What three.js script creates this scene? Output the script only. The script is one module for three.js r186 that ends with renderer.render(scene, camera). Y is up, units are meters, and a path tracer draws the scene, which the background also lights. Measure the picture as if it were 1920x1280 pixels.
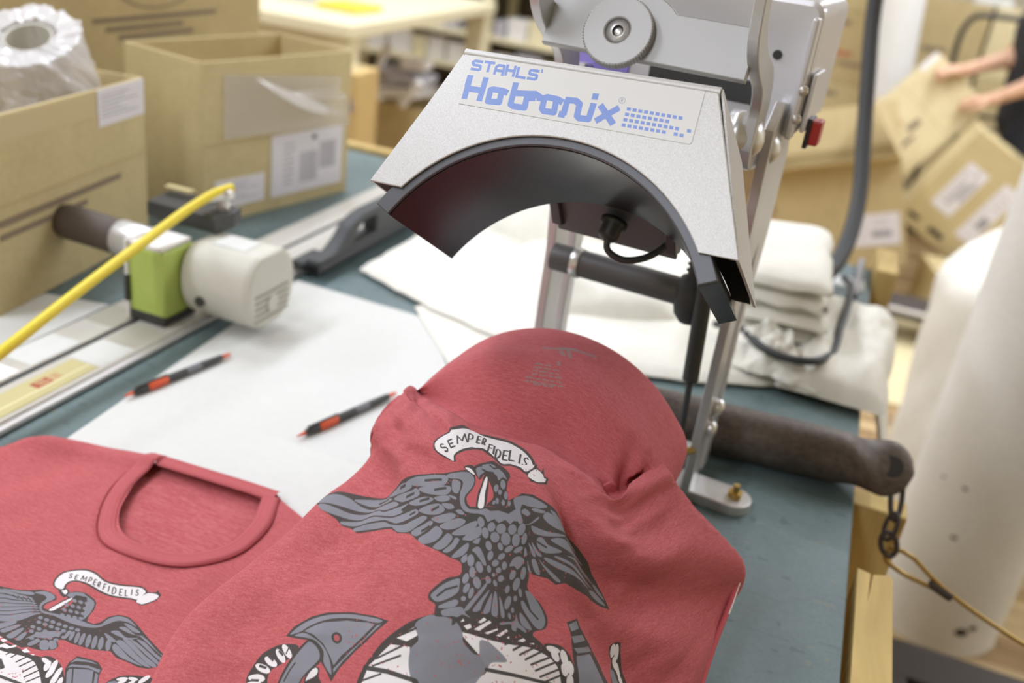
import * as THREE from 'three';
import { RoundedBoxGeometry } from 'three/addons/geometries/RoundedBoxGeometry.js';
import { mergeGeometries, mergeVertices, toCreasedNormals } from 'three/addons/utils/BufferGeometryUtils.js';
import { MarchingCubes } from 'three/addons/objects/MarchingCubes.js';
import { RectAreaLightUniformsLib } from 'three/addons/lights/RectAreaLightUniformsLib.js';

// ---------------------------------------------------------------- camera, light, exposure
const scene = new THREE.Scene();
const D2R = Math.PI / 180;
const camera = new THREE.PerspectiveCamera(40.01, 1.5, 0.05, 60);
camera.position.set(0, 1.43, 0);
camera.rotation.set(-25 * D2R, 17.5 * D2R, 8 * D2R, 'YXZ');
camera.focus = 0.64;
camera.userData.fStop = 4.0;
const renderer = new THREE.WebGLRenderer({ antialias: true });
renderer.toneMapping = THREE.LinearToneMapping;
renderer.toneMappingExposure = 1.36;
renderer.shadowMap.enabled = true;
RectAreaLightUniformsLib.init();
scene.background = new THREE.Color(0x000000);
const CEILING = 2.9;
// rows of fluorescent ceiling fittings: [x, z, length along z]
const FITTINGS = [[-1.5, -0.1], [-1.5, -1.9], [-1.5, -3.8], [-1.5, -5.7], [0.8, -2.9], [0.8, -4.3], [0.8, -5.8], [-3.4, -2.6], [-3.4, -4.8], [2.5, -2.6], [2.5, -4.6], [-3.3, -0.7], [-0.7, 1.3]];  // last one, unseen behind the camera, is added as front fill
const LAMP = { nits: 15, color: 0xeaf1ff, w: 0.34, l: 1.24 };

// ---------------------------------------------------------------- helpers
let seed = 7;
const rnd = () => { seed = (seed + 0x6d2b79f5) | 0; let t = Math.imul(seed ^ (seed >>> 15), 1 | seed); t = (t + Math.imul(t ^ (t >>> 7), 61 | t)) ^ t; return ((t ^ (t >>> 14)) >>> 0) / 4294967296; };
const rr = (a, b) => a + (b - a) * rnd();
const V3 = (x, y, z) => new THREE.Vector3(x, y, z);
const used = {};
function numbered(n) { const k = used[n] = (used[n] || 0) + 1; return k === 1 ? n : n + '_' + String(k - 1).padStart(3, '0'); }
function shade(o) { o.castShadow = true; o.receiveShadow = true; return o; }
function tag(o, label, category, group, kind) { if (label) o.userData.label = label; if (category) o.userData.category = category; if (group) o.userData.group = group; if (kind) o.userData.kind = kind; return o; }
function thing(name, label, category, pos = [0, 0, 0], turn = 0, group) {
  const g = new THREE.Group(); g.name = numbered(name); g.position.set(...pos); g.rotation.y = turn; scene.add(g);
  return tag(g, label, category, group);
}
function mesh(name, geo, mat, parent, label) { const m = shade(new THREE.Mesh(geo, mat)); m.name = parent === scene ? numbered(name) : name; (parent || scene).add(m); if (label) m.userData.label = label; return m; }
function solo(name, geo, mat, label, category, group) { const m = mesh(name, geo, mat, scene); return tag(m, label, category, group); }
function struct(name, geo, mat, parent = scene) { const m = mesh(name, geo, mat, parent); if (parent === scene) m.userData.kind = 'structure'; return m; }
function join(list) { const l = list.map((g) => { let q = g.index ? g.toNonIndexed() : g; for (const k of Object.keys(q.attributes)) if (!['position', 'normal', 'uv'].includes(k)) q.deleteAttribute(k); if (!q.attributes.uv) q.setAttribute('uv', new THREE.BufferAttribute(new Float32Array(q.attributes.position.count * 2), 2)); return q; }); return mergeGeometries(l); }
function box(w, h, d, r = 0.002, x = 0, y = 0, z = 0) { const g = r > 0 ? new RoundedBoxGeometry(w, h, d, 2, Math.min(r, w / 2.01, h / 2.01, d / 2.01)) : new THREE.BoxGeometry(w, h, d); return g.translate(x, y, z); }
function cyl(a, b, r0, r1 = r0, seg = 24) {
  const A = V3(...a), B = V3(...b), d = B.clone().sub(A), g = new THREE.CylinderGeometry(r1, r0, d.length(), seg);
  g.translate(0, d.length() / 2, 0); g.applyQuaternion(new THREE.Quaternion().setFromUnitVectors(V3(0, 1, 0), d.normalize())); g.translate(...a); return g;
}
function lathe(pts, a = [0, 0, 0], dir = [0, 1, 0], seg = 28) { const g = new THREE.LatheGeometry(pts.map((p) => new THREE.Vector2(p[0], p[1])), seg); g.applyQuaternion(new THREE.Quaternion().setFromUnitVectors(V3(0, 1, 0), V3(...dir).normalize())); return g.translate(...a); }
function tube(pts, r, n = 80, seg = 10, closed = false) { return new THREE.TubeGeometry(new THREE.CatmullRomCurve3(pts.map((p) => V3(...p)), closed), n, r, seg, closed); }
function shapeOf(pts) { const s = new THREE.Shape(); pts.forEach((p, i) => (i ? s.lineTo(p[0], p[1]) : s.moveTo(p[0], p[1]))); s.closePath(); return s; }
function extr(shape, depth, bevel = 0.0008, curve = 24) { const g = new THREE.ExtrudeGeometry(shape, { depth: Math.max(depth - 2 * bevel, 1e-4), bevelEnabled: bevel > 0, bevelThickness: bevel, bevelSize: bevel, bevelOffset: -bevel, bevelSegments: 2, curveSegments: curve }); return g.translate(0, 0, bevel); }
// plate lying in the y-z plane: shape given as (z, y), thickness along +x from x0
function plateX(shape, x0, t, bevel = 0.0008) { const g = extr(shape, t, bevel); g.rotateY(Math.PI / 2); g.scale(1, 1, -1); const ix = g.index; const p = g.attributes.position; flip(g); return g.translate(x0, 0, 0); }
function flip(g) { if (g.index) { const a = g.index.array; for (let i = 0; i < a.length; i += 3) { const t = a[i]; a[i] = a[i + 1]; a[i + 1] = t; } } else for (const k of Object.keys(g.attributes)) { const at = g.attributes[k], n = at.itemSize, a = at.array; for (let i = 0; i < at.count; i += 3) for (let c = 0; c < n; c++) { const t = a[i * n + c]; a[i * n + c] = a[(i + 1) * n + c]; a[(i + 1) * n + c] = t; } } g.computeVertexNormals(); return g; }
// value noise
function hash(x, y, z = 0) { let h = Math.imul(x, 374761393) + Math.imul(y, 668265263) + Math.imul(z, 1274126177); h = Math.imul(h ^ (h >>> 13), 1274126177); return ((h ^ (h >>> 16)) >>> 0) / 4294967296; }
function noise2(x, y, s = 0) { const i = Math.floor(x), j = Math.floor(y); let u = x - i, v = y - j; u = u * u * (3 - 2 * u); v = v * v * (3 - 2 * v); const a = hash(i, j, s), b = hash(i + 1, j, s), c = hash(i, j + 1, s), d = hash(i + 1, j + 1, s); return a + (b - a) * u + (c - a) * v + (a - b - c + d) * u * v; }
function fbm(x, y, o = 4, s = 0) { let r = 0, a = 0.5, t = 0; for (let k = 0; k < o; k++) { r += a * noise2(x, y, s + k); t += a; a *= 0.5; x *= 2.03; y *= 2.03; } return r / t; }
function tex(w, h, fn, srgb = true, rep) {
  const d = new Uint8Array(w * h * 4);
  for (let y = 0; y < h; y++) for (let x = 0; x < w; x++) { const c = fn(x / w, y / h, x, y), i = (y * w + x) * 4; d[i] = c[0]; d[i + 1] = c[1]; d[i + 2] = c[2]; d[i + 3] = 255; }
  const t = new THREE.DataTexture(d, w, h); t.magFilter = THREE.LinearFilter; t.minFilter = THREE.LinearMipmapLinearFilter; t.generateMipmaps = true; t.wrapS = t.wrapT = THREE.RepeatWrapping; if (srgb) t.colorSpace = THREE.SRGBColorSpace; if (rep) t.repeat.set(...rep); t.needsUpdate = true; return t;
}
function canvasTex(w, h, draw) { const c = document.createElement('canvas'); c.width = w; c.height = h; const x = c.getContext('2d'); draw(x, w, h); const t = new THREE.CanvasTexture(c); t.colorSpace = THREE.SRGBColorSpace; t.anisotropy = 8; return t; }
const cl = (v) => Math.max(0, Math.min(255, v));
// tileable-enough mottled colour: base rgb, amplitude, coarse and fine frequency
function mottle(rgb, amp, coarse, fine, n = 256, stretch = 1) { return tex(n, n, (u, v) => { const a = (fbm(u * coarse, v * coarse * stretch, 3, 11) - 0.5) * amp + (noise2(u * fine, v * fine * stretch, 5) - 0.5) * amp * 0.6; return [cl(rgb[0] + a), cl(rgb[1] + a), cl(rgb[2] + a * 0.9)]; }); }
function std(o) { return new THREE.MeshStandardMaterial({ roughness: 0.8, metalness: 0, side: THREE.DoubleSide, ...o }); }
function phys(o) { return new THREE.MeshPhysicalMaterial({ roughness: 0.8, metalness: 0, side: THREE.DoubleSide, ...o }); }
// uv in metres from the dominant axis of each normal
function boxUV(g, s = 1, along = 0) { const q = g.index ? g.toNonIndexed() : g; const p = q.attributes.position, n = q.attributes.normal, uv = new Float32Array(p.count * 2); for (let i = 0; i < p.count; i++) { const ax = Math.abs(n.getX(i)), ay = Math.abs(n.getY(i)), az = Math.abs(n.getZ(i)); let a, b; if (ay >= ax && ay >= az) { a = p.getX(i); b = p.getZ(i); } else if (ax >= az) { a = p.getZ(i); b = p.getY(i); } else { a = p.getX(i); b = p.getY(i); } uv[i * 2] = a * s; uv[i * 2 + 1] = b * s; } q.setAttribute('uv', new THREE.BufferAttribute(uv, 2)); return q; }
function planeGrid(nu, nv, f, uvf) { const P = [], U = [], I = []; for (let j = 0; j <= nv; j++) for (let i = 0; i <= nu; i++) { const p = f(i / nu, j / nv); P.push(p[0], p[1], p[2]); const w = uvf ? uvf(i / nu, j / nv, p) : [i / nu, j / nv]; U.push(w[0], w[1]); } for (let j = 0; j < nv; j++) for (let i = 0; i < nu; i++) { const a = j * (nu + 1) + i, b = a + 1, c = a + nu + 1, d = c + 1; I.push(a, c, b, b, c, d); } const g = new THREE.BufferGeometry(); g.setAttribute('position', new THREE.Float32BufferAttribute(P, 3)); g.setAttribute('uv', new THREE.Float32BufferAttribute(U, 2)); g.setIndex(I); g.computeVertexNormals(); return g; }
// give an open sheet a thickness t (copies the surface inward and closes the rim is not needed for cloth; the back copy is enough)
function thick(g, t) { const a = g.clone(), b = g.clone(), p = b.attributes.position, n = b.attributes.normal; for (let i = 0; i < p.count; i++) p.setXYZ(i, p.getX(i) - n.getX(i) * t, p.getY(i) - n.getY(i) * t, p.getZ(i) - n.getZ(i) * t); flip(b); return mergeGeometries([a, b]); }

// ---------------------------------------------------------------- materials
const M = {};
M.kraft = std({ map: mottle([202, 184, 138], 14, 5, 90), roughness: 0.92 });
M.kraftB = std({ map: mottle([194, 174, 128], 14, 6, 80), roughness: 0.92 });
M.kraftLight = std({ map: mottle([222, 206, 162], 14, 5, 90), roughness: 0.92 });
M.white = std({ color: 0xe9e6e2, roughness: 0.75 });
M.paper = std({ map: mottle([214, 214, 209], 5, 5, 120), roughness: 0.85 });
M.card = std({ color: 0xe6e2d6, roughness: 0.85 });
M.teal = std({ map: tex(1024, 1024, (u, v) => { let k = (fbm(u * 9, v * 9, 4, 11) - 0.5) * 24 + (noise2(u * 300, v * 300, 5) - 0.5) * 8, r = 99, g = 117, b = 118; const q = noise2(u * 60, v * 90, 31); if (q > 0.93) { r += 16; g += 6; b -= 6; } else if (q < 0.09) k -= 16; const l = noise2(u * 16, v * 220, 37); if (l > 0.88) k -= 9; return [cl(r + k), cl(g + k), cl(b + k)]; }), roughness: 0.5 });
M.wood = std({ map: tex(256, 512, (u, v) => { const g = fbm(u * 26 + fbm(u * 3, v * 3, 2) * 3, v * 3.2, 3, 3), k = (g - 0.5) * 46; return [cl(204 + k), cl(176 + k), cl(112 + k * 0.8)]; }), roughness: 0.75 });
M.floorA = std({ map: tex(512, 128, (u, v) => { const k = (fbm(u * 5, v * 30, 4, 9) - 0.5) * 60; return [cl(186 + k), cl(160 + k), cl(116 + k * 0.8)]; }), roughness: 0.55 });
M.floorB = M.floorA.clone(); M.floorB.color.set(0xe2d8c8); M.floorC = M.floorA.clone(); M.floorC.color.set(0xc9bba8);
M.silver = phys({ map: tex(512, 512, (u, v, x, y) => { const k = (hash(x, y, 2) - 0.5) * 40 + (hash(x >> 1, y >> 1, 4) - 0.5) * 18; return [cl(206 + k * 0.8), cl(204 + k * 0.8), cl(201 + k * 0.8)]; }), metalness: 0.25, roughness: 0.45 });
M.alu = phys({ map: mottle([204, 202, 200], 10, 4, 200, 256, 0.15), metalness: 0.55, roughness: 0.34 });
M.aluDull = phys({ color: 0xa9a7a4, metalness: 0.6, roughness: 0.5 });
M.sheet = phys({ color: 0xe4e2e4, metalness: 0.35, roughness: 0.3 });
M.chrome = phys({ color: 0xdcdad6, metalness: 0.8, roughness: 0.34 });
M.brass = phys({ color: 0xb79a5a, metalness: 0.9, roughness: 0.32 });
M.black = phys({ color: 0x383836, roughness: 0.45 });
M.blackGloss = phys({ color: 0x1f1e1e, roughness: 0.27 });
M.rim = phys({ color: 0x58585c, roughness: 0.4, metalness: 0.2 });
M.inner = phys({ color: 0x4a4a49, roughness: 0.35, metalness: 0.3 });
M.tubeGrey = phys({ color: 0x605e5d, roughness: 0.45, metalness: 0.15 });
M.rubber = phys({ color: 0x3c3d3e, roughness: 0.55 });
M.steelBrown = phys({ map: mottle([92, 82, 75], 40, 7, 70), roughness: 0.48, metalness: 0.35 });
M.darkSteel = phys({ color: 0x4b4442, roughness: 0.5, metalness: 0.25 });
M.cream = std({ map: mottle([240, 237, 226], 8, 8, 120), roughness: 0.97 });
M.felt = std({ map: mottle([240, 239, 234], 9, 7, 140), roughness: 0.97 });
M.creamPaint = std({ color: 0xe6dcb8, roughness: 0.6 });
M.wall = std({ map: mottle([222, 214, 190], 8, 5, 60), roughness: 0.9 });
M.ceiling = std({ color: 0xf0ece0, roughness: 0.95 });
M.orange = phys({ color: 0xd8562c, roughness: 0.35 });
M.red = phys({ color: 0xc03a32, roughness: 0.3 });
M.green = phys({ map: mottle([178, 196, 96], 10, 4, 60), roughness: 0.5 });
M.greyPlastic = phys({ color: 0xcbc8bb, roughness: 0.5 });
M.yellow = phys({ color: 0xe8d132, roughness: 0.35 });
M.film = phys({ color: 0xf8f6f6, roughness: 0.16, transmission: 0.4, thickness: 0, ior: 1.45 });
M.filmSheet = phys({ color: 0xf4f2f0, roughness: 0.25, transmission: 0.75, thickness: 0, ior: 1.4 });
M.tape = phys({ color: 0xccb98c, roughness: 0.3 });
M.violetReflection = phys({ color: 0x9c8fdf, roughness: 0.3 });  // plain violet colour standing in for a reflection on the housing
M.skin = std({ color: 0xd4a889, roughness: 0.6 });
M.shirtBlack = std({ color: 0x363639, roughness: 0.95 });
M.trouser = std({ color: 0x2c2d33, roughness: 0.95 });
M.hair = std({ color: 0x4a3728, roughness: 0.7 });
// illegible printed shipping labels: paper with grey bars and text-like rows
function labelTex(kind) { return canvasTex(256, 176, (x, w, h) => { x.fillStyle = '#e4dfe2'; x.fillRect(0, 0, w, h); x.fillStyle = '#9a979c'; if (kind === 0) { for (let i = 0; i < 6; i++) x.fillRect(16, 30 + i * 20, 90 + hash(i, 3) * 120, 5); } else if (kind === 1) { for (let i = 0; i < 26; i++) x.fillRect(96 + i * 2.6, 60, hash(i, 5) > 0.5 ? 1.8 : 1, 90); for (let i = 0; i < 30; i++) x.fillRect(170 + i * 2, 40, hash(i, 8) > 0.5 ? 1.4 : 0.8, 80); for (let i = 0; i < 8; i++) x.fillRect(40, 30 + i * 16, 30 + hash(i, 9) * 16, 4); x.fillStyle = '#5b5a60'; x.fillRect(140, 14, 16, 14); } else { x.fillRect(110, 96, 104, 34); x.fillStyle = '#b9b6ba'; for (let i = 0; i < 5; i++) x.fillRect(20, 28 + i * 24, 60, 4); for (let i = 0; i < 3; i++) x.fillRect(120, 30 + i * 16, 80, 4); } }); }
M.labelA = std({ map: labelTex(0), roughness: 0.7 }); M.labelB = std({ map: labelTex(1), roughness: 0.7 }); M.labelC = std({ map: labelTex(2), roughness: 0.7 });
M.ink = std({ color: 0x8a7a66, roughness: 0.95 }); M.inkDark = std({ color: 0x4a4238, roughness: 0.95 }); M.inkRed = std({ color: 0xb8705a, roughness: 0.95 });
// ---------------------------------------------------------------- room
const X0 = -5, X1 = 3.4, Z0 = -8.6, Z1 = 2.4;
{
  const floor = struct('floor', box(X1 - X0 + 0.4, 0.2, Z1 - Z0 + 0.4, 0, (X0 + X1) / 2, -0.112, (Z0 + Z1) / 2), M.floorC);
  const g = boxUV(box(1.18, 0.012, 0.0555, 0.001), 0.8), mats = [M.floorA, M.floorB, M.floorC];
  for (let r = 0; r < 70; r++) for (let c = 0; c < 3; c++) { const p = mesh('plank', g, mats[(r * 7 + c * 5 + (r >> 2)) % 3], floor); p.position.set(0.35 + c * 1.183 - (r % 3) * 0.3, -0.0062, -1.5 - r * 0.057); }
  const wt = 0.15, H = CEILING;
  struct('wall_back', box(X1 - X0, H, wt, 0, (X0 + X1) / 2, H / 2, Z0 - wt / 2), M.wall);
  struct('wall_front', box(X1 - X0, H, wt, 0, (X0 + X1) / 2, H / 2, Z1 + wt / 2), M.wall);
  struct('wall_left', box(wt, H, Z1 - Z0, 0, X0 - wt / 2, H / 2, (Z0 + Z1) / 2), M.wall);
  struct('wall_right', box(wt, H, Z1 - Z0, 0, X1 + wt / 2, H / 2, (Z0 + Z1) / 2), M.wall);
  struct('ceiling', box(X1 - X0 + 0.4, wt, Z1 - Z0 + 0.4, 0, (X0 + X1) / 2, H + wt / 2, (Z0 + Z1) / 2), M.ceiling);
  struct('baseboard_back', box(X1 - X0, 0.1, 0.02, 0.003, (X0 + X1) / 2, 0.05, Z0 + 0.012), M.creamPaint);
  const glow = new THREE.MeshStandardMaterial({ color: 0xffffff, emissive: LAMP.color, emissiveIntensity: 3 });
  for (const [x, z] of FITTINGS) {
    const t = thing('ceiling_light', 'long white fluorescent ceiling fitting with two tubes', 'ceiling light', [x, CEILING, z], 0, 'fluorescent fittings on the ceiling');
    mesh('housing', box(LAMP.w + 0.06, 0.05, LAMP.l + 0.06, 0.004, 0, -0.026, 0), M.white, t);
    for (const s of [-1, 1]) mesh('lamp_tube', cyl([s * 0.09, -0.068, -LAMP.l / 2 + 0.02], [s * 0.09, -0.068, LAMP.l / 2 - 0.02], 0.016), glow, t);
    const l = new THREE.RectAreaLight(LAMP.color, LAMP.nits, LAMP.w, LAMP.l); l.position.set(x, CEILING - 0.09, z); l.lookAt(x, 0, z); l.name = numbered('fluorescent_light'); scene.add(l);
  }
}

// ---------------------------------------------------------------- work table: painted board on a timber frame
const TY = 0.9;
{
  const t = thing('work_table', 'large grey-teal painted work table with yellow timber frame', 'table', [0, 0, 0]);
  const tx0 = -1.95, tx1 = 0.11, tz0 = -1.785, tz1 = -0.16;
  const top = boxUV(box(tx1 - tx0, 0.022, tz1 - tz0, 0.0025, (tx0 + tx1) / 2, TY - 0.011, (tz0 + tz1) / 2), 1.2);
  mesh('table_top', top, M.teal, t, 'grey-teal painted board with scuffs');
  const beam = (n, w, h, d, x, y, z) => mesh(n, boxUV(box(w, h, d, 0.003, x, y, z), 3), M.wood, t);
  beam('apron', 1.95, 0.088, 0.036, -0.95, TY - 0.068, tz0 + 0.03);
  beam('apron', 0.036, 0.088, 1.45, tx1 - 0.045, TY - 0.068, -0.98);
  beam('apron', 1.95, 0.088, 0.036, -0.95, TY - 0.068, tz1 - 0.05);
  beam('leg', 0.088, 0.87, 0.036, tx1 + 0.02, 0.435, -1.0);
  beam('leg', 0.088, 0.87, 0.088, tx0 + 0.12, 0.435, tz0 + 0.12);
  beam('leg', 0.088, 0.87, 0.088, tx0 + 0.12, 0.435, tz1 - 0.14);
  beam('leg', 0.038, 0.93, 0.14, 0.13, 0.465, -1.76);
  // strip of yellow timber along the far edge
  mesh('edge_strip', boxUV(box(2.0, 0.02, 0.03, 0.002, -0.95, TY + 0.0, tz0 - 0.016), 3), M.wood, t);
  // split timber board screwed along the near part of the right edge
  const s = new THREE.Shape(); const bx0 = 0.118, bx1 = 0.152;
  s.moveTo(bx0, 0.2); s.lineTo(bx0 + 0.001, 0.822); s.lineTo(0.1315, 0.819); s.lineTo(0.1295, 0.772); s.lineTo(0.1335, 0.8185); s.lineTo(bx1 - 0.003, 0.826); s.lineTo(bx1, 0.82); s.lineTo(bx1 - 0.001, 0.2); s.closePath();
  const bg = extr(s, 0.04, 0.0006); bg.rotateX(-Math.PI / 2); bg.translate(0, TY - 0.046, 0);
  mesh('edge_board', boxUV(bg, 3), M.wood, t, 'yellow timber board with a split end');
}
// ---------------------------------------------------------------- curved-platen heat press
{
  const press = thing('heat_press', 'silver clamshell heat press with raised arched black heating platen', 'heat press', [-0.145, TY, -0.84], -0.079);
  // base: two cross feet and the rails that join them
  const foot = (z) => { const s = new THREE.Shape(); const L = 0.152, r = 0.02; s.moveTo(-L + r, -r); s.lineTo(L - r, -r); s.absarc(L - r, 0, r, -Math.PI / 2, Math.PI / 2); s.lineTo(-L + r, r); s.absarc(-L + r, 0, r, Math.PI / 2, Math.PI * 1.5); const g = extr(s, 0.012, 0.0015); g.rotateX(-Math.PI / 2); return g.translate(0, 0.0, z); };
  for (const z of [-0.022]) {
    const f = mesh('base_foot', foot(z), M.alu, press);
    for (const sx of [-1, 1]) mesh('bolt', join([cyl([sx * 0.134, 0.012, z], [sx * 0.134, 0.018, z], 0.008, 0.008, 6), cyl([sx * 0.134, 0.018, z], [sx * 0.134, 0.026, z], 0.004, 0.0035, 12)]), M.brass, f);
  }
  for (const sx of [-1, 1]) mesh('base_rail', box(0.016, 0.018, 0.26, 0.002, sx * 0.065, 0.0215, 0.06), M.alu, press);
  // side plates: front leg, rear leg, joined by a head plate
  for (const sx of [-1, 1]) {
    const s = shapeOf([[0.004, 0.012], [0.004, 0.225], [0.016, 0.31], [0.022, 0.385], [-0.005, 0.405], [-0.05, 0.4], [-0.09, 0.35], [-0.094, 0.265], [-0.088, 0.245], [-0.074, 0.19], [-0.074, 0.012], [-0.052, 0.012], [-0.056, 0.2], [-0.048, 0.27], [-0.034, 0.25], [-0.03, 0.012]]);
    const x0 = sx > 0 ? 0.083 : -0.1;
    const p = mesh('side_plate', plateX(s, x0, 0.009, 0.001), M.alu, press);
    const xo = sx > 0 ? 0.092 : -0.1;
    for (const [y, z] of [[0.083, -0.012], [0.1, -0.028]]) mesh('bolt', lathe([[0, -0.002], [0.009, -0.002], [0.009, 0.006], [0.006, 0.009], [0, 0.01]], [xo, y, z], [sx, 0, 0], 12), M.chrome, p);
  }
  // pivot cap nuts
  const capNut = (x, y, z, sx, r) => lathe([[0, -0.012], [r * 1.12, -0.012], [r * 1.12, -0.002], [r, 0], [r * 0.98, 0.004], [r * 0.75, 0.012], [r * 0.4, 0.0165], [0, 0.018]], [x, y, z], [sx, 0, 0], 28);
  for (const sx of [-1, 1]) { mesh('pivot_cap', capNut(sx * 0.071, 0.379, 0.042, sx, 0.0195), M.chrome, press); mesh('pivot_cap', capNut(sx * 0.08, 0.366, 0.0, sx, 0.0175), M.chrome, press); }
  mesh('pivot_shaft', cyl([-0.095, 0.366, -0.004], [0.095, 0.366, -0.004], 0.009), M.alu, press);
  // dark cross tube with collar, clamp and bulb end
  mesh('cross_tube', cyl([-0.092, 0.219, 0.0], [0.05, 0.219, 0.0], 0.0135), M.tubeGrey, press, 'dark grey cross tube');
  mesh('tube_collar', join([lathe([[0.0135, -0.004], [0.0152, -0.004], [0.0152, 0.004], [0.0135, 0.004]], [-0.066, 0.219, 0], [1, 0, 0])]), M.chrome, press);
  mesh('tube_end', join([lathe([[0, -0.022], [0.011, -0.02], [0.0165, -0.012], [0.018, 0], [0.0165, 0.014], [0.0125, 0.024], [0, 0.026]], [0.053, 0.214, 0.004], [-0.1, 1, 0]), cyl([0.052, 0.232, 0.004], [0.053, 0.258, 0.004], 0.009)]), M.rubber, press, 'black rubber bulb end');
  const ridges = []; for (let k = 0; k < 4; k++) ridges.push(lathe([[0.008, -0.0015], [0.0115, 0], [0.008, 0.0015]], [0.0525, 0.238 + k * 0.006, 0.004], [0, 1, 0], 18)); mesh('ribbed_sleeve', join(ridges), M.rubber, press);
  // gas spring
  mesh('gas_spring', join([cyl([0.064, 0.262, 0.022], [0.0705, 0.146, 0.02], 0.0078, 0.0078, 24), lathe([[0, 0], [0.0078, 0], [0.0078, -0.002], [0.003, -0.004]], [0.0705, 0.146, 0.02], [-0.05, 1, 0])]), M.black, press, 'black gas spring cylinder');
  mesh('spring_rod', cyl([0.0705, 0.146, 0.02], [0.075, 0.066, 0.019], 0.0032), M.rubber, press);
  mesh('ball_joint', join([new THREE.SphereGeometry(0.0075, 18, 12).translate(0.0752, 0.062, 0.019), cyl([0.075, 0.062, 0.015], [0.088, 0.062, 0.0], 0.0035)]), M.brass, press);
  // control housing: rounded sheet-metal box with slot, screw, painted violet reflection and switch
  const hs = new THREE.Shape(); { const x0 = -0.118, x1 = 0.104, y0 = 0.372, y1 = 0.488, r = 0.014; hs.moveTo(x0 + r, y0); hs.lineTo(x1 - r, y0); hs.absarc(x1 - r, y0 + r, r, -Math.PI / 2, 0); hs.lineTo(x1, y1 - r); hs.absarc(x1 - r, y1 - r, r, 0, Math.PI / 2); hs.lineTo(x0 + r, y1); hs.absarc(x0 + r, y1 - r, r, Math.PI / 2, Math.PI); hs.lineTo(x0, y0 + r); hs.absarc(x0 + r, y0 + r, r, Math.PI, Math.PI * 1.5); }
  const hg = extr(hs, 0.15, 0.006); hg.translate(0, 0, -0.175);
  const housing = mesh('control_housing', hg, M.sheet, press, 'rounded bright sheet-metal control housing');
  mesh('slot_panel', box(0.098, 0.02, 0.003, 0.001, 0.012, 0.405, -0.0245), M.inner, housing);
  mesh('screw', cyl([0.072, 0.44, -0.026], [0.072, 0.44, -0.0235], 0.004), M.black, housing);
  mesh('vent_slot', box(0.006, 0.018, 0.002, 0.0008, 0.052, 0.452, -0.025), M.black, housing);
  mesh('painted_reflection', box(0.056, 0.05, 0.003, 0.0012, -0.084, 0.413, -0.0245), M.violetReflection, housing, 'violet panel painted in place of a reflection');
  // flanged lip along the right of the housing, power switch on it
  mesh('housing_lip', boxUV(join([box(0.006, 0.1, 0.018, 0.0025, 0.099, 0.425, -0.016), box(0.004, 0.05, 0.05, 0.0015, 0.107, 0.405, -0.05)]), 4), M.sheet, press);
  for (const y of [0.417, 0.393]) mesh('screw', lathe([[0, 0], [0.0045, 0], [0.004, 0.002], [0, 0.003]], [0.1025, y, -0.009], [0.4, 0, 1], 12), M.chrome, press);
  const sw = mesh('power_switch', box(0.004, 0.026, 0.026, 0.001, 0.111, 0.378, -0.05), M.black, press);
  mesh('switch_rocker', box(0.0095, 0.022, 0.021, 0.002, 0.1165, 0.379, -0.05), M.red, sw, 'red rocker switch');
  // handle: two cranked arms, cross plate and pressure disc
  for (const sx of [-1, 1]) {
    const s = new THREE.Shape(); s.moveTo(0.024, 0.372); s.lineTo(0.022, 0.405); s.quadraticCurveTo(0.026, 0.43, 0.052, 0.442); s.quadraticCurveTo(0.098, 0.455, 0.112, 0.475); s.quadraticCurveTo(0.122, 0.495, 0.124, 0.60); s.lineTo(0.142, 0.60); s.quadraticCurveTo(0.142, 0.49, 0.13, 0.463); s.quadraticCurveTo(0.12, 0.445, 0.082, 0.428); s.quadraticCurveTo(0.058, 0.418, 0.058, 0.398); s.lineTo(0.06, 0.372); s.quadraticCurveTo(0.058, 0.354, 0.042, 0.354); s.quadraticCurveTo(0.026, 0.354, 0.024, 0.372);
    mesh('handle_arm', plateX(s, sx > 0 ? 0.074 : -0.096, 0.009, 0.0012), M.alu, press);
  }
  mesh('handle_grip', cyl([-0.08, 0.592, 0.133], [0.08, 0.592, 0.133], 0.012), M.rubber, press);
  const tilt = new THREE.Matrix4().makeRotationX(-0.46);
  const put = (g, x, y, z) => { g.applyMatrix4(tilt); return g.translate(x, y, z); };
  const cp = new THREE.Shape(); cp.moveTo(-0.088, -0.02); cp.lineTo(0.076, -0.02); cp.lineTo(0.076, 0.02); cp.lineTo(0.012, 0.02); cp.quadraticCurveTo(-0.002, 0.034, -0.026, 0.035); cp.quadraticCurveTo(-0.05, 0.034, -0.06, 0.02); cp.lineTo(-0.088, 0.02); cp.closePath();
  mesh('cross_plate', put(extr(cp, 0.008, 0.001), 0, 0.447, 0.098), M.aluDull, press);
  const rimPts = []; const disc = new THREE.Shape(); for (let k = 0; k <= 144; k++) { const a = k / 144 * Math.PI * 2, r = 0.0272 + (k % 2 ? 0.0007 : 0); k ? disc.lineTo(Math.cos(a) * r, Math.sin(a) * r) : disc.moveTo(Math.cos(a) * r, Math.sin(a) * r); }
  const hole = new THREE.Path(); hole.absarc(0, 0, 0.0098, 0, Math.PI * 2, true); disc.holes.push(hole);
  const dg = mesh('pressure_disc', put(extr(disc, 0.009, 0.0012), -0.027, 0.4475, 0.1065), M.aluDull, press, 'round knurled pressure disc');
  mesh('disc_hub', put(join([lathe([[0.0045, 0], [0.0097, 0], [0.0097, 0.007], [0.0045, 0.0078]], [0, 0, 0], [0, 0, 1], 28)]), -0.027, 0.4475, 0.1065), M.alu, dg);
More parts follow.
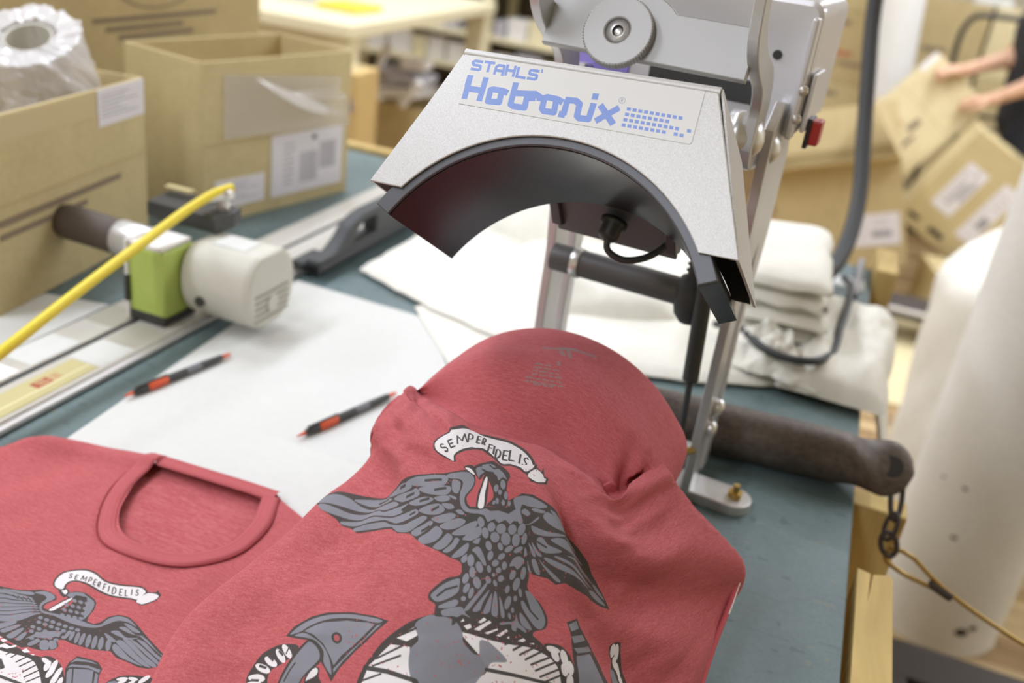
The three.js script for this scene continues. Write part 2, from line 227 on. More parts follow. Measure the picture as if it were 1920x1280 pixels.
  mesh('hub_pin', put(lathe([[0, 0], [0.0044, 0], [0.0044, 0.0045], [0.003, 0.006], [0, 0.0062]], [0, 0, 0], [0, 0, 1], 16), -0.027, 0.4475, 0.1065), M.chrome, dg);
  // ---- raised head
  const head = new THREE.Group(); head.name = 'heating_head'; head.position.set(-0.003, 0.347, 0.279); head.rotation.set(-0.544, 0, 0.044, 'ZYX'); press.add(head);
  const wt = 0.0915, wb = 0.131, hh = 0.106, R = 0.1285, cy = -0.0735, ax = 0.1052;
  const a0 = Math.acos(-cy / R);
  const front = new THREE.Shape(); front.moveTo(-wb, 0); front.lineTo(-wt + 0.002, hh - 0.003); front.quadraticCurveTo(-wt, hh, -wt + 0.003, hh); front.lineTo(wt - 0.003, hh); front.quadraticCurveTo(wt, hh, wt - 0.002, hh - 0.003); front.lineTo(wb, 0); front.lineTo(ax, 0); front.absarc(0, cy, R, Math.PI / 2 - a0, Math.PI / 2 + a0, false); front.closePath();
  const cg = boxUV(extr(front, 0.0022, 0.0008, 64), 9); cg.translate(0, 0, -0.0022);
  const cover = mesh('head_cover', cg, M.silver, head, 'silver-grey hammered sheet cover with arched cut');
  const wall = shapeOf([[-wb, 0], [-wt, hh], [wt, hh], [wb, 0], [wb - 0.0021, 0], [wt - 0.0014, hh - 0.002], [-wt + 0.0014, hh - 0.002], [-wb + 0.0021, 0]]);
  const wg = boxUV(extr(wall, 0.127, 0.0004), 6); wg.translate(0, 0, -0.13); mesh('cover_shell', wg, M.silver, head);
  mesh('cover_edge_roll', cyl([-wt + 0.001, hh - 0.0028, -0.0028], [wt - 0.001, hh - 0.0028, -0.0028], 0.0034, 0.0034, 20), M.silver, head);
  const back = new THREE.Shape(); back.moveTo(-wb + 0.004, 0.001); back.lineTo(-wt + 0.003, hh - 0.004); back.lineTo(wt - 0.003, hh - 0.004); back.lineTo(wb - 0.004, 0.001); back.lineTo(0.112, 0.001); back.absarc(0, cy, 0.136, 0.61, Math.PI - 0.61, false); back.closePath();
  const bg = extr(back, 0.003, 0.0005, 48); bg.translate(0, 0, -0.128); mesh('back_plate', bg, M.inner, head);
  // platen: arched band, glossy black inside, grey rim at the mouth
  const ri = 0.1226, ro = 0.1356, ang = 1.118;
  const band = (r0, r1, a) => { const s = new THREE.Shape(); s.absarc(0, cy, r1, Math.PI / 2 - a, Math.PI / 2 + a, false); s.absarc(0, cy, r0, Math.PI / 2 + a, Math.PI / 2 - a, true); s.closePath(); return s; };
  const pg = extr(band(ri, ro, ang), 0.114, 0.0004, 72); pg.translate(0, 0, -0.12); mesh('heating_platen', pg, M.blackGloss, head, 'glossy black arched heating platen');
  const rg = extr(band(ri + 0.0004, ro - 0.0002, ang), 0.003, 0.0008, 72); rg.translate(0, 0, -0.0055); mesh('platen_rim', rg, M.rim, head, 'dark grey rim of the platen');
  // insulation strip clamped on the outer end of the platen
  for (const sx of []) { const a = 1.16, x = Math.sin(a) * (ro + 0.004), y = cy + Math.cos(a) * (ro + 0.004); const q = box(0.004, 0.013, 0.1, 0.001); q.rotateZ(-sx * 0.35); q.translate(sx * (x - 0.003), y, -0.065); mesh('clamp_strip', q, M.aluDull, head); }
  // printed sticker on the front of the cover
  const LOGO = [
['l',2,[[-75.1,97.75],[-80.2,97.77],[-81.07,97.04],[-80.98,95.32],[-80.23,94.71],[-75.66,94.71],[-74.91,94.1],[-74.82,92.27],[-75.69,91.67],[-80.79,91.66]]],
['l',2,[[-71.94,98.16],[-65.99,98.14]]],
['l',2,[[-68.96,98.15],[-68.66,92.08]]],
['l',2,[[-63.14,91.13],[-63.36,95.66],[-61.96,97.17],[-57.54,97.16],[-57.25,91.14]]],
['l',2,[[-63.25,93.43],[-57.36,93.42]]],
['l',2,[[-55.31,97.73],[-55.02,91.71]]],
['l',2,[[-49.47,97.71],[-49.19,91.71]]],
['l',2,[[-55.16,94.72],[-49.33,94.71]]],
['l',2,[[-46.92,97.25],[-46.64,91.26],[-40.87,91.26]]],
['l',2,[[-32.5,97.4],[-37.36,97.42],[-38.19,96.7],[-38.12,95.03],[-37.4,94.44],[-33.05,94.43],[-32.34,93.84],[-32.26,92.06],[-33.09,91.46],[-37.95,91.46]]],
['l',1.1,[[-29.95,98.83],[-29.63,97.23]]],
['l',4.3,[[-80.16,87.14],[-79.38,69.48]]],
['l',4.3,[[-68.26,87.32],[-67.98,69.9]]],
['l',4.3,[[-79.16,77.41],[-67.68,77.59]]],
['l',4.3,[[-61.47,79.77],[-53.9,79.83],[-53.19,71.58],[-61.59,70.96],[-62.28,79.15],[-59.96,79.82]]],
['l',4.3,[[-53.96,80.01],[-49.06,78.86]]],
['l',4.3,[[-45.58,87.19],[-44.69,71.65],[-42.32,70.5],[-33.98,70.75],[-34.72,80.05]]],
['l',4.3,[[-47.21,79.36],[-32.87,81.02]]],
['l',4.3,[[-32.87,81.02],[-29.61,81.56],[-25.62,79.81],[-25.3,77.0]]],
['l',4.3,[[-31.0,81.33],[-30.14,76.19]]],
['l',4.3,[[-21.52,80.68],[-13.68,80.35],[-12.65,71.04],[-19.81,70.77],[-21.68,72.35],[-22.24,79.89],[-20.54,80.65]]],
['l',4.3,[[-13.22,80.43],[-8.68,78.81]]],
['l',4.3,[[-5.97,81.16],[-5.72,70.33]]],
['l',4.3,[[-9.18,70.68],[-4.36,70.57]]],
['l',4.3,[[-7.61,80.88],[-0.14,81.37],[3.04,79.64],[3.7,71.48],[5.72,70.14],[12.14,70.6],[12.4,81.86]]],
['l',4.3,[[9.85,86.22],[14.05,86.53]]],
['l',4.3,[[16.92,81.4],[29.47,69.91]]],
['l',4.3,[[30.06,81.57],[16.97,70.04]]],
['l',0.3,[[32.59,87.08],[32.64,86.21],[32.26,85.44],[31.54,84.92],[30.61,84.77],[29.66,85.0],[28.88,85.58],[28.41,86.39],[28.37,87.27],[28.75,88.04],[29.47,88.56],[30.41,88.71],[31.36,88.47],[32.14,87.89],[32.6,87.08]]],
['l',0.3,[[30.24,85.49],[29.78,87.64],[30.65,87.78],[31.0,86.91],[30.1,86.58],[31.29,85.66]]],
['p',0,[[35.04,82.87],[37.77,82.87],[38.08,80.62],[35.36,80.62]]],
['p',0,[[38.95,82.85],[41.66,82.85],[41.97,80.6],[39.26,80.6]]],
['p',0,[[42.84,82.82],[45.54,82.82],[45.85,80.58],[43.15,80.58]]],
['p',0,[[46.71,82.8],[49.4,82.8],[49.71,80.56],[47.02,80.56]]],
['p',0,[[50.57,82.78],[53.24,82.78],[53.54,80.55],[50.87,80.55]]],
['p',0,[[54.41,82.76],[57.07,82.76],[57.37,80.53],[54.71,80.53]]],
['p',0,[[58.22,82.73],[60.87,82.73],[61.17,80.51],[58.52,80.51]]],
['p',0,[[62.03,82.71],[64.66,82.71],[64.96,80.5],[62.32,80.49]]],
['p',0,[[65.81,82.69],[68.43,82.69],[68.73,80.48],[66.1,80.48]]],
['p',0,[[69.58,82.67],[72.19,82.67],[72.48,80.46],[69.87,80.46]]],
['p',0,[[34.89,79.15],[37.61,79.16],[37.93,76.91],[35.2,76.9]]],
['p',0,[[38.8,79.14],[41.51,79.14],[41.82,76.9],[39.11,76.89]]],
['p',0,[[42.68,79.12],[45.38,79.13],[45.69,76.89],[42.99,76.88]]],
['p',0,[[46.56,79.11],[49.24,79.11],[49.55,76.88],[46.86,76.87]]],
['p',0,[[50.41,79.09],[53.08,79.1],[53.38,76.87],[50.71,76.86]]],
['p',0,[[54.24,79.08],[56.9,79.09],[57.2,76.86],[54.54,76.86]]],
['p',0,[[58.06,79.07],[60.71,79.07],[61.01,76.85],[58.36,76.85]]],
['p',0,[[61.86,79.05],[64.5,79.06],[64.79,76.85],[62.16,76.84]]],
['p',0,[[34.91,75.47],[37.63,75.48],[37.94,73.23],[35.22,73.22]]],
['p',0,[[38.81,75.46],[41.52,75.47],[41.83,73.23],[39.12,73.22]]],
['p',0,[[42.7,75.45],[45.4,75.47],[45.7,73.23],[43.01,73.22]]],
['p',0,[[46.57,75.45],[49.25,75.46],[49.56,73.23],[46.87,73.22]]],
['p',0,[[50.42,75.44],[53.09,75.45],[53.39,73.23],[50.72,73.22]]],
['p',0,[[54.25,75.44],[56.91,75.45],[57.21,73.23],[54.55,73.22]]],
['p',0,[[58.07,75.43],[60.71,75.44],[61.01,73.23],[58.36,73.21]]],
['p',0,[[61.86,75.43],[64.5,75.44],[64.79,73.23],[62.16,73.21]]],
['p',0,[[65.65,75.42],[68.27,75.43],[68.56,73.23],[65.94,73.21]]],
['p',0,[[69.41,75.42],[72.02,75.43],[72.31,73.23],[69.7,73.21]]],
['p',0,[[34.84,71.77],[37.56,71.79],[37.87,69.54],[35.15,69.52]]],
['p',0,[[38.74,71.77],[41.45,71.79],[41.76,69.55],[39.05,69.53]]],
['p',0,[[42.63,71.78],[45.32,71.79],[45.63,69.56],[42.94,69.54]]],
['p',0,[[46.49,71.78],[49.18,71.79],[49.48,69.57],[46.8,69.55]]],
['p',0,[[50.34,71.78],[53.01,71.8],[53.32,69.58],[50.65,69.56]]],
['p',0,[[54.17,71.78],[56.83,71.8],[57.13,69.58],[54.47,69.56]]],
['p',0,[[57.99,71.79],[60.63,71.8],[60.93,69.59],[58.29,69.57]]],
['p',0,[[61.78,71.79],[64.42,71.81],[64.71,69.6],[62.08,69.58]]],
['p',0,[[69.61,71.72],[72.22,71.74],[72.51,69.54],[69.9,69.52]]],
['p',0,[[73.48,71.6],[76.07,71.62],[76.36,69.43],[73.76,69.41]]],
['p',0,[[77.28,75.24],[79.86,75.25],[80.15,73.06],[77.56,73.05]]]
];
  const stk = canvasTex(1968, 444, (x, w, h) => {
    x.fillStyle = '#e4e3e0'; x.fillRect(0, 0, w, h);
    const k = 12, P = (p) => [(p[0] + 82) * k, (101.5 - p[1]) * k];
    x.strokeStyle = x.fillStyle = '#7f9ae0'; x.lineCap = 'butt'; x.lineJoin = 'round';
    for (const [mode, wd, pts] of LOGO) { x.beginPath(); pts.forEach((p, i) => { const q = P(p); i ? x.lineTo(q[0], q[1]) : x.moveTo(q[0], q[1]); }); if (mode === 'p') { x.closePath(); x.fill(); } else { x.lineWidth = wd * k; x.lineCap = wd > 1 && wd < 2.2 ? 'square' : 'butt'; if (wd < 0.5) x.strokeStyle = '#8d92a8'; x.stroke(); x.strokeStyle = '#7f9ae0'; } }
  });
  const ss = new THREE.Shape(); { const x0 = -0.0825, x1 = 0.0825, y0 = 0.0658, y1 = 0.1013, r = 0.0022; ss.moveTo(x0, y0); ss.lineTo(x1 - r, y0); ss.quadraticCurveTo(x1, y0, x1, y0 + r); ss.lineTo(x1 - 0.001, y1); ss.lineTo(x0, y1); ss.closePath(); }
  const sg = extr(ss, 0.00035, 0.00005); { const p = sg.attributes.position, uv = sg.attributes.uv; for (let i = 0; i < p.count; i++) uv.setXY(i, (p.getX(i) + 0.082) / 0.164, 1 - (0.1015 - p.getY(i)) / 0.037); } sg.translate(0, 0, 0.00002);
  mesh('brand_sticker', sg, phys({ map: stk, roughness: 0.35 }), head, 'pale rectangular sticker with blue lettering and a grid of blue squares');
  // arm that carries the head, with cable gland and its loop of cable
  const arm = shapeOf([[0.03, 0.345], [0.1, 0.372], [0.19, 0.41], [0.19, 0.385], [0.15, 0.335], [0.12, 0.292], [0.105, 0.29], [0.09, 0.315], [0.02, 0.33]]);
  for (const sx of [-1, 1]) mesh('head_arm', plateX(arm, sx > 0 ? 0.045 : -0.054, 0.009, 0.001), M.inner, press);
  const web = box(0.105, 0.004, 0.075, 0.001); web.rotateX(-0.92); web.translate(0, 0.315, 0.128); mesh('arm_web', web, M.tubeGrey, press);
  mesh('cable_gland', join([lathe([[0, 0], [0.011, 0], [0.011, 0.004], [0.0085, 0.005], [0.0085, 0.014], [0.006, 0.017], [0, 0.018]], [0.004, 0.312, 0.135], [-0.05, -0.75, 0.65], 20)]), M.black, press);
  mesh('cable_loop', tube([[0.004, 0.3, 0.146], [0.006, 0.292, 0.148], [0.018, 0.286, 0.145], [0.034, 0.289, 0.135], [0.046, 0.3, 0.12], [0.05, 0.32, 0.1]], 0.0028, 40), M.black, press);
  // lower platen under the shirt and its pedestal
  const lp = new THREE.Shape(); lp.absarc(0, 0.096, 0.114, Math.PI / 2 - 1.05, Math.PI / 2 + 1.05, false); lp.absarc(0, 0.096, 0.102, Math.PI / 2 + 1.05, Math.PI / 2 - 1.05, true); lp.closePath();
  const lg = extr(lp, 0.066, 0.002, 48); lg.translate(-0.005, -0.0005, 0.16); mesh('lower_platen', lg, M.black, press);
  mesh('pedestal', join([box(0.06, 0.2, 0.03, 0.003, -0.005, 0.105, 0.185), box(0.05, 0.02, 0.2, 0.003, -0.005, 0.022, 0.1)]), M.alu, press);
}
// ---------------------------------------------------------------- heathered red T-shirts with the printed emblem
const INK = { D: '#474340', G: '#87878f', W: '#ece6e6', R: '#b85c60', T: '#8c8a88' };
function drawPrint(x, list, map, k) {
  x.lineJoin = 'round';
  for (const [col, mode, wd, pts] of list) {
    const P = pts.map(map), n = P.length; x.beginPath();
    if (mode === 's') { x.moveTo(P[0][0], P[0][1]); for (let i = 0; i < n; i++) { const a = P[(i + n - 1) % n], b = P[i], c = P[(i + 1) % n], d = P[(i + 2) % n]; x.bezierCurveTo(b[0] + (c[0] - a[0]) / 6, b[1] + (c[1] - a[1]) / 6, c[0] - (d[0] - b[0]) / 6, c[1] - (d[1] - b[1]) / 6, c[0], c[1]); } x.closePath(); }
    else if (mode === 'c') { x.moveTo(P[0][0], P[0][1]); for (let i = 0; i < n - 1; i++) { const a = P[Math.max(0, i - 1)], b = P[i], c = P[i + 1], d = P[Math.min(n - 1, i + 2)]; x.bezierCurveTo(b[0] + (c[0] - a[0]) / 6, b[1] + (c[1] - a[1]) / 6, c[0] - (d[0] - b[0]) / 6, c[1] - (d[1] - b[1]) / 6, c[0], c[1]); } }
    else P.forEach((p, i) => (i ? x.lineTo(p[0], p[1]) : x.moveTo(p[0], p[1])));
    x.globalAlpha = col === 'T' ? 0.62 : 0.95;
    if (wd > 0) { x.strokeStyle = INK[col]; x.lineWidth = wd * k; x.lineCap = mode === 'l' && col === 'D' && wd > 1.2 ? 'round' : 'butt'; x.stroke(); } else { if (mode === 'p') x.closePath(); x.fillStyle = INK[col]; x.fill(); if (col === 'G') { x.strokeStyle = INK.G; x.lineWidth = 0.14 * k; x.stroke(); } }
  }
  x.globalAlpha = 1;
}
function clothTex(w, h, list, map, k, wear) {
  return canvasTex(w, h, (x) => {
    const im = x.createImageData(w, h), d = im.data;
    for (let j = 0; j < h; j++) for (let i = 0; i < w; i++) {
      const s = (noise2(i * 0.07, j * 0.55, 3) - 0.5) * 16 + (noise2(i * 0.3, j * 0.9, 4) - 0.5) * 20 + (hash(i, j, 6) - 0.5) * 14, o = (j * w + i) * 4;
      d[o] = cl(184 + s * 0.75); d[o + 1] = cl(92 + s); d[o + 2] = cl(95 + s); d[o + 3] = 255;
    }
    x.putImageData(im, 0, 0);
    drawPrint(x, list, map, k);
    // worn specks where the shirt shows through the print
    x.fillStyle = INK.R;
    for (const [cx, cy, n, spread] of wear) for (let q = 0; q < n; q++) { const [px, py] = map([cx + (rnd() + rnd() - 1) * spread, cy + (rnd() + rnd() - 1) * spread]); x.save(); x.translate(px, py); x.rotate(rnd() * 3); x.fillRect(0, 0, rr(0.4, 1.8) * k, rr(0.3, 0.9) * k); x.restore(); }
  });
}
// the shirt that is pulled over the lower platen: control rows from the back of the platen down to the table
const PULLED = [[[-0.2564,0.9963,-0.7134],[-0.2618,1.0413,-0.7138],[-0.2462,1.066,-0.7126],[-0.2231,1.0869,-0.7108],[-0.1933,1.1011,-0.7084],[-0.1606,1.106,-0.7058],[-0.128,1.1011,-0.7032],[-0.0982,1.0869,-0.7009],[-0.0751,1.066,-0.699],[-0.0594,1.0413,-0.6978],[-0.0648,0.9963,-0.6982]],
[[-0.2668,1.0023,-0.6912],[-0.2722,1.0473,-0.6916],[-0.2552,1.0741,-0.6902],[-0.2302,1.0967,-0.6882],[-0.1979,1.1122,-0.6857],[-0.1625,1.1175,-0.6829],[-0.127,1.1122,-0.6801],[-0.0947,1.0967,-0.6775],[-0.0697,1.0741,-0.6755],[-0.0527,1.0473,-0.6742],[-0.0581,1.0023,-0.6746]],
[[-0.2702,1.0026,-0.6543],[-0.2756,1.0476,-0.6547],[-0.2585,1.0744,-0.6534],[-0.2334,1.0971,-0.6514],[-0.2009,1.1127,-0.6488],[-0.1654,1.118,-0.646],[-0.1298,1.1127,-0.6432],[-0.0974,1.0971,-0.6406],[-0.0722,1.0744,-0.6386],[-0.0551,1.0476,-0.6373],[-0.0605,1.0026,-0.6377]],
[[-0.2719,1.0001,-0.6213],[-0.2773,1.0451,-0.6218],[-0.2604,1.0718,-0.6204],[-0.2354,1.0943,-0.6184],[-0.2032,1.1097,-0.6159],[-0.168,1.115,-0.6131],[-0.1327,1.1097,-0.6103],[-0.1005,1.0943,-0.6078],[-0.0756,1.0718,-0.6058],[-0.0587,1.0451,-0.6045],[-0.064,1.0001,-0.6049]],
[[-0.2723,0.9657,-0.6262],[-0.286,1.046,-0.6379],[-0.2626,1.058,-0.618],[-0.2256,1.07,-0.5911],[-0.1965,1.074,-0.5793],[-0.1719,1.074,-0.577],[-0.14,1.072,-0.5836],[-0.1067,1.063,-0.5812],[-0.0844,1.05,-0.5907],[-0.0722,1.052,-0.6542],[-0.0756,0.9684,-0.6365]],
[[-0.2638,0.9702,-0.5951],[-0.2787,1.056,-0.6052],[-0.256,1.068,-0.5899],[-0.2195,1.081,-0.5631],[-0.1915,1.085,-0.5518],[-0.1672,1.085,-0.5502],[-0.1363,1.083,-0.5553],[-0.1044,1.076,-0.5496],[-0.0819,1.058,-0.5678],[-0.0622,1.056,-0.6325],[-0.0674,0.9702,-0.6153]],
[[-0.2733,0.963,-0.5708],[-0.2879,1.04,-0.5813],[-0.2501,1.065,-0.5539],[-0.2129,1.081,-0.5277],[-0.1836,1.088,-0.5153],[-0.1572,1.088,-0.5133],[-0.1273,1.081,-0.5186],[-0.1007,1.07,-0.5242],[-0.0747,1.052,-0.5522],[-0.0533,1.048,-0.6263],[-0.0583,0.9666,-0.609]],
[[-0.2696,0.9531,-0.558],[-0.2836,1.018,-0.5693],[-0.2447,1.046,-0.5379],[-0.2054,1.067,-0.5104],[-0.1722,1.077,-0.4964],[-0.1438,1.078,-0.4921],[-0.1162,1.069,-0.4972],[-0.0944,1.054,-0.5098],[-0.0632,1.04,-0.5464],[-0.0358,1.028,-0.6356],[-0.0411,0.9576,-0.6184]],
[[-0.282,0.9428,-0.5161],[-0.2988,0.995,-0.5226],[-0.2485,1.023,-0.5031],[-0.2035,1.046,-0.4855],[-0.1659,1.059,-0.4733],[-0.1351,1.061,-0.471],[-0.1049,1.05,-0.4779],[-0.0831,1.032,-0.4971],[-0.0509,1.022,-0.5419],[-0.0094,1.008,-0.635],[-0.0168,0.9486,-0.6185]],
[[-0.3005,0.9324,-0.4719],[-0.3182,0.972,-0.4748],[-0.2596,0.999,-0.4651],[-0.2055,1.024,-0.4537],[-0.1612,1.039,-0.4467],[-0.1261,1.041,-0.4499],[-0.0932,1.027,-0.4646],[-0.0708,1.006,-0.4894],[-0.0391,0.998,-0.5444],[0.0088,0.984,-0.6366],[0.0005,0.9378,-0.6207]],
[[-0.3159,0.9256,-0.4385],[-0.3339,0.957,-0.4393],[-0.2707,0.98,-0.4364],[-0.2096,1.005,-0.4275],[-0.1592,1.021,-0.4225],[-0.1191,1.022,-0.4296],[-0.0829,1.008,-0.4478],[-0.0578,0.987,-0.4777],[-0.0278,0.978,-0.5328],[0.0102,0.964,-0.6214],[0.0031,0.9288,-0.6049]],
[[-0.3191,0.9207,-0.4059],[-0.3371,0.946,-0.4054],[-0.2718,0.965,-0.4073],[-0.2064,0.989,-0.4032],[-0.1521,1.003,-0.4037],[-0.1104,1.003,-0.4138],[-0.0726,0.99,-0.4359],[-0.0459,0.973,-0.4633],[-0.0194,0.96,-0.5109],[0.0064,0.95,-0.5823],[0.0003,0.9225,-0.5654]],
[[-0.3105,0.9162,-0.3714],[-0.3284,0.936,-0.3692],[-0.2668,0.95,-0.3769],[-0.2031,0.969,-0.38],[-0.1482,0.983,-0.3848],[-0.1051,0.983,-0.3983],[-0.0649,0.972,-0.4211],[-0.037,0.958,-0.4471],[-0.0122,0.945,-0.4886],[0.0046,0.938,-0.5441],[-0.0006,0.9171,-0.5269]],
[[-0.3036,0.912,-0.3446],[-0.3213,0.926,-0.3413],[-0.2577,0.936,-0.3531],[-0.1989,0.948,-0.3623],[-0.1434,0.958,-0.3725],[-0.1003,0.958,-0.3859],[-0.0583,0.95,-0.4061],[-0.0294,0.934,-0.4352],[-0.0072,0.93,-0.4637],[0.0047,0.928,-0.5085],[0.0001,0.9126,-0.4911]],
[[-0.298,0.912,-0.3231],[-0.3156,0.914,-0.319],[-0.2503,0.914,-0.3341],[-0.1955,0.914,-0.3481],[-0.1395,0.914,-0.3626],[-0.0965,0.914,-0.376],[-0.0529,0.914,-0.3941],[-0.0234,0.914,-0.4257],[-0.0033,0.914,-0.4438],[0.0047,0.914,-0.48],[0.0009,0.912,-0.4625]]];
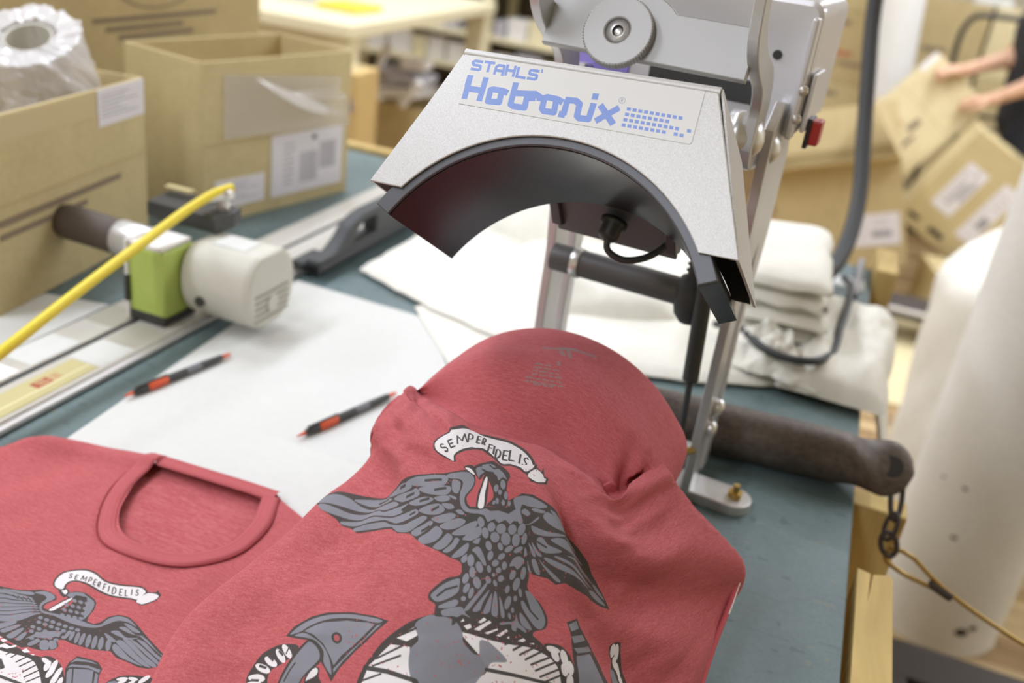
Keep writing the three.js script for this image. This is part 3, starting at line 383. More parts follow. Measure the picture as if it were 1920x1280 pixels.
const EMBLEM_PULLED = [
['D','s',0,[[49.8,358.2],[45.4,379.8],[29.4,387.4],[8.4,390.1],[-15.4,393.7],[-41.1,397.6],[-65.8,401.2],[-76.1,395],[-85.4,377.1],[-84.7,359.7],[-71.4,342.5],[-48.2,328.2],[-22.4,319.7],[3.1,317.8],[27,322.4],[44.8,336.6]]],
['W','p',0,[[-84,370.8],[-81.7,358.4],[-74.2,350.7],[-68.4,345.5],[-54.1,345.1],[-54.4,353.3],[-52.2,361.4],[-47.2,369.1],[-45.8,381.8],[-78.4,385.3]]],
['W','p',0,[[-64.5,341.6],[-52.2,334],[-48.9,335.6],[-49.7,338.3],[-56.9,342.4]]],
['W','s',0,[[-20.5,333.3],[-17.8,331.4],[-10.4,331.9],[-0.9,332.2],[9.9,331.5],[24,329.5],[36,331.5],[42.8,336.8],[45.6,346.2],[46.9,357.6],[43.8,369.2],[-28.5,388.1],[-23.2,362.4],[-5.9,349.3]]],
['G','s',0,[[-51.3,332.6],[-44.7,327],[-38.8,325.1],[-26.8,325.5],[-21.1,330.9],[-20.2,336.3],[-17.7,339.1],[-13.6,342],[-10.5,341.2],[-10.1,334.2],[-6.6,333.3],[-1.8,335],[6.9,341.7],[-2.9,344.7],[-5.9,349.1],[-12,357.1],[-14,364.1],[-14.5,386.2],[-35.6,389],[-46.4,363.4],[-51.4,361.7],[-54.8,354.2],[-53.5,345.9],[-48.6,340.2]]],
['D','l',1.14,[[-64.6,341],[-50.1,334.1]]],
['D','l',1.1,[[-77.8,354.4],[-58.8,344.8]]],
['D','l',1.07,[[-79.5,358.6],[-60.4,350.5]]],
['D','l',1.05,[[-85.1,367.2],[-71.9,361.6]]],
['D','l',2.33,[[-84,359.9],[-68.1,360.1],[-49.5,362.4]]],
['D','l',2.11,[[-6.3,349.2],[13.6,348.9],[34.2,349],[47.7,349.8]]],
['D','l',0.9,[[-83.9,360.2],[-87.5,373.4]]],
['D','l',1.21,[[6,332.3],[9.9,330.1]]],
['D','l',1.22,[[11.5,334.3],[17.9,329.5]]],
['D','l',1.24,[[16,335.9],[25.1,329.5]]],
['D','l',1.25,[[20,337.8],[32.1,329.3]]],
['D','l',1.29,[[24,339.9],[37.2,332]]],
['D','l',1.28,[[27,342.9],[40.9,334.5]]],
['D','l',1.3,[[30.3,346],[43.7,338.4]]],
['D','l',1.31,[[33.1,349],[46.1,341.6]]],
['W','p',0,[[-12.1,323.8],[-8.8,320.1],[-6.8,321.1],[-10.2,324]]],
['W','p',0,[[-14.2,328.4],[-5.3,321.1],[-3.6,321.9],[-10.6,328.5]]],
['W','p',0,[[-7.8,329],[0.5,324.4],[1,325.2],[-5.4,329.3]]],
['W','p',0,[[-0.1,328.8],[6.3,323.2],[7.6,324.1],[2.4,329]]],
['W','p',0,[[6.8,328.4],[8.6,326.7],[8.8,328.5]]],
['W','p',0,[[14.2,328.1],[18.5,324.9],[20.2,326],[17.8,327.8]]],
['W','p',0,[[22.3,327.2],[25.9,325.7],[26.2,326.7]]],
['W','p',0,[[-22.5,326],[-20.9,323.5],[-20.1,324.9]]],
['W','p',0,[[-20.4,327.7],[-16.5,325.6],[-15.4,327.6],[-18,329.4]]],
['D','s',0,[[-170.9,375.2],[-172.9,370.2],[-170.8,365],[-166.1,359.1],[-157.7,355.7],[-148.8,354.1],[-136,354.4],[-136.5,358.9],[-147,364.4],[-153.5,366.9],[-154.9,371.2],[-152.8,379.1],[-166.6,382.6]]],
['W','s',0,[[-138.4,361],[-141.4,360.9],[-146.1,358.9],[-149.9,356.3],[-150.4,354.4],[-147.4,354.5],[-142.6,356.6],[-138.9,359.2]]],
['W','s',0,[[-143.3,363.3],[-146.3,363.2],[-151,361.3],[-154.8,358.7],[-155.3,356.8],[-152.3,356.9],[-147.4,358.8],[-143.7,361.5]]],
['W','s',0,[[-150,364.9],[-152.5,365.5],[-157.4,364.7],[-162,362.8],[-163.5,361.1],[-161,360.5],[-155.9,361.4],[-151.4,363.2]]],
['W','s',0,[[-154.4,367.9],[-156.9,368.7],[-162.2,368.1],[-167.4,366.5],[-169.5,364.8],[-167,364],[-161.6,364.6],[-156.4,366.2]]],
['W','s',0,[[-157,371.2],[-158.7,372.5],[-163.7,372.9],[-169.2,372.2],[-171.9,370.7],[-170.3,369.4],[-165.2,368.9],[-159.7,369.7]]],
['W','s',0,[[-158.6,373.6],[-159.8,375],[-164.1,375.9],[-169.2,375.8],[-171.8,374.7],[-170.8,373.2],[-166.5,372.3],[-161.4,372.5]]],
['D','l',1.17,[[-144.6,359.1],[-143.4,355]]],
['D','l',1.19,[[-152.5,357.5],[-147,359.7]]],
['D','l',1.18,[[-160.5,360.3],[-155.1,362.3]]],
['D','l',1.13,[[-166.1,365],[-158.8,366.1]]],
['D','l',1.12,[[-169.3,371.9],[-162.2,372]]],
['D','s',0,[[-123,371.3],[-121.6,366.1],[-116.8,363.6],[-113.8,364.6],[-113.1,367.8],[-110.3,371.7],[-119.9,374.2]]],
['W','s',0,[[-122.1,370.6],[-119.7,365.9],[-116.7,364],[-114.4,365.5],[-115.6,368],[-119.8,370]]],
['D','s',0,[[-146.3,380.8],[-145,372.5],[-139.1,361.6],[-132.3,353.4],[-127.2,350.7],[-120.5,351.7],[-115.6,356.2],[-114.9,361.3],[-124.7,370.4],[-132.6,385.4]]],
['G','s',0,[[-144.3,379.7],[-142.7,371.9],[-137.2,362.7],[-130.1,353.5],[-126,351.8],[-119.3,354.8],[-116.3,358.9],[-118.6,362.5],[-125.9,370.5],[-133.8,382.4]]],
['D','l',1.12,[[-140,372.1],[-136.9,366.9],[-133.7,362.9]]],
['D','p',0,[[-149.5,350],[-144.4,344.5],[-132.9,337.8],[-120,333.7],[-103,330.9],[-85.8,331],[-71.3,333.1],[-80.2,340.2],[-93.3,352.7],[-100.3,362.1],[-103.2,369.4],[-109.5,364.2],[-115,360.5],[-116,355.4],[-123.3,351.5],[-130.6,351],[-137.7,350.9]]],
['G','s',0,[[-145.7,348.4],[-135.1,341],[-119.3,335.3],[-102.5,332.2],[-85.4,332.2],[-76.5,333.5],[-81.3,335],[-98.3,334.3],[-115,336.8],[-130.5,343.1],[-136.8,346.6],[-143.1,348.5]]],
['G','p',0,[[-134,346.5],[-120.8,340.4],[-104.5,336.4],[-87.8,335.5],[-82.3,336.3],[-91.8,345.7],[-101.8,355.8],[-104.9,361.5],[-109,357.4],[-116.5,351.4],[-124.9,347.9]]],
['G','p',0,[[-80,336.6],[-76.9,335.7],[-91.2,348.2],[-99.7,358.4],[-103.4,364.9],[-104.5,363.3],[-96.4,352.8]]],
['G','s',0,[[-141.3,349.4],[-135,347.6],[-127.3,348.7],[-117.7,351.9],[-110.2,357.5],[-105.6,363.8],[-105.2,365.9],[-112.1,361.1],[-115,355.3],[-122.2,351],[-129.6,350]]],
['D','s',0,[[-104.4,346.8],[-104.8,349.1],[-107,350.2],[-109.8,349.5],[-111.6,347.5],[-111.3,345.3],[-109,344.1],[-106.1,344.8]]],
['R','s',0,[[-106,347],[-106.2,348.3],[-107.4,348.9],[-109,348.6],[-110,347.4],[-109.8,346],[-108.6,345.4],[-107,345.8]]],
['D','p',0,[[46.8,306.3],[55.8,300.1],[59.1,305.7],[70.7,315.4],[76.9,323.7],[85.4,350.1],[57.3,352.1],[53.5,328.4],[50.3,315]]],
['G','p',0,[[48.3,307.6],[55,302.1],[57.2,307.1],[50.3,311.7]]],
['G','p',0,[[50.5,315.2],[60.9,310.7],[64.2,314],[53.1,319.1]]],
['G','p',0,[[53.5,322.5],[67.5,317.9],[71.4,320.5],[56.2,325.1]]],
['G','p',0,[[55.7,327.1],[67.4,323.5],[78.2,349.8],[58.6,351.8]]],
['D','s',0,[[33,325.5],[39.1,322.8],[46.7,323.9],[53.4,331.5],[57.3,352.1],[48.7,353.5],[43,334.8]]],
['W','s',0,[[44.3,327],[42.1,328.2],[38.4,328.3],[35.4,327.2],[34.6,325.7],[36.5,324.5],[40.2,324.4],[43.5,325.4]]],
['W','s',0,[[43.4,328.5],[44.4,331.3],[43.5,333.3],[41.3,333.2],[39.1,331.1],[38.1,328.3],[38.9,326.4],[41.1,326.4]]],
['W','s',0,[[49.8,328.9],[50.3,332.7],[49.1,334.9],[47,334.1],[45.3,330.8],[44.6,327.2],[45.5,325.1],[47.7,325.8]]],
['W','s',0,[[50.2,336.8],[50.2,340.1],[48.9,342],[47.1,341.4],[45.7,338.7],[45.5,335.5],[46.8,333.7],[48.7,334.2]]],
['W','s',0,[[53.9,335.1],[53.8,338.8],[52.5,340.8],[50.8,339.9],[49.6,336.8],[49.5,333.2],[50.7,331.3],[52.5,332]]],
['W','s',0,[[54.2,344.2],[54,347.9],[52.6,349.8],[50.7,349],[49.5,345.9],[49.7,342.3],[51.1,340.3],[53,341]]],
['D','s',0,[[96.4,318.6],[102.6,318.3],[107,323.9],[114.2,355.2],[90.3,350.7],[100.1,332.1],[96.8,324.2]]],
['G','p',0,[[98.2,333.9],[102,336.4],[105.3,353.2],[91.8,350.9]]],
['W','s',0,[[102.2,323.4],[102,326.5],[100.5,327.6],[98.7,326],[97.5,322.6],[97.6,319.4],[99,318.3],[101,319.9]]],
['W','s',0,[[106,325.3],[106.4,329.2],[105.3,330.8],[103.6,329],[102,324.8],[101.3,320.8],[102.2,319.2],[104.2,321.1]]],
['W','s',0,[[105.9,332.1],[106,335.3],[104.8,336.6],[103.2,335.2],[101.9,331.9],[101.5,328.7],[102.5,327.4],[104.3,328.8]]],
['W','s',0,[[108.7,336.8],[108.8,340.3],[107.7,341.7],[106,340.3],[104.8,336.8],[104.5,333.2],[105.4,331.8],[107.3,333.3]]],
['W','s',0,[[109.7,344],[109.7,347.3],[108.6,348.6],[106.9,347.2],[105.7,344],[105.8,340.7],[106.9,339.3],[108.6,340.7]]],
['D','s',0,[[-32.9,260.6],[-28.8,257.2],[-7.4,250],[4.6,246.6],[17,254.7],[17.6,271.4],[18.7,284],[18.5,293.7],[28,300.1],[33.7,307.6],[33.1,314.3],[25.6,318.8],[23.7,323.5],[15.2,324.6],[9.6,323.8],[2.2,322.3],[-8.5,319.5],[-18.8,320.3],[-22.5,323.5],[-27.1,328.7],[-28.7,324.2],[-38.5,325.4],[-39.7,319.1],[-44.4,316.9],[-44.5,311.8],[-36.3,302.4],[-27.6,298.3],[-27.4,291.8],[-33.5,278]]],
['D','p',0,[[-187.7,270.3],[-161,265.2],[-125,259.9],[-96.9,252.2],[-51.6,239.2],[-30.2,231.2],[-23.1,231.5],[-22.7,238.1],[-25.9,245],[-29.4,250.1],[-28.9,254.4],[-24.4,256.6],[-18.7,255.7],[-10.1,261.4],[-10.9,285.7],[-25.9,292.2],[-30.4,290.1],[-36.2,289.4],[-45.2,287.5],[-54.6,286.5],[-62.6,284.6],[-69.9,281.9],[-80.3,283],[-88,281],[-127.7,282.7],[-136.9,280.4],[-145.3,280.2],[-151.2,278.2],[-165.8,276.3],[-177.3,272.8]]],
['G','s',0,[[-184.4,270.2],[-154.4,266.4],[-137.2,268],[-124.3,267.7],[-103.8,263.7],[-92.6,265.3],[-98.6,267.7],[-107.9,269.3],[-117.3,268.7],[-133,270.4],[-158.7,272.2],[-174.8,272.3]]],
['G','s',0,[[-172.9,273.3],[-143.2,273.4],[-116.3,269.7],[-105.9,270.6],[-92,267.6],[-81,264.4],[-85.9,268.4],[-84,270.2],[-92.8,273.3],[-106.7,273.1],[-120.7,273.3],[-136.8,275.8],[-162.2,276.6]]],
['G','s',0,[[-146.8,278.6],[-135.9,276.8],[-115.2,274.1],[-101.1,274.4],[-90.5,274.2],[-80.3,270.5],[-71.5,267.1],[-68.1,269.1],[-76.5,274.6],[-85.1,277.4],[-92.3,276.8],[-101.8,275.9],[-120.5,277.7],[-143.5,279.6]]],
['G','s',0,[[-132.9,280],[-116.2,278.3],[-100.1,277.1],[-89.5,278.6],[-77.4,277.7],[-70.2,274.1],[-63.6,270.2],[-59.4,270.6],[-64.6,275.8],[-71.1,280.9],[-80.7,282.2],[-86.7,280.4],[-92,280],[-128.7,281.7]]],
['G','s',0,[[-145.8,265.9],[-124,260.7],[-107.6,261.9],[-119.2,264.9],[-132.5,266.3]]],
['G','s',0,[[-120.2,259.8],[-92.5,253.3],[-81.2,254.1],[-89.1,257.9],[-103.3,259.8],[-114,259.9]]],
['G','s',0,[[-88.6,252.3],[-51.6,240.6],[-49.3,246.4],[-60.4,250.6],[-75.5,253.3]]],
['G','s',0,[[-72.9,254.3],[-47.5,247.2],[-44.5,250.4],[-49.3,254],[-63,256.1]]],
['G','s',0,[[-103.5,261.6],[-84.1,257.6],[-75.8,254.6],[-71.3,258.2],[-84.5,263.1],[-91.9,263.7]]],
['G','s',0,[[-80.2,263.8],[-66.5,258.7],[-57.1,258.2],[-63.1,262.7],[-72.5,264.9]]],
['G','s',0,[[-56.5,257],[-46.2,253.5],[-43.3,255.6],[-48.2,258.1],[-53.7,258.6]]],
['G','s',0,[[-68,267.1],[-53.1,260.3],[-46.1,262.6],[-51.2,266.6],[-59.4,268.4]]],
['G','s',0,[[-49.2,259.5],[-41.2,258],[-38.5,260],[-44.1,261.7]]],
['G','s',0,[[-55.5,270],[-42,263.9],[-36.1,264.2],[-40.9,268.4],[-49,271.4]]],
['G','s',0,[[-47.7,272.8],[-35,265.7],[-28.1,265.6],[-32,270.2],[-41.7,274.1]]],
['G','s',0,[[-37.1,274.9],[-21.3,263.9],[-19.6,266.6],[-24.4,272.5],[-32.4,275.4]]],
['G','s',0,[[-28.8,276.2],[-17.3,266],[-16.4,271.6],[-21.5,276],[-25.7,277]]],
['G','s',0,[[-69.2,281.2],[-62.9,276.1],[-56.6,271.8],[-54,272.8],[-58.9,278.5],[-64.2,282.5]]],
['G','s',0,[[-62,283.8],[-55.8,278.6],[-50.6,273.9],[-44.7,276.3],[-48.8,282.3],[-57,285.7]]],
['G','s',0,[[-49.7,286],[-44.4,280.2],[-40.5,276.1],[-36.6,277.8],[-40.1,283.5],[-44.8,286.6]]],
['G','s',0,[[-41.9,286.7],[-36.5,281.3],[-34.6,277.5],[-31.3,277.8],[-34.1,283.4],[-38.6,287]]],
['G','s',0,[[-35,288.5],[-29.8,282.5],[-24.8,278.5],[-23.9,281.3],[-26.8,285.9],[-32.5,288.9]]],
['G','s',0,[[-28.1,288.7],[-24.6,285.1],[-25.1,290]]],
['G','s',0,[[-43.2,242.1],[-36.3,242.2],[-37.5,249.9],[-43,249]]],
['G','s',0,[[-21.3,277.1],[-16.5,273.3],[-17.3,277.1]]],
['G','s',0,[[-44.8,252.7],[-38.6,252.9],[-38.3,254.5],[-43,253.9]]],
['G','s',0,[[-36.8,261.2],[-32.8,259.7],[-29.6,261.7],[-33.6,262.6]]],
['G','s',0,[[-48,239.2],[-30.7,233],[-24.6,234],[-24.7,239.3],[-28,245.5],[-31.1,250.5],[-30.3,255.3],[-25.1,258.3],[-20.8,258.9],[-29.9,259.7],[-34.2,255.7],[-35.4,249.4],[-33.9,242],[-37,239.9],[-46.3,241.6]]],
['D','l',1.72,[[-96.8,256.1],[-90.5,254.5]]],
['D','l',1.59,[[-125.1,263.4],[-114.4,261.5]]],
['D','l',1.71,[[-67.7,248.3],[-53.8,244.5]]],
['D','l',1.59,[[-57.2,252.5],[-48.8,249.1]]],
['D','l',1.65,[[-85.1,260.7],[-78,257.9]]],
['D','l',1.57,[[-68.7,261.7],[-61.2,258.9]]],
['D','l',1.52,[[-56.4,265.2],[-51.8,262.1]]],
['D','l',1.44,[[-61.1,278.8],[-56.3,275.2]]],
['D','l',1.6,[[-85.8,268.6],[-81.6,266.5]]],
['D','l',1.54,[[-74.9,270.9],[-71.5,269]]],
['D','p',0,[[1.5,241.3],[12.5,231.7],[20.1,229.9],[30.2,232.5],[47,236.9],[60.8,247.2],[72.1,256.9],[83.6,273.7],[91.8,293],[62.6,281],[43.7,278.5],[37.8,282.6],[31.5,280.6],[21.5,282.6],[17.3,281.6],[9.6,280.6],[-0.7,251.6]]],
['G','s',0,[[5.4,238.9],[12.1,233.6],[19.7,231.9],[28.5,234.4],[23.7,237],[15.5,238.7],[11.5,239.6],[10,245.5],[11.9,251.4],[9.1,253.8],[7.6,247.8]]],
['G','s',0,[[10.6,245.2],[13.5,241.5],[17,243.1],[14.7,245.9]]],
['G','s',0,[[18,239.8],[21,238.1],[26.6,238],[25.9,239.5],[20.8,240.5]]],
['G','s',0,[[30.3,236.3],[34.9,236.3],[48.2,239.4],[46.2,242.5],[35.8,241.8]]],
['G','s',0,[[25.9,242.8],[28.6,238.2],[38,241.3],[46.2,243.2],[34.4,246.5]]],
['G','s',0,[[12.7,252.7],[16.6,250.2],[22,243.6],[22.6,244.4],[17.2,250.4]]],
['G','s',0,[[18,252.3],[19.7,250.5],[31.1,250.1],[40.7,247.7],[32.6,252],[21.1,254.7]]],
['G','s',0,[[22.7,257.3],[26.1,255.2],[30.3,258.2],[38.7,259.3],[30.7,263.6],[24.2,263.3]]],
['G','s',0,[[31.5,254.4],[39.7,250.8],[49.4,254.4],[57.2,256],[48.1,257.1],[38.6,256.5]]],
['G','s',0,[[42.1,249.5],[45.7,247.7],[58.6,253.7],[66.7,259.5],[55.7,254.6]]],
['G','s',0,[[47.2,245.2],[50.8,243.3],[59,251],[56.7,250.4]]],
['G','s',0,[[17.1,263],[20.7,265.7],[22.6,269],[20.4,269.6]]],
['G','s',0,[[19.3,261.3],[23.1,264.5],[26.9,267],[23.9,268.1],[20.7,265]]],
['G','s',0,[[14.7,272.5],[15,266.9],[16.7,270.9]]],
['G','s',0,[[28.5,268.2],[32.2,266.6],[48.2,268.5],[65.7,275.4],[51.7,271.7],[35.9,270.5]]],
['G','s',0,[[35,264.2],[40.6,263.2],[57,266.8],[73.5,275.9],[63.9,271.9],[47.2,266.3]]],
['G','s',0,[[42.2,260.6],[60,258.7],[77.6,273.8],[69.6,268.7],[54.9,261.2]]],
['G','s',0,[[24.8,269.9],[28.5,272.2],[40.4,278],[37.7,279.9],[29.3,274.5]]],
['G','s',0,[[20,273.3],[22.9,272],[26.2,280.1],[22.6,280]]],
['G','s',0,[[17.1,274.9],[19,279.6],[20.1,281.8],[18,281.1]]],
['G','s',0,[[66.2,277.2],[75.6,278.5],[87.5,289.4],[74.7,283.1]]],
['G','s',0,[[76.4,274.3],[81.1,275.8],[87.5,285.8],[81.2,280.7]]],
['D','l',1.28,[[23.3,259.2],[29.1,260.2]]],
['D','l',1.01,[[34.9,236.2],[44.7,238.7]]],
['G','p',0,[[-31.3,258.7],[-20.3,256.1],[-13.8,253.4],[-11.3,254.1],[-5.5,251.4],[1.7,250.7],[6.3,245.6],[9.3,245.3],[10.9,251.9],[5.5,253.9],[3.4,257.2],[-0.3,255.6],[-4.8,259.5],[-7.9,258],[-12.2,261.7],[-15.1,258.2],[-20,258.5],[-25.7,259.1]]],
['G','s',0,[[-14.7,262],[-14.4,264.3],[-15.5,266],[-17.4,266],[-19,264.4],[-19.3,262],[-18.2,260.3],[-16.3,260.3]]],
['G','s',0,[[-6.8,263.7],[-7.9,266.1],[-9.8,267.3],[-11.5,266.5],[-11.8,264.2],[-10.7,261.8],[-8.8,260.7],[-7.2,261.5]]],
['G','s',0,[[0.5,262.7],[-1.3,265.2],[-3.9,266.2],[-5.7,265],[-5.8,262.5],[-4.1,260],[-1.5,259],[0.4,260.1]]],
['G','s',0,[[8,259],[6.9,261.7],[4.8,263.4],[2.9,262.9],[2.3,260.6],[3.3,257.9],[5.5,256.2],[7.4,256.7]]],
['G','s',0,[[13.7,256.4],[12.3,259.7],[10.3,261.2],[9,260.1],[9.1,257.1],[10.5,253.9],[12.5,252.3],[13.9,253.4]]],
['G','s',0,[[-11,268],[-10.9,270.6],[-12.2,272.2],[-14,272.1],[-15.4,270.2],[-15.4,267.6],[-14.2,265.9],[-12.3,266.1]]],
['G','s',0,[[-3.5,268],[-3.8,270.6],[-5.6,272.6],[-7.9,272.8],[-9.4,271.1],[-9.1,268.5],[-7.3,266.6],[-5,266.3]]],
['G','s',0,[[4.4,266.1],[3.9,269.4],[1.7,271.7],[-0.8,271.7],[-2.2,269.4],[-1.8,266.2],[0.3,263.9],[2.9,263.8]]],
['G','s',0,[[10.9,264.3],[10.1,267.6],[8.2,269.7],[6.3,269.1],[5.6,266.4],[6.4,263.1],[8.3,261.1],[10.2,261.6]]],
['G','s',0,[[15.5,261.2],[14.7,264.2],[13.3,265.7],[12.3,264.9],[12.2,262.2],[13.1,259.3],[14.4,257.8],[15.4,258.6]]],
['G','s',0,[[-8.4,275.1],[-8.2,277.3],[-9.2,278.9],[-10.9,278.8],[-12.2,277.3],[-12.4,275.1],[-11.3,273.6],[-9.7,273.6]]],
['G','s',0,[[-0.8,272.9],[-0.5,274.7],[-1.3,276.1],[-2.7,276.3],[-3.9,275.2],[-4.2,273.4],[-3.4,272.1],[-2,271.8]]],
['G','s',0,[[6.4,270.3],[6.4,271.8],[4.9,274.2],[2.7,276],[1.1,276.2],[1.1,274.7],[2.7,272.3],[4.9,270.5]]],
['G','s',0,[[13.3,267.6],[13.1,269.2],[11.3,271.8],[8.9,273.7],[7.4,273.9],[7.6,272.3],[9.5,269.8],[11.8,267.9]]],
['G','s',0,[[-6.9,281.9],[-7.9,284.2],[-9.4,285.2],[-10.5,284.3],[-10.5,282.1],[-9.6,279.9],[-8.1,278.9],[-7,279.7]]],
['G','s',0,[[1,277.5],[1.2,278.9],[0.1,281],[-1.8,282.5],[-3.3,282.6],[-3.5,281.3],[-2.4,279.2],[-0.5,277.7]]],
['G','s',0,[[-3.5,283.5],[-2.8,284.7],[-3.6,286.6],[-5.2,287.8],[-6.8,287.8],[-7.4,286.5],[-6.7,284.7],[-5.1,283.5]]],
['G','s',0,[[2.9,284.7],[2.3,286.7],[1,287.9],[-0.2,287.4],[-0.6,285.6],[-0,283.6],[1.3,282.4],[2.5,282.9]]],
['G','s',0,[[-7.7,289.9],[-7.7,291.6],[-8.5,292.6],[-9.6,292.3],[-10.3,291],[-10.3,289.3],[-9.5,288.3],[-8.4,288.5]]],
['G','s',0,[[-1.1,289.7],[-2.2,290.9],[-3.6,291.2],[-4.4,290.4],[-4.2,289],[-3.1,287.7],[-1.7,287.4],[-0.9,288.2]]],
['G','s',0,[[-4.7,292.8],[-4.9,293.7],[-5.7,294.3],[-6.5,294.1],[-6.9,293.4],[-6.6,292.5],[-5.9,292],[-5.1,292.1]]],
['G','s',0,[[-7.5,296.1],[-7.2,297.8],[-8,299.1],[-9.4,299.2],[-10.5,298],[-10.8,296.4],[-10.1,295.1],[-8.7,295]]],
['G','s',0,[[1,294.5],[-0.3,295.8],[-1.8,296],[-2.7,295],[-2.4,293.4],[-1,292.1],[0.5,291.9],[1.4,292.8]]],
['G','s',0,[[-3.2,297.2],[-2.9,298.6],[-3.4,299.6],[-4.5,299.6],[-5.4,298.6],[-5.7,297.2],[-5.2,296.2],[-4.2,296.2]]],
['G','s',0,[[-19,287.9],[-19.4,290.6],[-20.9,292],[-22.7,291.3],[-23.7,288.9],[-23.3,286.2],[-21.7,284.7],[-19.9,285.4]]],
['G','s',0,[[-17.5,294.6],[-17.8,297.1],[-19.1,298.3],[-20.6,297.7],[-21.5,295.5],[-21.2,293],[-19.8,291.7],[-18.3,292.4]]],
['G','s',0,[[-13.2,290],[-12.9,292.5],[-14,294.1],[-15.8,293.9],[-17.3,292],[-17.6,289.5],[-16.5,287.9],[-14.7,288.1]]],
['G','s',0,[[-21.4,300.1],[-22.5,302.2],[-24,302.9],[-25.2,301.8],[-25.2,299.6],[-24.1,297.5],[-22.5,296.8],[-21.4,297.8]]],
['G','s',0,[[-13.7,299.2],[-13.5,301.7],[-14.7,303.3],[-16.6,303.2],[-18.1,301.4],[-18.4,298.9],[-17.2,297.3],[-15.3,297.4]]],
['G','s',0,[[-24.3,289],[-25.7,290.4],[-27.3,290.7],[-28.1,289.6],[-27.7,287.7],[-26.2,286.3],[-24.6,286],[-23.8,287.1]]],
['G','s',0,[[-19,287.6],[-19.7,290.4],[-21.7,290.9],[-23,288.4],[-22.3,285.6],[-20.3,285.1]]],
['G','s',0,[[-13.6,289.8],[-13.6,292.5],[-15.4,293.5],[-17.2,291.7],[-17.3,289],[-15.4,288.1]]],
['G','s',0,[[-17.8,294.9],[-18.5,297.4],[-20.3,297.8],[-21.4,295.6],[-20.8,293.1],[-19,292.7]]],
['G','s',0,[[-13.8,300.1],[-13.8,303.2],[-15.8,304],[-17.8,301.8],[-17.7,298.8],[-15.7,297.9]]],
['G','s',0,[[-22,299.4],[-23.6,301.7],[-25.2,301.4],[-25.1,298.7],[-23.5,296.5],[-21.9,296.8]]],
['G','s',0,[[-17.2,307.7],[-18.3,310.7],[-19.7,310.7],[-20.1,307.6],[-18.9,304.6],[-17.5,304.6]]],
['G','s',0,[[-20.2,305.7],[-21.9,308.3],[-23.6,307.9],[-23.6,304.9],[-21.8,302.3],[-20.1,302.7]]],
['G','s',0,[[9.1,288.9],[7.2,292.1],[5.4,292.1],[5.4,289.1],[7.2,286],[9.1,285.8]]],
['G','s',0,[[12.6,293.4],[10.6,297.5],[8.4,297.8],[8.1,294.1],[10.1,289.9],[12.3,289.6]]],
['G','s',0,[[16.4,284.2],[15,288.6],[13.1,289.1],[12.8,285.3],[14.2,280.9],[16,280.4]]],
['G','s',0,[[5.9,299],[4.7,301.4],[3.2,301.5],[2.9,299.2],[4.1,296.8],[5.6,296.7]]],
['G','s',0,[[7.4,307.1],[5.6,311],[3.7,311],[3.5,307.2],[5.3,303.3],[7.3,303.2]]],
['G','s',0,[[14.6,297.4],[14.7,300],[13.6,300.6],[12.4,298.6],[12.3,296],[13.4,295.4]]],
['G','s',0,[[11.7,302.4],[11.2,304.2],[9.9,304.7],[9.1,303.3],[9.6,301.5],[10.9,301]]],
['G','s',0,[[10.3,310.2],[10,311.8],[8.9,312.1],[8.2,310.9],[8.5,309.4],[9.6,309]]],
['G','s',0,[[8.5,314.3],[8.6,316.1],[7.7,316.5],[6.6,315.2],[6.6,313.4],[7.5,312.9]]],
['G','s',0,[[-21.4,312.7],[-22.7,313.5],[-24.1,312.8],[-24,311.3],[-22.7,310.5],[-21.3,311.2]]],
['G','s',0,[[-21.1,281.9],[-17.3,279],[-14.3,281.3],[-11,288.1],[-12.6,289],[-15.5,286.2],[-18.6,283.4]]],
['G','s',0,[[4.8,284],[7.9,277.3],[12.4,274.6],[14.9,276.7],[10.5,283.8],[8.1,282.8]]],
['G','s',0,[[-43.6,314.7],[-41.7,310.9],[-35.8,304.9],[-27.8,300.5],[-26.7,304.7],[-27,308.8],[-32.2,313.7],[-39,317]]],
['G','s',0,[[-37.2,319.3],[-28.3,313.7],[-25.5,314.6],[-27.5,318],[-35.4,320.3]]],
['G','s',0,[[-34.5,321.4],[-25.5,317.7],[-22.3,317.6],[-19.8,320.5],[-16.9,322.3],[-21.7,321.4],[-24.6,323.4],[-27.7,323.5],[-33.5,324.4]]],
['G','s',0,[[-20.7,317.2],[-10.5,299.8],[-9.9,301.7],[-15.7,312.7],[-19,318.3]]],
['G','s',0,[[-16,317.2],[-8.5,303.9],[-8,304.8],[-10.7,311.6],[-12,316.7]]],
['G','s',0,[[-9.7,317.3],[-6.3,305.4],[-5.6,306.8],[-5.8,315.7]]],
['G','s',0,[[-4.5,316.5],[-4.2,303.8],[-2.6,304.4],[-0.4,316.4]]],
['G','s',0,[[-0.6,304.9],[3.6,312.9],[4.1,316.7],[1.9,316.3]]],
['G','s',0,[[17,295.6],[21,295.6],[28.8,302.7],[32.5,309.6],[31.1,314.8],[26.4,315.8],[18,309.2],[14.7,304.5],[16.1,302.5],[21.8,306.2],[18.9,300.3]]],
['G','s',0,[[14.7,310.3],[20.9,314.6],[23.6,318.2],[18.5,318.3],[15.4,315.8]]],
['G','s',0,[[2.1,320.5],[10.9,316.9],[12,312.4],[14.3,316.8],[19.7,319.6],[19.3,321.2],[13.6,320.1],[12.8,322.7],[9.9,322.2],[9,319.5],[2.7,321.7]]],
['D','l',1.3,[[-39.5,313.6],[-35,308.8],[-28.2,305.4]]],
['D','l',1.33,[[17.4,302.2],[21.2,306.4],[27.3,310]]],
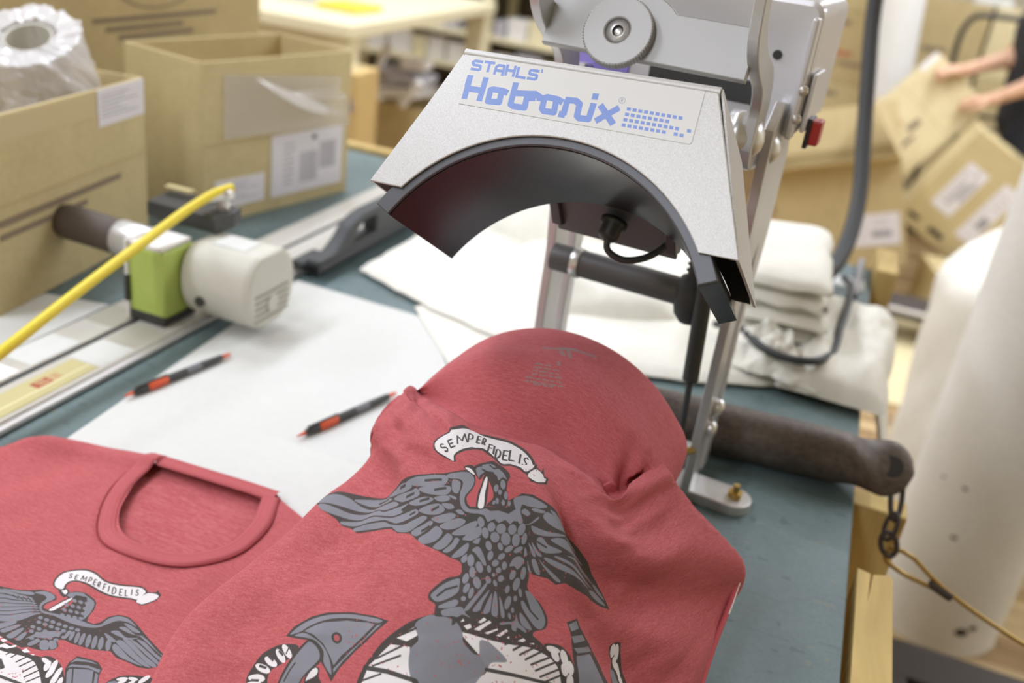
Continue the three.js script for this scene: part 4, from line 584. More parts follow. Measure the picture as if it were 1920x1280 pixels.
['R','s',0,[[-22.2,232.5],[-19.9,235.5],[-15.9,231.9],[-12.9,231.7],[-10.1,238.1],[-9.8,243.7],[-13.4,249.7],[-16.5,253.3],[-24.5,255.1],[-28.9,253.2],[-29.7,250.3],[-26.3,244.7],[-23.5,238.6]]],
['D','s',0,[[-14.4,229.9],[-11.7,230.8],[-13.8,241.4],[-15.1,253],[-21.4,255.1],[-21.4,245.5],[-18,236.7]]],
['W','s',0,[[-13.7,231.2],[-12.5,231.6],[-15.8,242.1],[-16.2,253],[-20.3,254.3],[-19.7,244.9],[-16.8,236.3]]],
['D','s',0,[[-21.3,226.4],[-10.8,217.9],[-5.9,214.5],[-2,215.9],[2.8,218],[5.8,222.4],[2.6,228.8],[0.9,234.6],[1.1,241],[-1.4,247.7],[-11.4,250.8],[-14.3,251.4],[-9.8,244.1],[-10.3,238.2],[-11.8,233.6],[-13,230.3],[-15,230.1],[-19.2,234.8],[-21.6,232.3]]],
['G','s',0,[[-20.6,228.2],[-16.8,224.8],[-14.1,224.3],[-14.4,227.9],[-18.1,231.2],[-19.9,233.8]]],
['G','s',0,[[-14.6,222.9],[-7.9,218.6],[-3.7,219.6],[0.9,222.5],[2.5,226.5],[-0.3,226.2],[-4.1,229.7],[-5.2,226.3],[-12,226.1]]],
['G','s',0,[[0.8,230.6],[-0.6,234],[-2.7,235],[-3.4,232.6],[-1.9,229.1],[0.2,228.1]]],
['G','s',0,[[-5.5,236],[-7.1,238.9],[-8.7,239.2],[-8.9,236.8],[-7.1,234],[-5.4,233.6]]],
['G','s',0,[[1.1,238.1],[0.2,241],[-1.2,241.6],[-1.8,239.4],[-0.7,236.5],[0.7,235.9]]],
['G','s',0,[[-3.4,237.7],[-4.2,239.7],[-5.5,240.2],[-6,238.8],[-5.2,236.8],[-3.8,236.3]]],
['G','s',0,[[-1.2,244.1],[-1.8,246.1],[-3.1,246.6],[-3.8,245.2],[-3.1,243.2],[-1.8,242.7]]],
['G','s',0,[[-5.7,244.8],[-6.2,246.9],[-7.4,247.3],[-8,245.8],[-7.5,243.8],[-6.3,243.3]]],
['G','s',0,[[3.1,243.1],[2.2,245],[1.1,245.3],[0.8,243.8],[1.7,241.8],[2.8,241.5]]],
['G','s',0,[[-8.2,247.4],[-9.1,248.8],[-10.1,248.8],[-10.2,247.5],[-9.3,246.1],[-8.3,246]]],
['D','l',1.37,[[-15,226.2],[-10.6,226.5],[-7,225.5]]],
['D','l',1.22,[[-8.6,220.1],[-5.9,221.7],[-2.2,219.4]]],
['D','s',0,[[-59.3,221.3],[-56.9,213.3],[-50.6,202],[-43.1,191.3],[-34.6,182.2],[-23.7,184.5],[-14.5,182.4],[-6.6,180.5],[3.3,179.6],[12.5,183.8],[20.7,191.9],[24.7,201],[23.9,207.4],[17.4,215.8],[12.6,213.6],[7.3,212.8],[-0,216],[-5,212.2],[-10.1,208.5],[-15.2,206.5],[-23.9,211],[-31.3,216.8],[-37.5,223.2],[-38.8,227.8],[-47.9,227.5],[-56.2,225.6]]],
['D','s',0,[[-31.4,229.6],[-24.6,226.2],[-20.9,226.8],[-22.2,232.5],[-24.9,233.4],[-28.9,231.3]]],
['W','s',0,[[-30.2,229.9],[-25.3,228.9],[-22.6,231.7],[-24.1,232.7]]],
['W','s',0,[[-56.6,216.1],[-50.7,204.8],[-42.3,194.5],[-34.2,186.8],[-25.6,183.6],[-16.1,186],[-9,185],[3.3,183.6],[12,187.3],[19.5,194.3],[22.8,202.1],[21.9,207.3],[17.4,213.6],[13.5,211.2],[7.2,210.5],[0.5,213.8],[-4.1,209.7],[-9.4,205.4],[-15.1,203.4],[-24.2,208.1],[-32.5,215.2],[-39,222.5],[-41,227.7],[-46.9,226.4],[-55.1,224.2],[-57.4,221.1]]],
['D','p',0,[[16.9,215.4],[24.5,203.4],[28.7,206.4],[29.7,200.8],[31,209.1],[34.5,208.7],[32.6,216.5],[26.8,220.6],[19.9,221.4]]],
['W','s',0,[[18.4,216.6],[24.3,206.5],[29.6,208.1],[30.8,211.1],[32.4,210.9],[30.9,215.6],[25.5,219.5],[21.1,219.1]]],
['D','c',1.41,[[-48.3,215.8],[-50.7,216.8],[-51,219.3],[-49,219.5],[-46.5,218.2],[-44.5,218.5],[-45,221],[-47.5,222]]],
['D','l',1.49,[[-41.5,205.9],[-44.8,209.8],[-41,216.1],[-37.3,212.6]]],
['D','l',1.42,[[-42.8,213],[-40,210]]],
['D','l',1.4,[[-35,209],[-37,199.5],[-31.8,203.6],[-31.2,193.5],[-27.4,202.4]]],
['D','c',1.45,[[-26.7,201.8],[-27.9,190.6],[-25.3,189.7],[-24.1,192.3],[-24.6,195.5],[-27.2,197]]],
['D','l',1.5,[[-18.1,188.1],[-20.3,188.5],[-19.9,198.5],[-17.8,198.1]]],
['D','l',1.48,[[-20.1,193.6],[-18.3,193.3]]],
['D','c',1.38,[[-15.6,199],[-15.7,189.6],[-14.3,189.7],[-13.8,191.8],[-14.2,194.3],[-15.6,194.7]]],
['D','c',1.43,[[-14.7,194.5],[-13.7,198.8]]],
['D','l',1.29,[[-10.5,204.2],[-10.2,194.9],[-8.2,194.8]]],
['D','l',1.34,[[-10.3,199.5],[-8.7,199.4]]],
['D','l',1.39,[[-6.6,194.9],[-6.3,205.3]]],
['D','c',1.35,[[-4.5,198],[-4.5,208.8],[-2.8,207.9],[-1.6,204.7],[-1.6,200.4],[-2.9,197.7],[-4.5,198]]],
['D','l',1.33,[[3.6,195.4],[0.6,196.4],[0.7,208],[3.7,207]]],
['D','l',1.3,[[0.8,202.4],[3.1,201.6]]],
['D','l',1.35,[[4.9,193.3],[5.3,205.9],[8.7,204.6]]],
['D','l',1.29,[[12.5,193.6],[12.7,204.2]]],
['D','c',1.23,[[18.4,196.3],[17.3,194.5],[15.9,196.7],[16.2,199.1],[17.5,200.7],[17.8,203.1],[16.3,205.2],[15.1,203.6]]],
['T','l',2.93,[[-11.9,67],[-1.2,62],[9.7,55.1],[20.3,51.6],[27.9,49.1]]],
['T','l',3.81,[[1.9,62.9],[7.9,68.3]]],
['T','l',3.03,[[7.3,58.3],[13.4,68.4]]],
['T','l',2.5,[[-1.3,59.8],[12,51.7]]],
['T','l',1.59,[[-6,92.9],[0.5,91.8]]],
['T','l',1.6,[[1.8,91.5],[6.6,90.2]]],
['T','l',1.48,[[-5.4,96.2],[1.2,95.2]]],
['T','l',1.57,[[2.5,94.9],[7.9,93.6]]],
['T','l',1.54,[[9.2,93.2],[14.4,91.5]]],
['T','l',1.48,[[-4.9,99.2],[-1.1,98.7]]],
['T','l',1.46,[[0.2,98.5],[6.7,97.2]]],
['T','l',1.45,[[7.9,96.9],[10.8,96.2]]],
['T','l',1.44,[[12,95.8],[15.6,94.6]]],
['T','l',1.39,[[-4.4,102],[0.1,101.3]]],
['T','l',1.38,[[1.5,101.1],[7.2,100.1]]],
['T','l',1.42,[[8.5,99.8],[12,98.9]]],
['T','l',1.44,[[13.2,98.6],[18.6,96.9]]],
['T','l',1.34,[[-7.6,105.5],[-0.9,104.7]]],
['T','l',1.37,[[0.4,104.5],[3.9,104]]],
['T','l',1.37,[[5.2,103.7],[10.2,102.8]]],
['T','l',1.37,[[11.5,102.5],[14.3,101.8]]],
['T','l',1.36,[[15.6,101.5],[19.7,100.3]]],
['T','l',1.34,[[-7.2,108],[-4.1,107.7]]],
['T','l',1.34,[[-2.8,107.5],[3.7,106.6]]],
['T','l',1.32,[[5,106.4],[9.4,105.6]]],
['T','l',1.32,[[10.7,105.4],[16.9,103.9]]],
['T','l',1.37,[[18.1,103.6],[22,102.5]]],
['T','l',1.33,[[0.1,108.5],[6.2,107.6]]],
['T','l',1.33,[[7.5,107.4],[10.9,106.7]]],
['T','l',1.33,[[12.2,106.5],[15.3,105.8]]],
['T','s',0,[[11.5,83],[12.1,85.5],[11.6,87.1],[10.2,86.9],[8.9,85.2],[8.3,82.5],[8.7,80.7],[10.1,80.9]]]
];
const EMBLEM_FLAT = [
['D','s',0,[[-498.1,-360.8],[-496.2,-375.7],[-473.5,-372],[-456.6,-373.3],[-437,-371.8],[-427.3,-372.7],[-415.5,-365.2],[-397.2,-347.6],[-461.4,-313.6],[-487.8,-340]]],
['W','s',0,[[-485.9,-351.8],[-476.2,-366],[-457.9,-365.9],[-448.1,-366.9],[-433.5,-368.3],[-423.2,-364.2],[-410.8,-355.3],[-401.6,-345.3],[-456.1,-316.5],[-480.7,-338.5]]],
['D','l',2.28,[[-460.9,-343.9],[-437.8,-347],[-426,-348.2],[-413.7,-348.8]]],
['D','l',1.26,[[-451.2,-364.7],[-450.5,-368.3]]],
['D','l',1.26,[[-445.8,-363.8],[-445,-369.1]]],
['D','l',1.25,[[-439.3,-361.9],[-436.5,-370.4]]],
['D','l',1.24,[[-434.2,-359.9],[-430.6,-369.8]]],
['D','l',1.23,[[-428.7,-357.1],[-425.4,-367.3]]],
['D','l',1.22,[[-424.4,-354.2],[-420.4,-363.6]]],
['D','l',1.21,[[-419.9,-351.5],[-415.2,-360.2]]],
['D','p',0,[[-455.4,-358.6],[-450.7,-360],[-441.6,-354.3],[-442.7,-351.6]]],
['W','p',0,[[-463.6,-366.2],[-461.2,-372.5],[-455.7,-371.6],[-452,-375.8],[-451.5,-372.7],[-455.6,-368.9],[-459,-368.7]]],
['W','p',0,[[-466.2,-373.7],[-462.5,-378],[-459.8,-377.2],[-462.7,-372.2]]],
['W','p',0,[[-473.1,-373.3],[-468.1,-378.1],[-465.6,-377.5],[-468.5,-372.5]]],
['W','p',0,[[-471.9,-377.4],[-477.6,-376.6],[-478.5,-371.5],[-472.7,-374.7]]],
['W','p',0,[[-445.1,-371.8],[-444,-375.1],[-438.5,-373.2],[-441.6,-371]]],
['W','p',0,[[-437.6,-371.5],[-434.4,-373.2],[-434.2,-371.7]]],
['D','s',0,[[-428.4,-372.1],[-425.2,-376],[-416.6,-375.3],[-407.3,-370.7],[-395.4,-360.5],[-387.7,-352.6],[-399.4,-346.4],[-411.6,-360],[-421.7,-367.1]]],
['W','s',0,[[-418.8,-371],[-419.7,-369.8],[-422.6,-369.8],[-425.8,-370.9],[-427.5,-372.4],[-426.7,-373.6],[-423.8,-373.6],[-420.5,-372.5]]],
['W','s',0,[[-416.4,-368.4],[-415.8,-365.3],[-417,-364.2],[-419.3,-365.7],[-421.4,-368.9],[-422,-372.1],[-420.7,-373.2],[-418.4,-371.7]]],
['W','s',0,[[-412.4,-369.6],[-411.4,-365.4],[-412.3,-363.8],[-414.7,-365.7],[-417.1,-370.1],[-418.1,-374.3],[-417.2,-375.9],[-414.8,-374]]],
['W','s',0,[[-410,-364.2],[-410,-360.8],[-411.4,-359.8],[-413.4,-361.6],[-414.8,-365.3],[-414.9,-368.8],[-413.5,-369.8],[-411.4,-367.9]]],
['W','s',0,[[-405.3,-366],[-404.8,-362.2],[-405.8,-360.9],[-407.8,-362.7],[-409.6,-366.7],[-410.1,-370.6],[-409.1,-371.9],[-407.1,-370]]],
['W','s',0,[[-403.1,-360.9],[-402.8,-357.4],[-404,-356.2],[-406.1,-357.9],[-407.8,-361.6],[-408.2,-365.1],[-407,-366.4],[-404.9,-364.6]]],
['W','s',0,[[-398,-359.9],[-397.2,-356.3],[-398.1,-355],[-400.1,-356.6],[-402.1,-360.2],[-402.9,-363.8],[-402,-365.2],[-400,-363.6]]],
['D','p',0,[[-406.5,-372.1],[-408.9,-378.3],[-408.4,-382.4],[-408.4,-385.1],[-398.7,-387.1],[-392.1,-387.4],[-385.1,-383.6],[-382.4,-377.7],[-370.4,-361.8],[-388.9,-352]]],
['G','p',0,[[-407.7,-377.9],[-407.6,-383.4],[-397.7,-386],[-391.3,-385.7],[-397.9,-384.3],[-405.6,-381.2]]],
['G','p',0,[[-406,-373.5],[-406.1,-377.2],[-395.6,-381.8],[-385.7,-382.3],[-384.3,-379.8],[-393.9,-380],[-403.8,-375.7]]],
['G','p',0,[[-403,-369.8],[-404.2,-373.4],[-402.5,-374.3],[-385,-354.1],[-387.7,-352.6]]],
['G','p',0,[[-401.6,-374.8],[-392.9,-378.9],[-389.1,-379.4],[-373.7,-360],[-384.1,-354.5]]],
['G','p',0,[[-386.6,-378.6],[-383.6,-378.1],[-370.9,-361.5],[-372.9,-360.5]]],
['D','s',0,[[-373.2,-372.3],[-371.2,-380.6],[-363.8,-386.6],[-350.9,-391.4],[-345.6,-389.1],[-342.5,-376.5],[-368.1,-363]]],
['W','s',0,[[-363.1,-383.9],[-363.2,-382.4],[-365.1,-380.5],[-367.6,-379.3],[-369.4,-379.5],[-369.3,-381],[-367.5,-382.9],[-364.9,-384.1]]],
['W','s',0,[[-356.5,-386],[-356.9,-384.8],[-359,-383.7],[-361.6,-383.5],[-363.3,-384.2],[-362.9,-385.4],[-360.8,-386.4],[-358.1,-386.7]]],
['W','s',0,[[-351.8,-392.6],[-350.9,-390.5],[-351.4,-387.1],[-352.9,-384.3],[-354.6,-383.8],[-355.4,-385.8],[-355,-389.2],[-353.5,-392]]],
['W','s',0,[[-362.9,-382.3],[-362.7,-380.6],[-364,-377.7],[-366,-375.4],[-367.6,-374.9],[-367.8,-376.6],[-366.5,-379.5],[-364.5,-381.8]]],
['W','s',0,[[-357.7,-384.7],[-357,-383],[-357.4,-380.2],[-358.7,-377.8],[-360.1,-377.3],[-360.7,-378.9],[-360.3,-381.8],[-359.1,-384.2]]],
['G','s',0,[[-372.4,-373.3],[-370.8,-377.2],[-366.3,-377.8],[-354.5,-370.2],[-367,-363.6]]],
['D','p',0,[[-546.2,-385.8],[-535.5,-402.3],[-523.8,-409.6],[-510.7,-415.7],[-499.3,-418.8],[-489.4,-423.4],[-483.1,-426.7],[-475,-427.4],[-466.5,-425.6],[-463.3,-422.3],[-466.8,-415.3],[-465.6,-412.1],[-460.6,-411.8],[-454.6,-413.4],[-452.8,-419.3],[-452.3,-424.7],[-456.1,-427.7],[-460.8,-427.6],[-461.1,-431.9],[-457.3,-436],[-449.5,-437.8],[-440.5,-436.4],[-436.2,-433.7],[-432.8,-428],[-430.4,-419.4],[-427.3,-415],[-421.5,-414.7],[-418.7,-418.6],[-418.2,-426.2],[-413.5,-431.3],[-404.5,-432.6],[-394.5,-429.5],[-378.2,-421.9],[-359.3,-414],[-352.5,-412.1],[-352.9,-402],[-357.3,-397],[-364.1,-395],[-376.2,-396],[-384.1,-396.1],[-392.3,-399.4],[-405.5,-394.4],[-421.6,-392.5],[-427.6,-393.1],[-432.1,-391.2],[-426.5,-386.4],[-426.3,-382.6],[-434.1,-377.8],[-439.6,-377],[-444,-376.8],[-447.3,-373.9],[-458.1,-374.7],[-473.7,-376.5],[-496.2,-375.7],[-514.4,-375.1]]],
['G','s',0,[[-531.3,-396.8],[-512.7,-412],[-492,-416.4],[-479.9,-416.8],[-483.7,-414],[-500.9,-411.9],[-520.6,-397.7]]],
['G','s',0,[[-526.2,-394.8],[-508.1,-408.4],[-488.4,-414.1],[-476.9,-415.2],[-480.6,-412.2],[-496.1,-408.5],[-515.5,-395.8]]],
['G','s',0,[[-521,-392.9],[-503.5,-404.8],[-484.8,-411.7],[-473.9,-413.6],[-477.4,-410.4],[-491.3,-405],[-510.4,-393.8]]],
['G','s',0,[[-516,-390.9],[-498.9,-401.3],[-481.3,-409.4],[-470.9,-411.9],[-474.3,-408.7],[-486.6,-401.6],[-505.4,-391.9]]],
['G','s',0,[[-511,-389],[-494.4,-397.8],[-477.8,-407.1],[-468,-410.3],[-471.2,-406.9],[-482,-398.3],[-500.5,-390]]],
['G','s',0,[[-506,-387.1],[-490,-394.3],[-474.3,-404.8],[-465.1,-408.7],[-468.1,-405.2],[-477.4,-395],[-495.5,-388.1]]],
['G','s',0,[[-501,-385.2],[-485.6,-390.9],[-470.9,-402.5],[-462.2,-407.1],[-465,-403.5],[-472.9,-391.7],[-490.7,-386.2]]],
['G','s',0,[[-507.7,-414.7],[-488,-422],[-483.8,-419.8],[-496.8,-416.4]]],
['G','s',0,[[-484.4,-422.3],[-480.3,-425.9],[-473.1,-426.5],[-466.6,-424.3],[-465.8,-420.9],[-468.2,-415.7],[-466.8,-411.5],[-461.8,-409.3],[-449,-411.5],[-436.3,-413.7],[-423.3,-413.6],[-417.1,-416.8],[-416.7,-424.6],[-412.4,-430],[-404,-431],[-393.8,-427.6],[-401.5,-428.1],[-409.1,-426.3],[-413.1,-420.5],[-416.3,-413.9],[-423.5,-409.9],[-436.9,-408.5],[-451.9,-408.7],[-460.9,-407.4],[-467.3,-410],[-470.7,-414.4],[-471.1,-420.5],[-476.2,-422.8]]],
['D','l',0.79,[[-527.2,-396.6],[-502.6,-411.7],[-481.3,-415.4]]],
['D','l',0.78,[[-522.1,-394.6],[-498.3,-408.5],[-478.4,-413.7]]],
['D','l',0.78,[[-517.2,-392.5],[-494,-405.3],[-475.5,-412]]],
['D','l',0.77,[[-512.2,-390.5],[-489.7,-402.2],[-472.7,-410.3]]],
['D','l',0.77,[[-507.4,-388.6],[-485.5,-399.1],[-469.9,-408.6]]],
['D','l',0.76,[[-502.5,-386.6],[-481.3,-396],[-467.1,-407]]],
['D','l',0.62,[[-496.9,-413.7],[-489.7,-412.3]]],
['D','l',0.62,[[-493,-414.6],[-485.5,-412.6]]],
['D','l',0.62,[[-489.1,-415.5],[-481.4,-412.9]]],
['D','l',0.62,[[-485.2,-416.4],[-477.3,-413.2]]],
['D','l',0.62,[[-481.3,-417.3],[-473.2,-413.4]]],
['G','s',0,[[-428.7,-394.3],[-430.3,-395.7],[-431.6,-398.6],[-431.9,-401.4],[-430.9,-402.3],[-429.4,-400.8],[-428.1,-397.9],[-427.8,-395.2]]],
['G','s',0,[[-424.3,-394.4],[-426,-395.7],[-427.7,-398.8],[-428.5,-401.7],[-427.8,-402.9],[-426.1,-401.5],[-424.4,-398.4],[-423.6,-395.5]]],
['G','s',0,[[-418.9,-393.9],[-420.8,-395.3],[-423.2,-398.8],[-424.5,-402.3],[-424.1,-403.7],[-422.1,-402.3],[-419.8,-398.8],[-418.4,-395.4]]],
['G','s',0,[[-414.8,-393.9],[-416.9,-395.5],[-419.3,-399.3],[-420.6,-403.2],[-420.1,-404.8],[-418,-403.1],[-415.6,-399.2],[-414.3,-395.4]]],
['G','s',0,[[-409.3,-394.6],[-411.6,-396.1],[-414.5,-400],[-416.4,-404],[-416.1,-405.8],[-413.7,-404.3],[-410.8,-400.4],[-409,-396.4]]],
['G','s',0,[[-404.7,-395.4],[-407,-396.9],[-410,-400.9],[-412,-405.1],[-411.7,-407],[-409.4,-405.5],[-406.3,-401.4],[-404.4,-397.3]]],
['G','s',0,[[-399.9,-396.9],[-402.3,-398.3],[-405.5,-402.1],[-407.6,-406.3],[-407.4,-408.2],[-405,-406.8],[-401.7,-402.9],[-399.6,-398.9]]],
['G','s',0,[[-394.4,-398.8],[-396.8,-399.9],[-400,-403.3],[-402.1,-407.1],[-401.8,-409],[-399.4,-407.9],[-396.2,-404.4],[-394.2,-400.6]]],
['G','s',0,[[-393.2,-402.3],[-393.5,-406.6],[-375.2,-399.8],[-362.7,-397.3],[-372.6,-396.8],[-384.3,-398.2]]],
['G','s',0,[[-394.8,-408.2],[-391.3,-411.3],[-371.7,-403.9],[-357.3,-399.1],[-362.4,-398],[-376.5,-401.3]]],
['G','s',0,[[-392.7,-412.8],[-387.1,-413.6],[-368.8,-406.6],[-354.7,-402.2],[-357,-399.8],[-369.9,-403.8]]],
['G','s',0,[[-389.1,-414.8],[-381.5,-414.3],[-365.8,-409.3],[-353.6,-404.9],[-354.7,-403.2],[-370.1,-408.1]]],
['G','s',0,[[-383.5,-416.7],[-376.7,-417],[-362.2,-411.2],[-353.6,-409.2],[-354.2,-406.8],[-367.1,-410.8]]],
['G','s',0,[[-384.4,-420.8],[-377.5,-420],[-362.3,-413.4],[-353.7,-411.4],[-354.9,-410.8],[-366.6,-414.5]]],
['G','s',0,[[-405.5,-415.1],[-402,-418.3],[-392.2,-415.4],[-384.3,-418.6],[-390.3,-414.1]]],
['G','s',0,[[-403.5,-421],[-399.2,-423.4],[-387.5,-420.3],[-382,-422.2],[-390.7,-419.8]]],
['G','s',0,[[-403.3,-425.9],[-397.5,-426.7],[-387.1,-424.1],[-392.1,-422.5]]],
['G','s',0,[[-409,-412],[-403.3,-411.6],[-395.5,-409],[-400.4,-407.4]]],
['G','s',0,[[-457.3,-403.3],[-457.2,-401.9],[-459.1,-401.4],[-461,-402.3],[-461.1,-403.8],[-459.2,-404.3]]],
['G','s',0,[[-451.8,-403.7],[-451.8,-402.2],[-453.7,-401.7],[-455.6,-402.7],[-455.6,-404.1],[-453.7,-404.6]]],
['G','s',0,[[-446.4,-404],[-446.4,-402.6],[-448.3,-402.1],[-450.2,-403],[-450.2,-404.5],[-448.3,-405]]],
['G','s',0,[[-441,-404.4],[-441,-402.9],[-442.9,-402.4],[-444.8,-403.4],[-444.8,-404.8],[-442.9,-405.3]]],
['G','s',0,[[-435.7,-404.7],[-435.7,-403.3],[-437.6,-402.8],[-439.4,-403.7],[-439.4,-405.2],[-437.5,-405.7]]],
['G','s',0,[[-430.3,-405.1],[-430.3,-403.6],[-432.2,-403.1],[-434.1,-404.1],[-434,-405.5],[-432.2,-406]]],
['G','s',0,[[-425,-405.4],[-425,-404],[-426.9,-403.5],[-428.7,-404.4],[-428.7,-405.9],[-426.8,-406.4]]],
['G','s',0,[[-454.7,-399.2],[-454.6,-397.8],[-456.5,-397.3],[-458.4,-398.2],[-458.5,-399.7],[-456.6,-400.2]]],
['G','s',0,[[-449.3,-399.6],[-449.3,-398.1],[-451.1,-397.6],[-453,-398.6],[-453,-400],[-451.2,-400.5]]],
['G','s',0,[[-443.9,-399.9],[-443.9,-398.5],[-445.8,-398],[-447.7,-398.9],[-447.7,-400.4],[-445.8,-400.9]]],
['G','s',0,[[-438.6,-400.3],[-438.6,-398.8],[-440.4,-398.4],[-442.3,-399.3],[-442.3,-400.7],[-440.4,-401.2]]],
['G','s',0,[[-433.2,-400.6],[-433.2,-399.2],[-435.1,-398.7],[-436.9,-399.7],[-436.9,-401.1],[-435.1,-401.6]]],
['G','s',0,[[-427.9,-401],[-427.9,-399.6],[-429.8,-399.1],[-431.6,-400],[-431.6,-401.4],[-429.7,-401.9]]],
['G','s',0,[[-454.7,-393.7],[-454.7,-392.3],[-456.6,-391.8],[-458.4,-392.7],[-458.5,-394.2],[-456.6,-394.7]]],
['G','s',0,[[-449.4,-394.1],[-449.4,-392.7],[-451.2,-392.2],[-453.1,-393.1],[-453.1,-394.5],[-451.2,-395]]],
['G','s',0,[[-444,-394.5],[-444,-393],[-445.9,-392.5],[-447.7,-393.5],[-447.8,-394.9],[-445.9,-395.4]]],
['G','s',0,[[-438.7,-394.8],[-438.7,-393.4],[-440.6,-392.9],[-442.4,-393.8],[-442.4,-395.3],[-440.6,-395.8]]],
['G','s',0,[[-433.4,-395.2],[-433.4,-393.8],[-435.3,-393.3],[-437.1,-394.2],[-437.1,-395.6],[-435.3,-396.1]]],
['G','s',0,[[-428.1,-395.5],[-428.2,-394.1],[-430,-393.6],[-431.8,-394.5],[-431.8,-396],[-430,-396.5]]],
['G','s',0,[[-452.2,-389.7],[-452.1,-388.3],[-454,-387.8],[-455.9,-388.8],[-455.9,-390.2],[-454,-390.7]]],
['G','s',0,[[-446.9,-390.1],[-446.8,-388.7],[-448.7,-388.2],[-450.6,-389.1],[-450.6,-390.5],[-448.7,-391]]],
['G','s',0,[[-441.6,-390.5],[-441.6,-389.1],[-443.4,-388.6],[-445.2,-389.5],[-445.3,-390.9],[-443.4,-391.4]]],
['G','s',0,[[-436.3,-390.8],[-436.3,-389.4],[-438.1,-388.9],[-440,-389.9],[-440,-391.3],[-438.1,-391.8]]],
['G','s',0,[[-431,-391.2],[-431,-389.8],[-432.9,-389.3],[-434.7,-390.2],[-434.7,-391.6],[-432.8,-392.1]]],
['G','s',0,[[-447,-384.8],[-446.9,-383.4],[-448.8,-382.9],[-450.6,-383.8],[-450.6,-385.2],[-448.8,-385.7]]],
['G','s',0,[[-441.7,-385.1],[-441.7,-383.7],[-443.5,-383.3],[-445.4,-384.2],[-445.4,-385.6],[-443.5,-386]]],
['G','s',0,[[-436.4,-385.5],[-436.5,-384.1],[-438.3,-383.6],[-440.1,-384.5],[-440.1,-385.9],[-438.3,-386.4]]],
['G','s',0,[[-431.2,-385.9],[-431.2,-384.5],[-433.1,-384],[-434.9,-384.9],[-434.9,-386.3],[-433,-386.8]]],
['G','s',0,[[-451.6,-381.7],[-448.4,-385.7],[-441.2,-388.5],[-436.1,-392.5],[-434.3,-398.1],[-439.3,-397.7],[-448.1,-391.7],[-450.9,-385.5]]],
['G','s',0,[[-441.4,-385],[-437.6,-387.6],[-430.5,-381.4],[-435.2,-378.8]]],
['G','s',0,[[-436.1,-387.9],[-431.8,-389.1],[-426.9,-385],[-429.4,-382]]],
['G','s',0,[[-457.5,-378.5],[-457.5,-386.5],[-454.8,-385.7],[-453.8,-379.4]]],
['G','s',0,[[-465.7,-378.5],[-462.9,-388.2],[-460,-388.1],[-460,-378.3]]],
['G','s',0,[[-473.9,-381],[-468.4,-389.9],[-465.1,-389.4],[-469.2,-380.1]]],
['G','s',0,[[-483.7,-381.4],[-473.9,-391.6],[-470.2,-390.7],[-476.4,-380.8]]],
['G','s',0,[[-446.8,-378.7],[-445.2,-385.2],[-441.8,-383.7],[-443.5,-378.2]]],
['R','s',0,[[-465.6,-412.1],[-465.4,-416.7],[-460.4,-423.3],[-455.8,-428.4],[-451,-425.4],[-451.4,-418.8],[-454.6,-413.4],[-458.6,-411.7]]],
['D','s',0,[[-461,-412.2],[-456.9,-428.5],[-453.6,-429],[-453.8,-412.6]]],
['W','s',0,[[-460.3,-412.6],[-455.9,-427.5],[-453.8,-427],[-456.4,-413.3]]],
['G','s',0,[[-461.1,-430],[-456.5,-435.2],[-449.3,-436.6],[-448.2,-433.4],[-454.1,-432.6],[-454.6,-429.1]]],
['G','s',0,[[-448.5,-435.8],[-441,-434.8],[-436.6,-432.2],[-433.1,-425.3],[-431.8,-419.9],[-432,-416.1],[-439.9,-426.5],[-443.3,-432.2]]],
['G','s',0,[[-445.8,-412.3],[-446.1,-411],[-448.1,-410.9],[-449.8,-412.1],[-449.5,-413.3],[-447.5,-413.4]]],
['G','s',0,[[-441.1,-413.4],[-441.4,-412.2],[-443.4,-412.1],[-445.1,-413.2],[-444.8,-414.5],[-442.8,-414.6]]],
['G','s',0,[[-436.4,-414.6],[-436.7,-413.3],[-438.7,-413.2],[-440.4,-414.3],[-440.1,-415.6],[-438.1,-415.7]]],
['G','s',0,[[-431.8,-415.7],[-432.1,-414.4],[-434.1,-414.3],[-435.8,-415.5],[-435.4,-416.7],[-433.5,-416.8]]],
['G','s',0,[[-448.4,-417],[-448.7,-415.7],[-450.7,-415.6],[-452.5,-416.8],[-452.2,-418],[-450.2,-418.1]]],
['G','s',0,[[-443.7,-418.1],[-444,-416.9],[-446,-416.8],[-447.8,-417.9],[-447.5,-419.2],[-445.5,-419.3]]],
['G','s',0,[[-439,-419.3],[-439.3,-418],[-441.3,-417.9],[-443,-419.1],[-442.7,-420.3],[-440.7,-420.4]]],
['G','s',0,[[-434.3,-420.4],[-434.6,-419.1],[-436.6,-419],[-438.3,-420.2],[-438,-421.5],[-436,-421.6]]],
['G','s',0,[[-451.1,-421.7],[-451.4,-420.5],[-453.4,-420.4],[-455.2,-421.5],[-454.9,-422.8],[-452.9,-422.9]]],
['G','s',0,[[-446.4,-422.9],[-446.7,-421.6],[-448.7,-421.5],[-450.4,-422.7],[-450.1,-424],[-448.1,-424.1]]],
['G','s',0,[[-441.6,-424],[-441.9,-422.8],[-444,-422.7],[-445.7,-423.8],[-445.4,-425.1],[-443.4,-425.2]]],
['G','s',0,[[-436.9,-425.2],[-437.2,-423.9],[-439.2,-423.8],[-440.9,-425],[-440.6,-426.3],[-438.6,-426.4]]],
['G','s',0,[[-449.1,-427.7],[-449.3,-426.4],[-451.4,-426.3],[-453.1,-427.5],[-452.9,-428.8],[-450.8,-428.9]]],
['G','s',0,[[-444.3,-428.9],[-444.6,-427.6],[-446.6,-427.5],[-448.4,-428.7],[-448.1,-430],[-446,-430.1]]],
['G','s',0,[[-439.5,-430],[-439.8,-428.7],[-441.8,-428.6],[-443.6,-429.8],[-443.3,-431.1],[-441.2,-431.2]]],
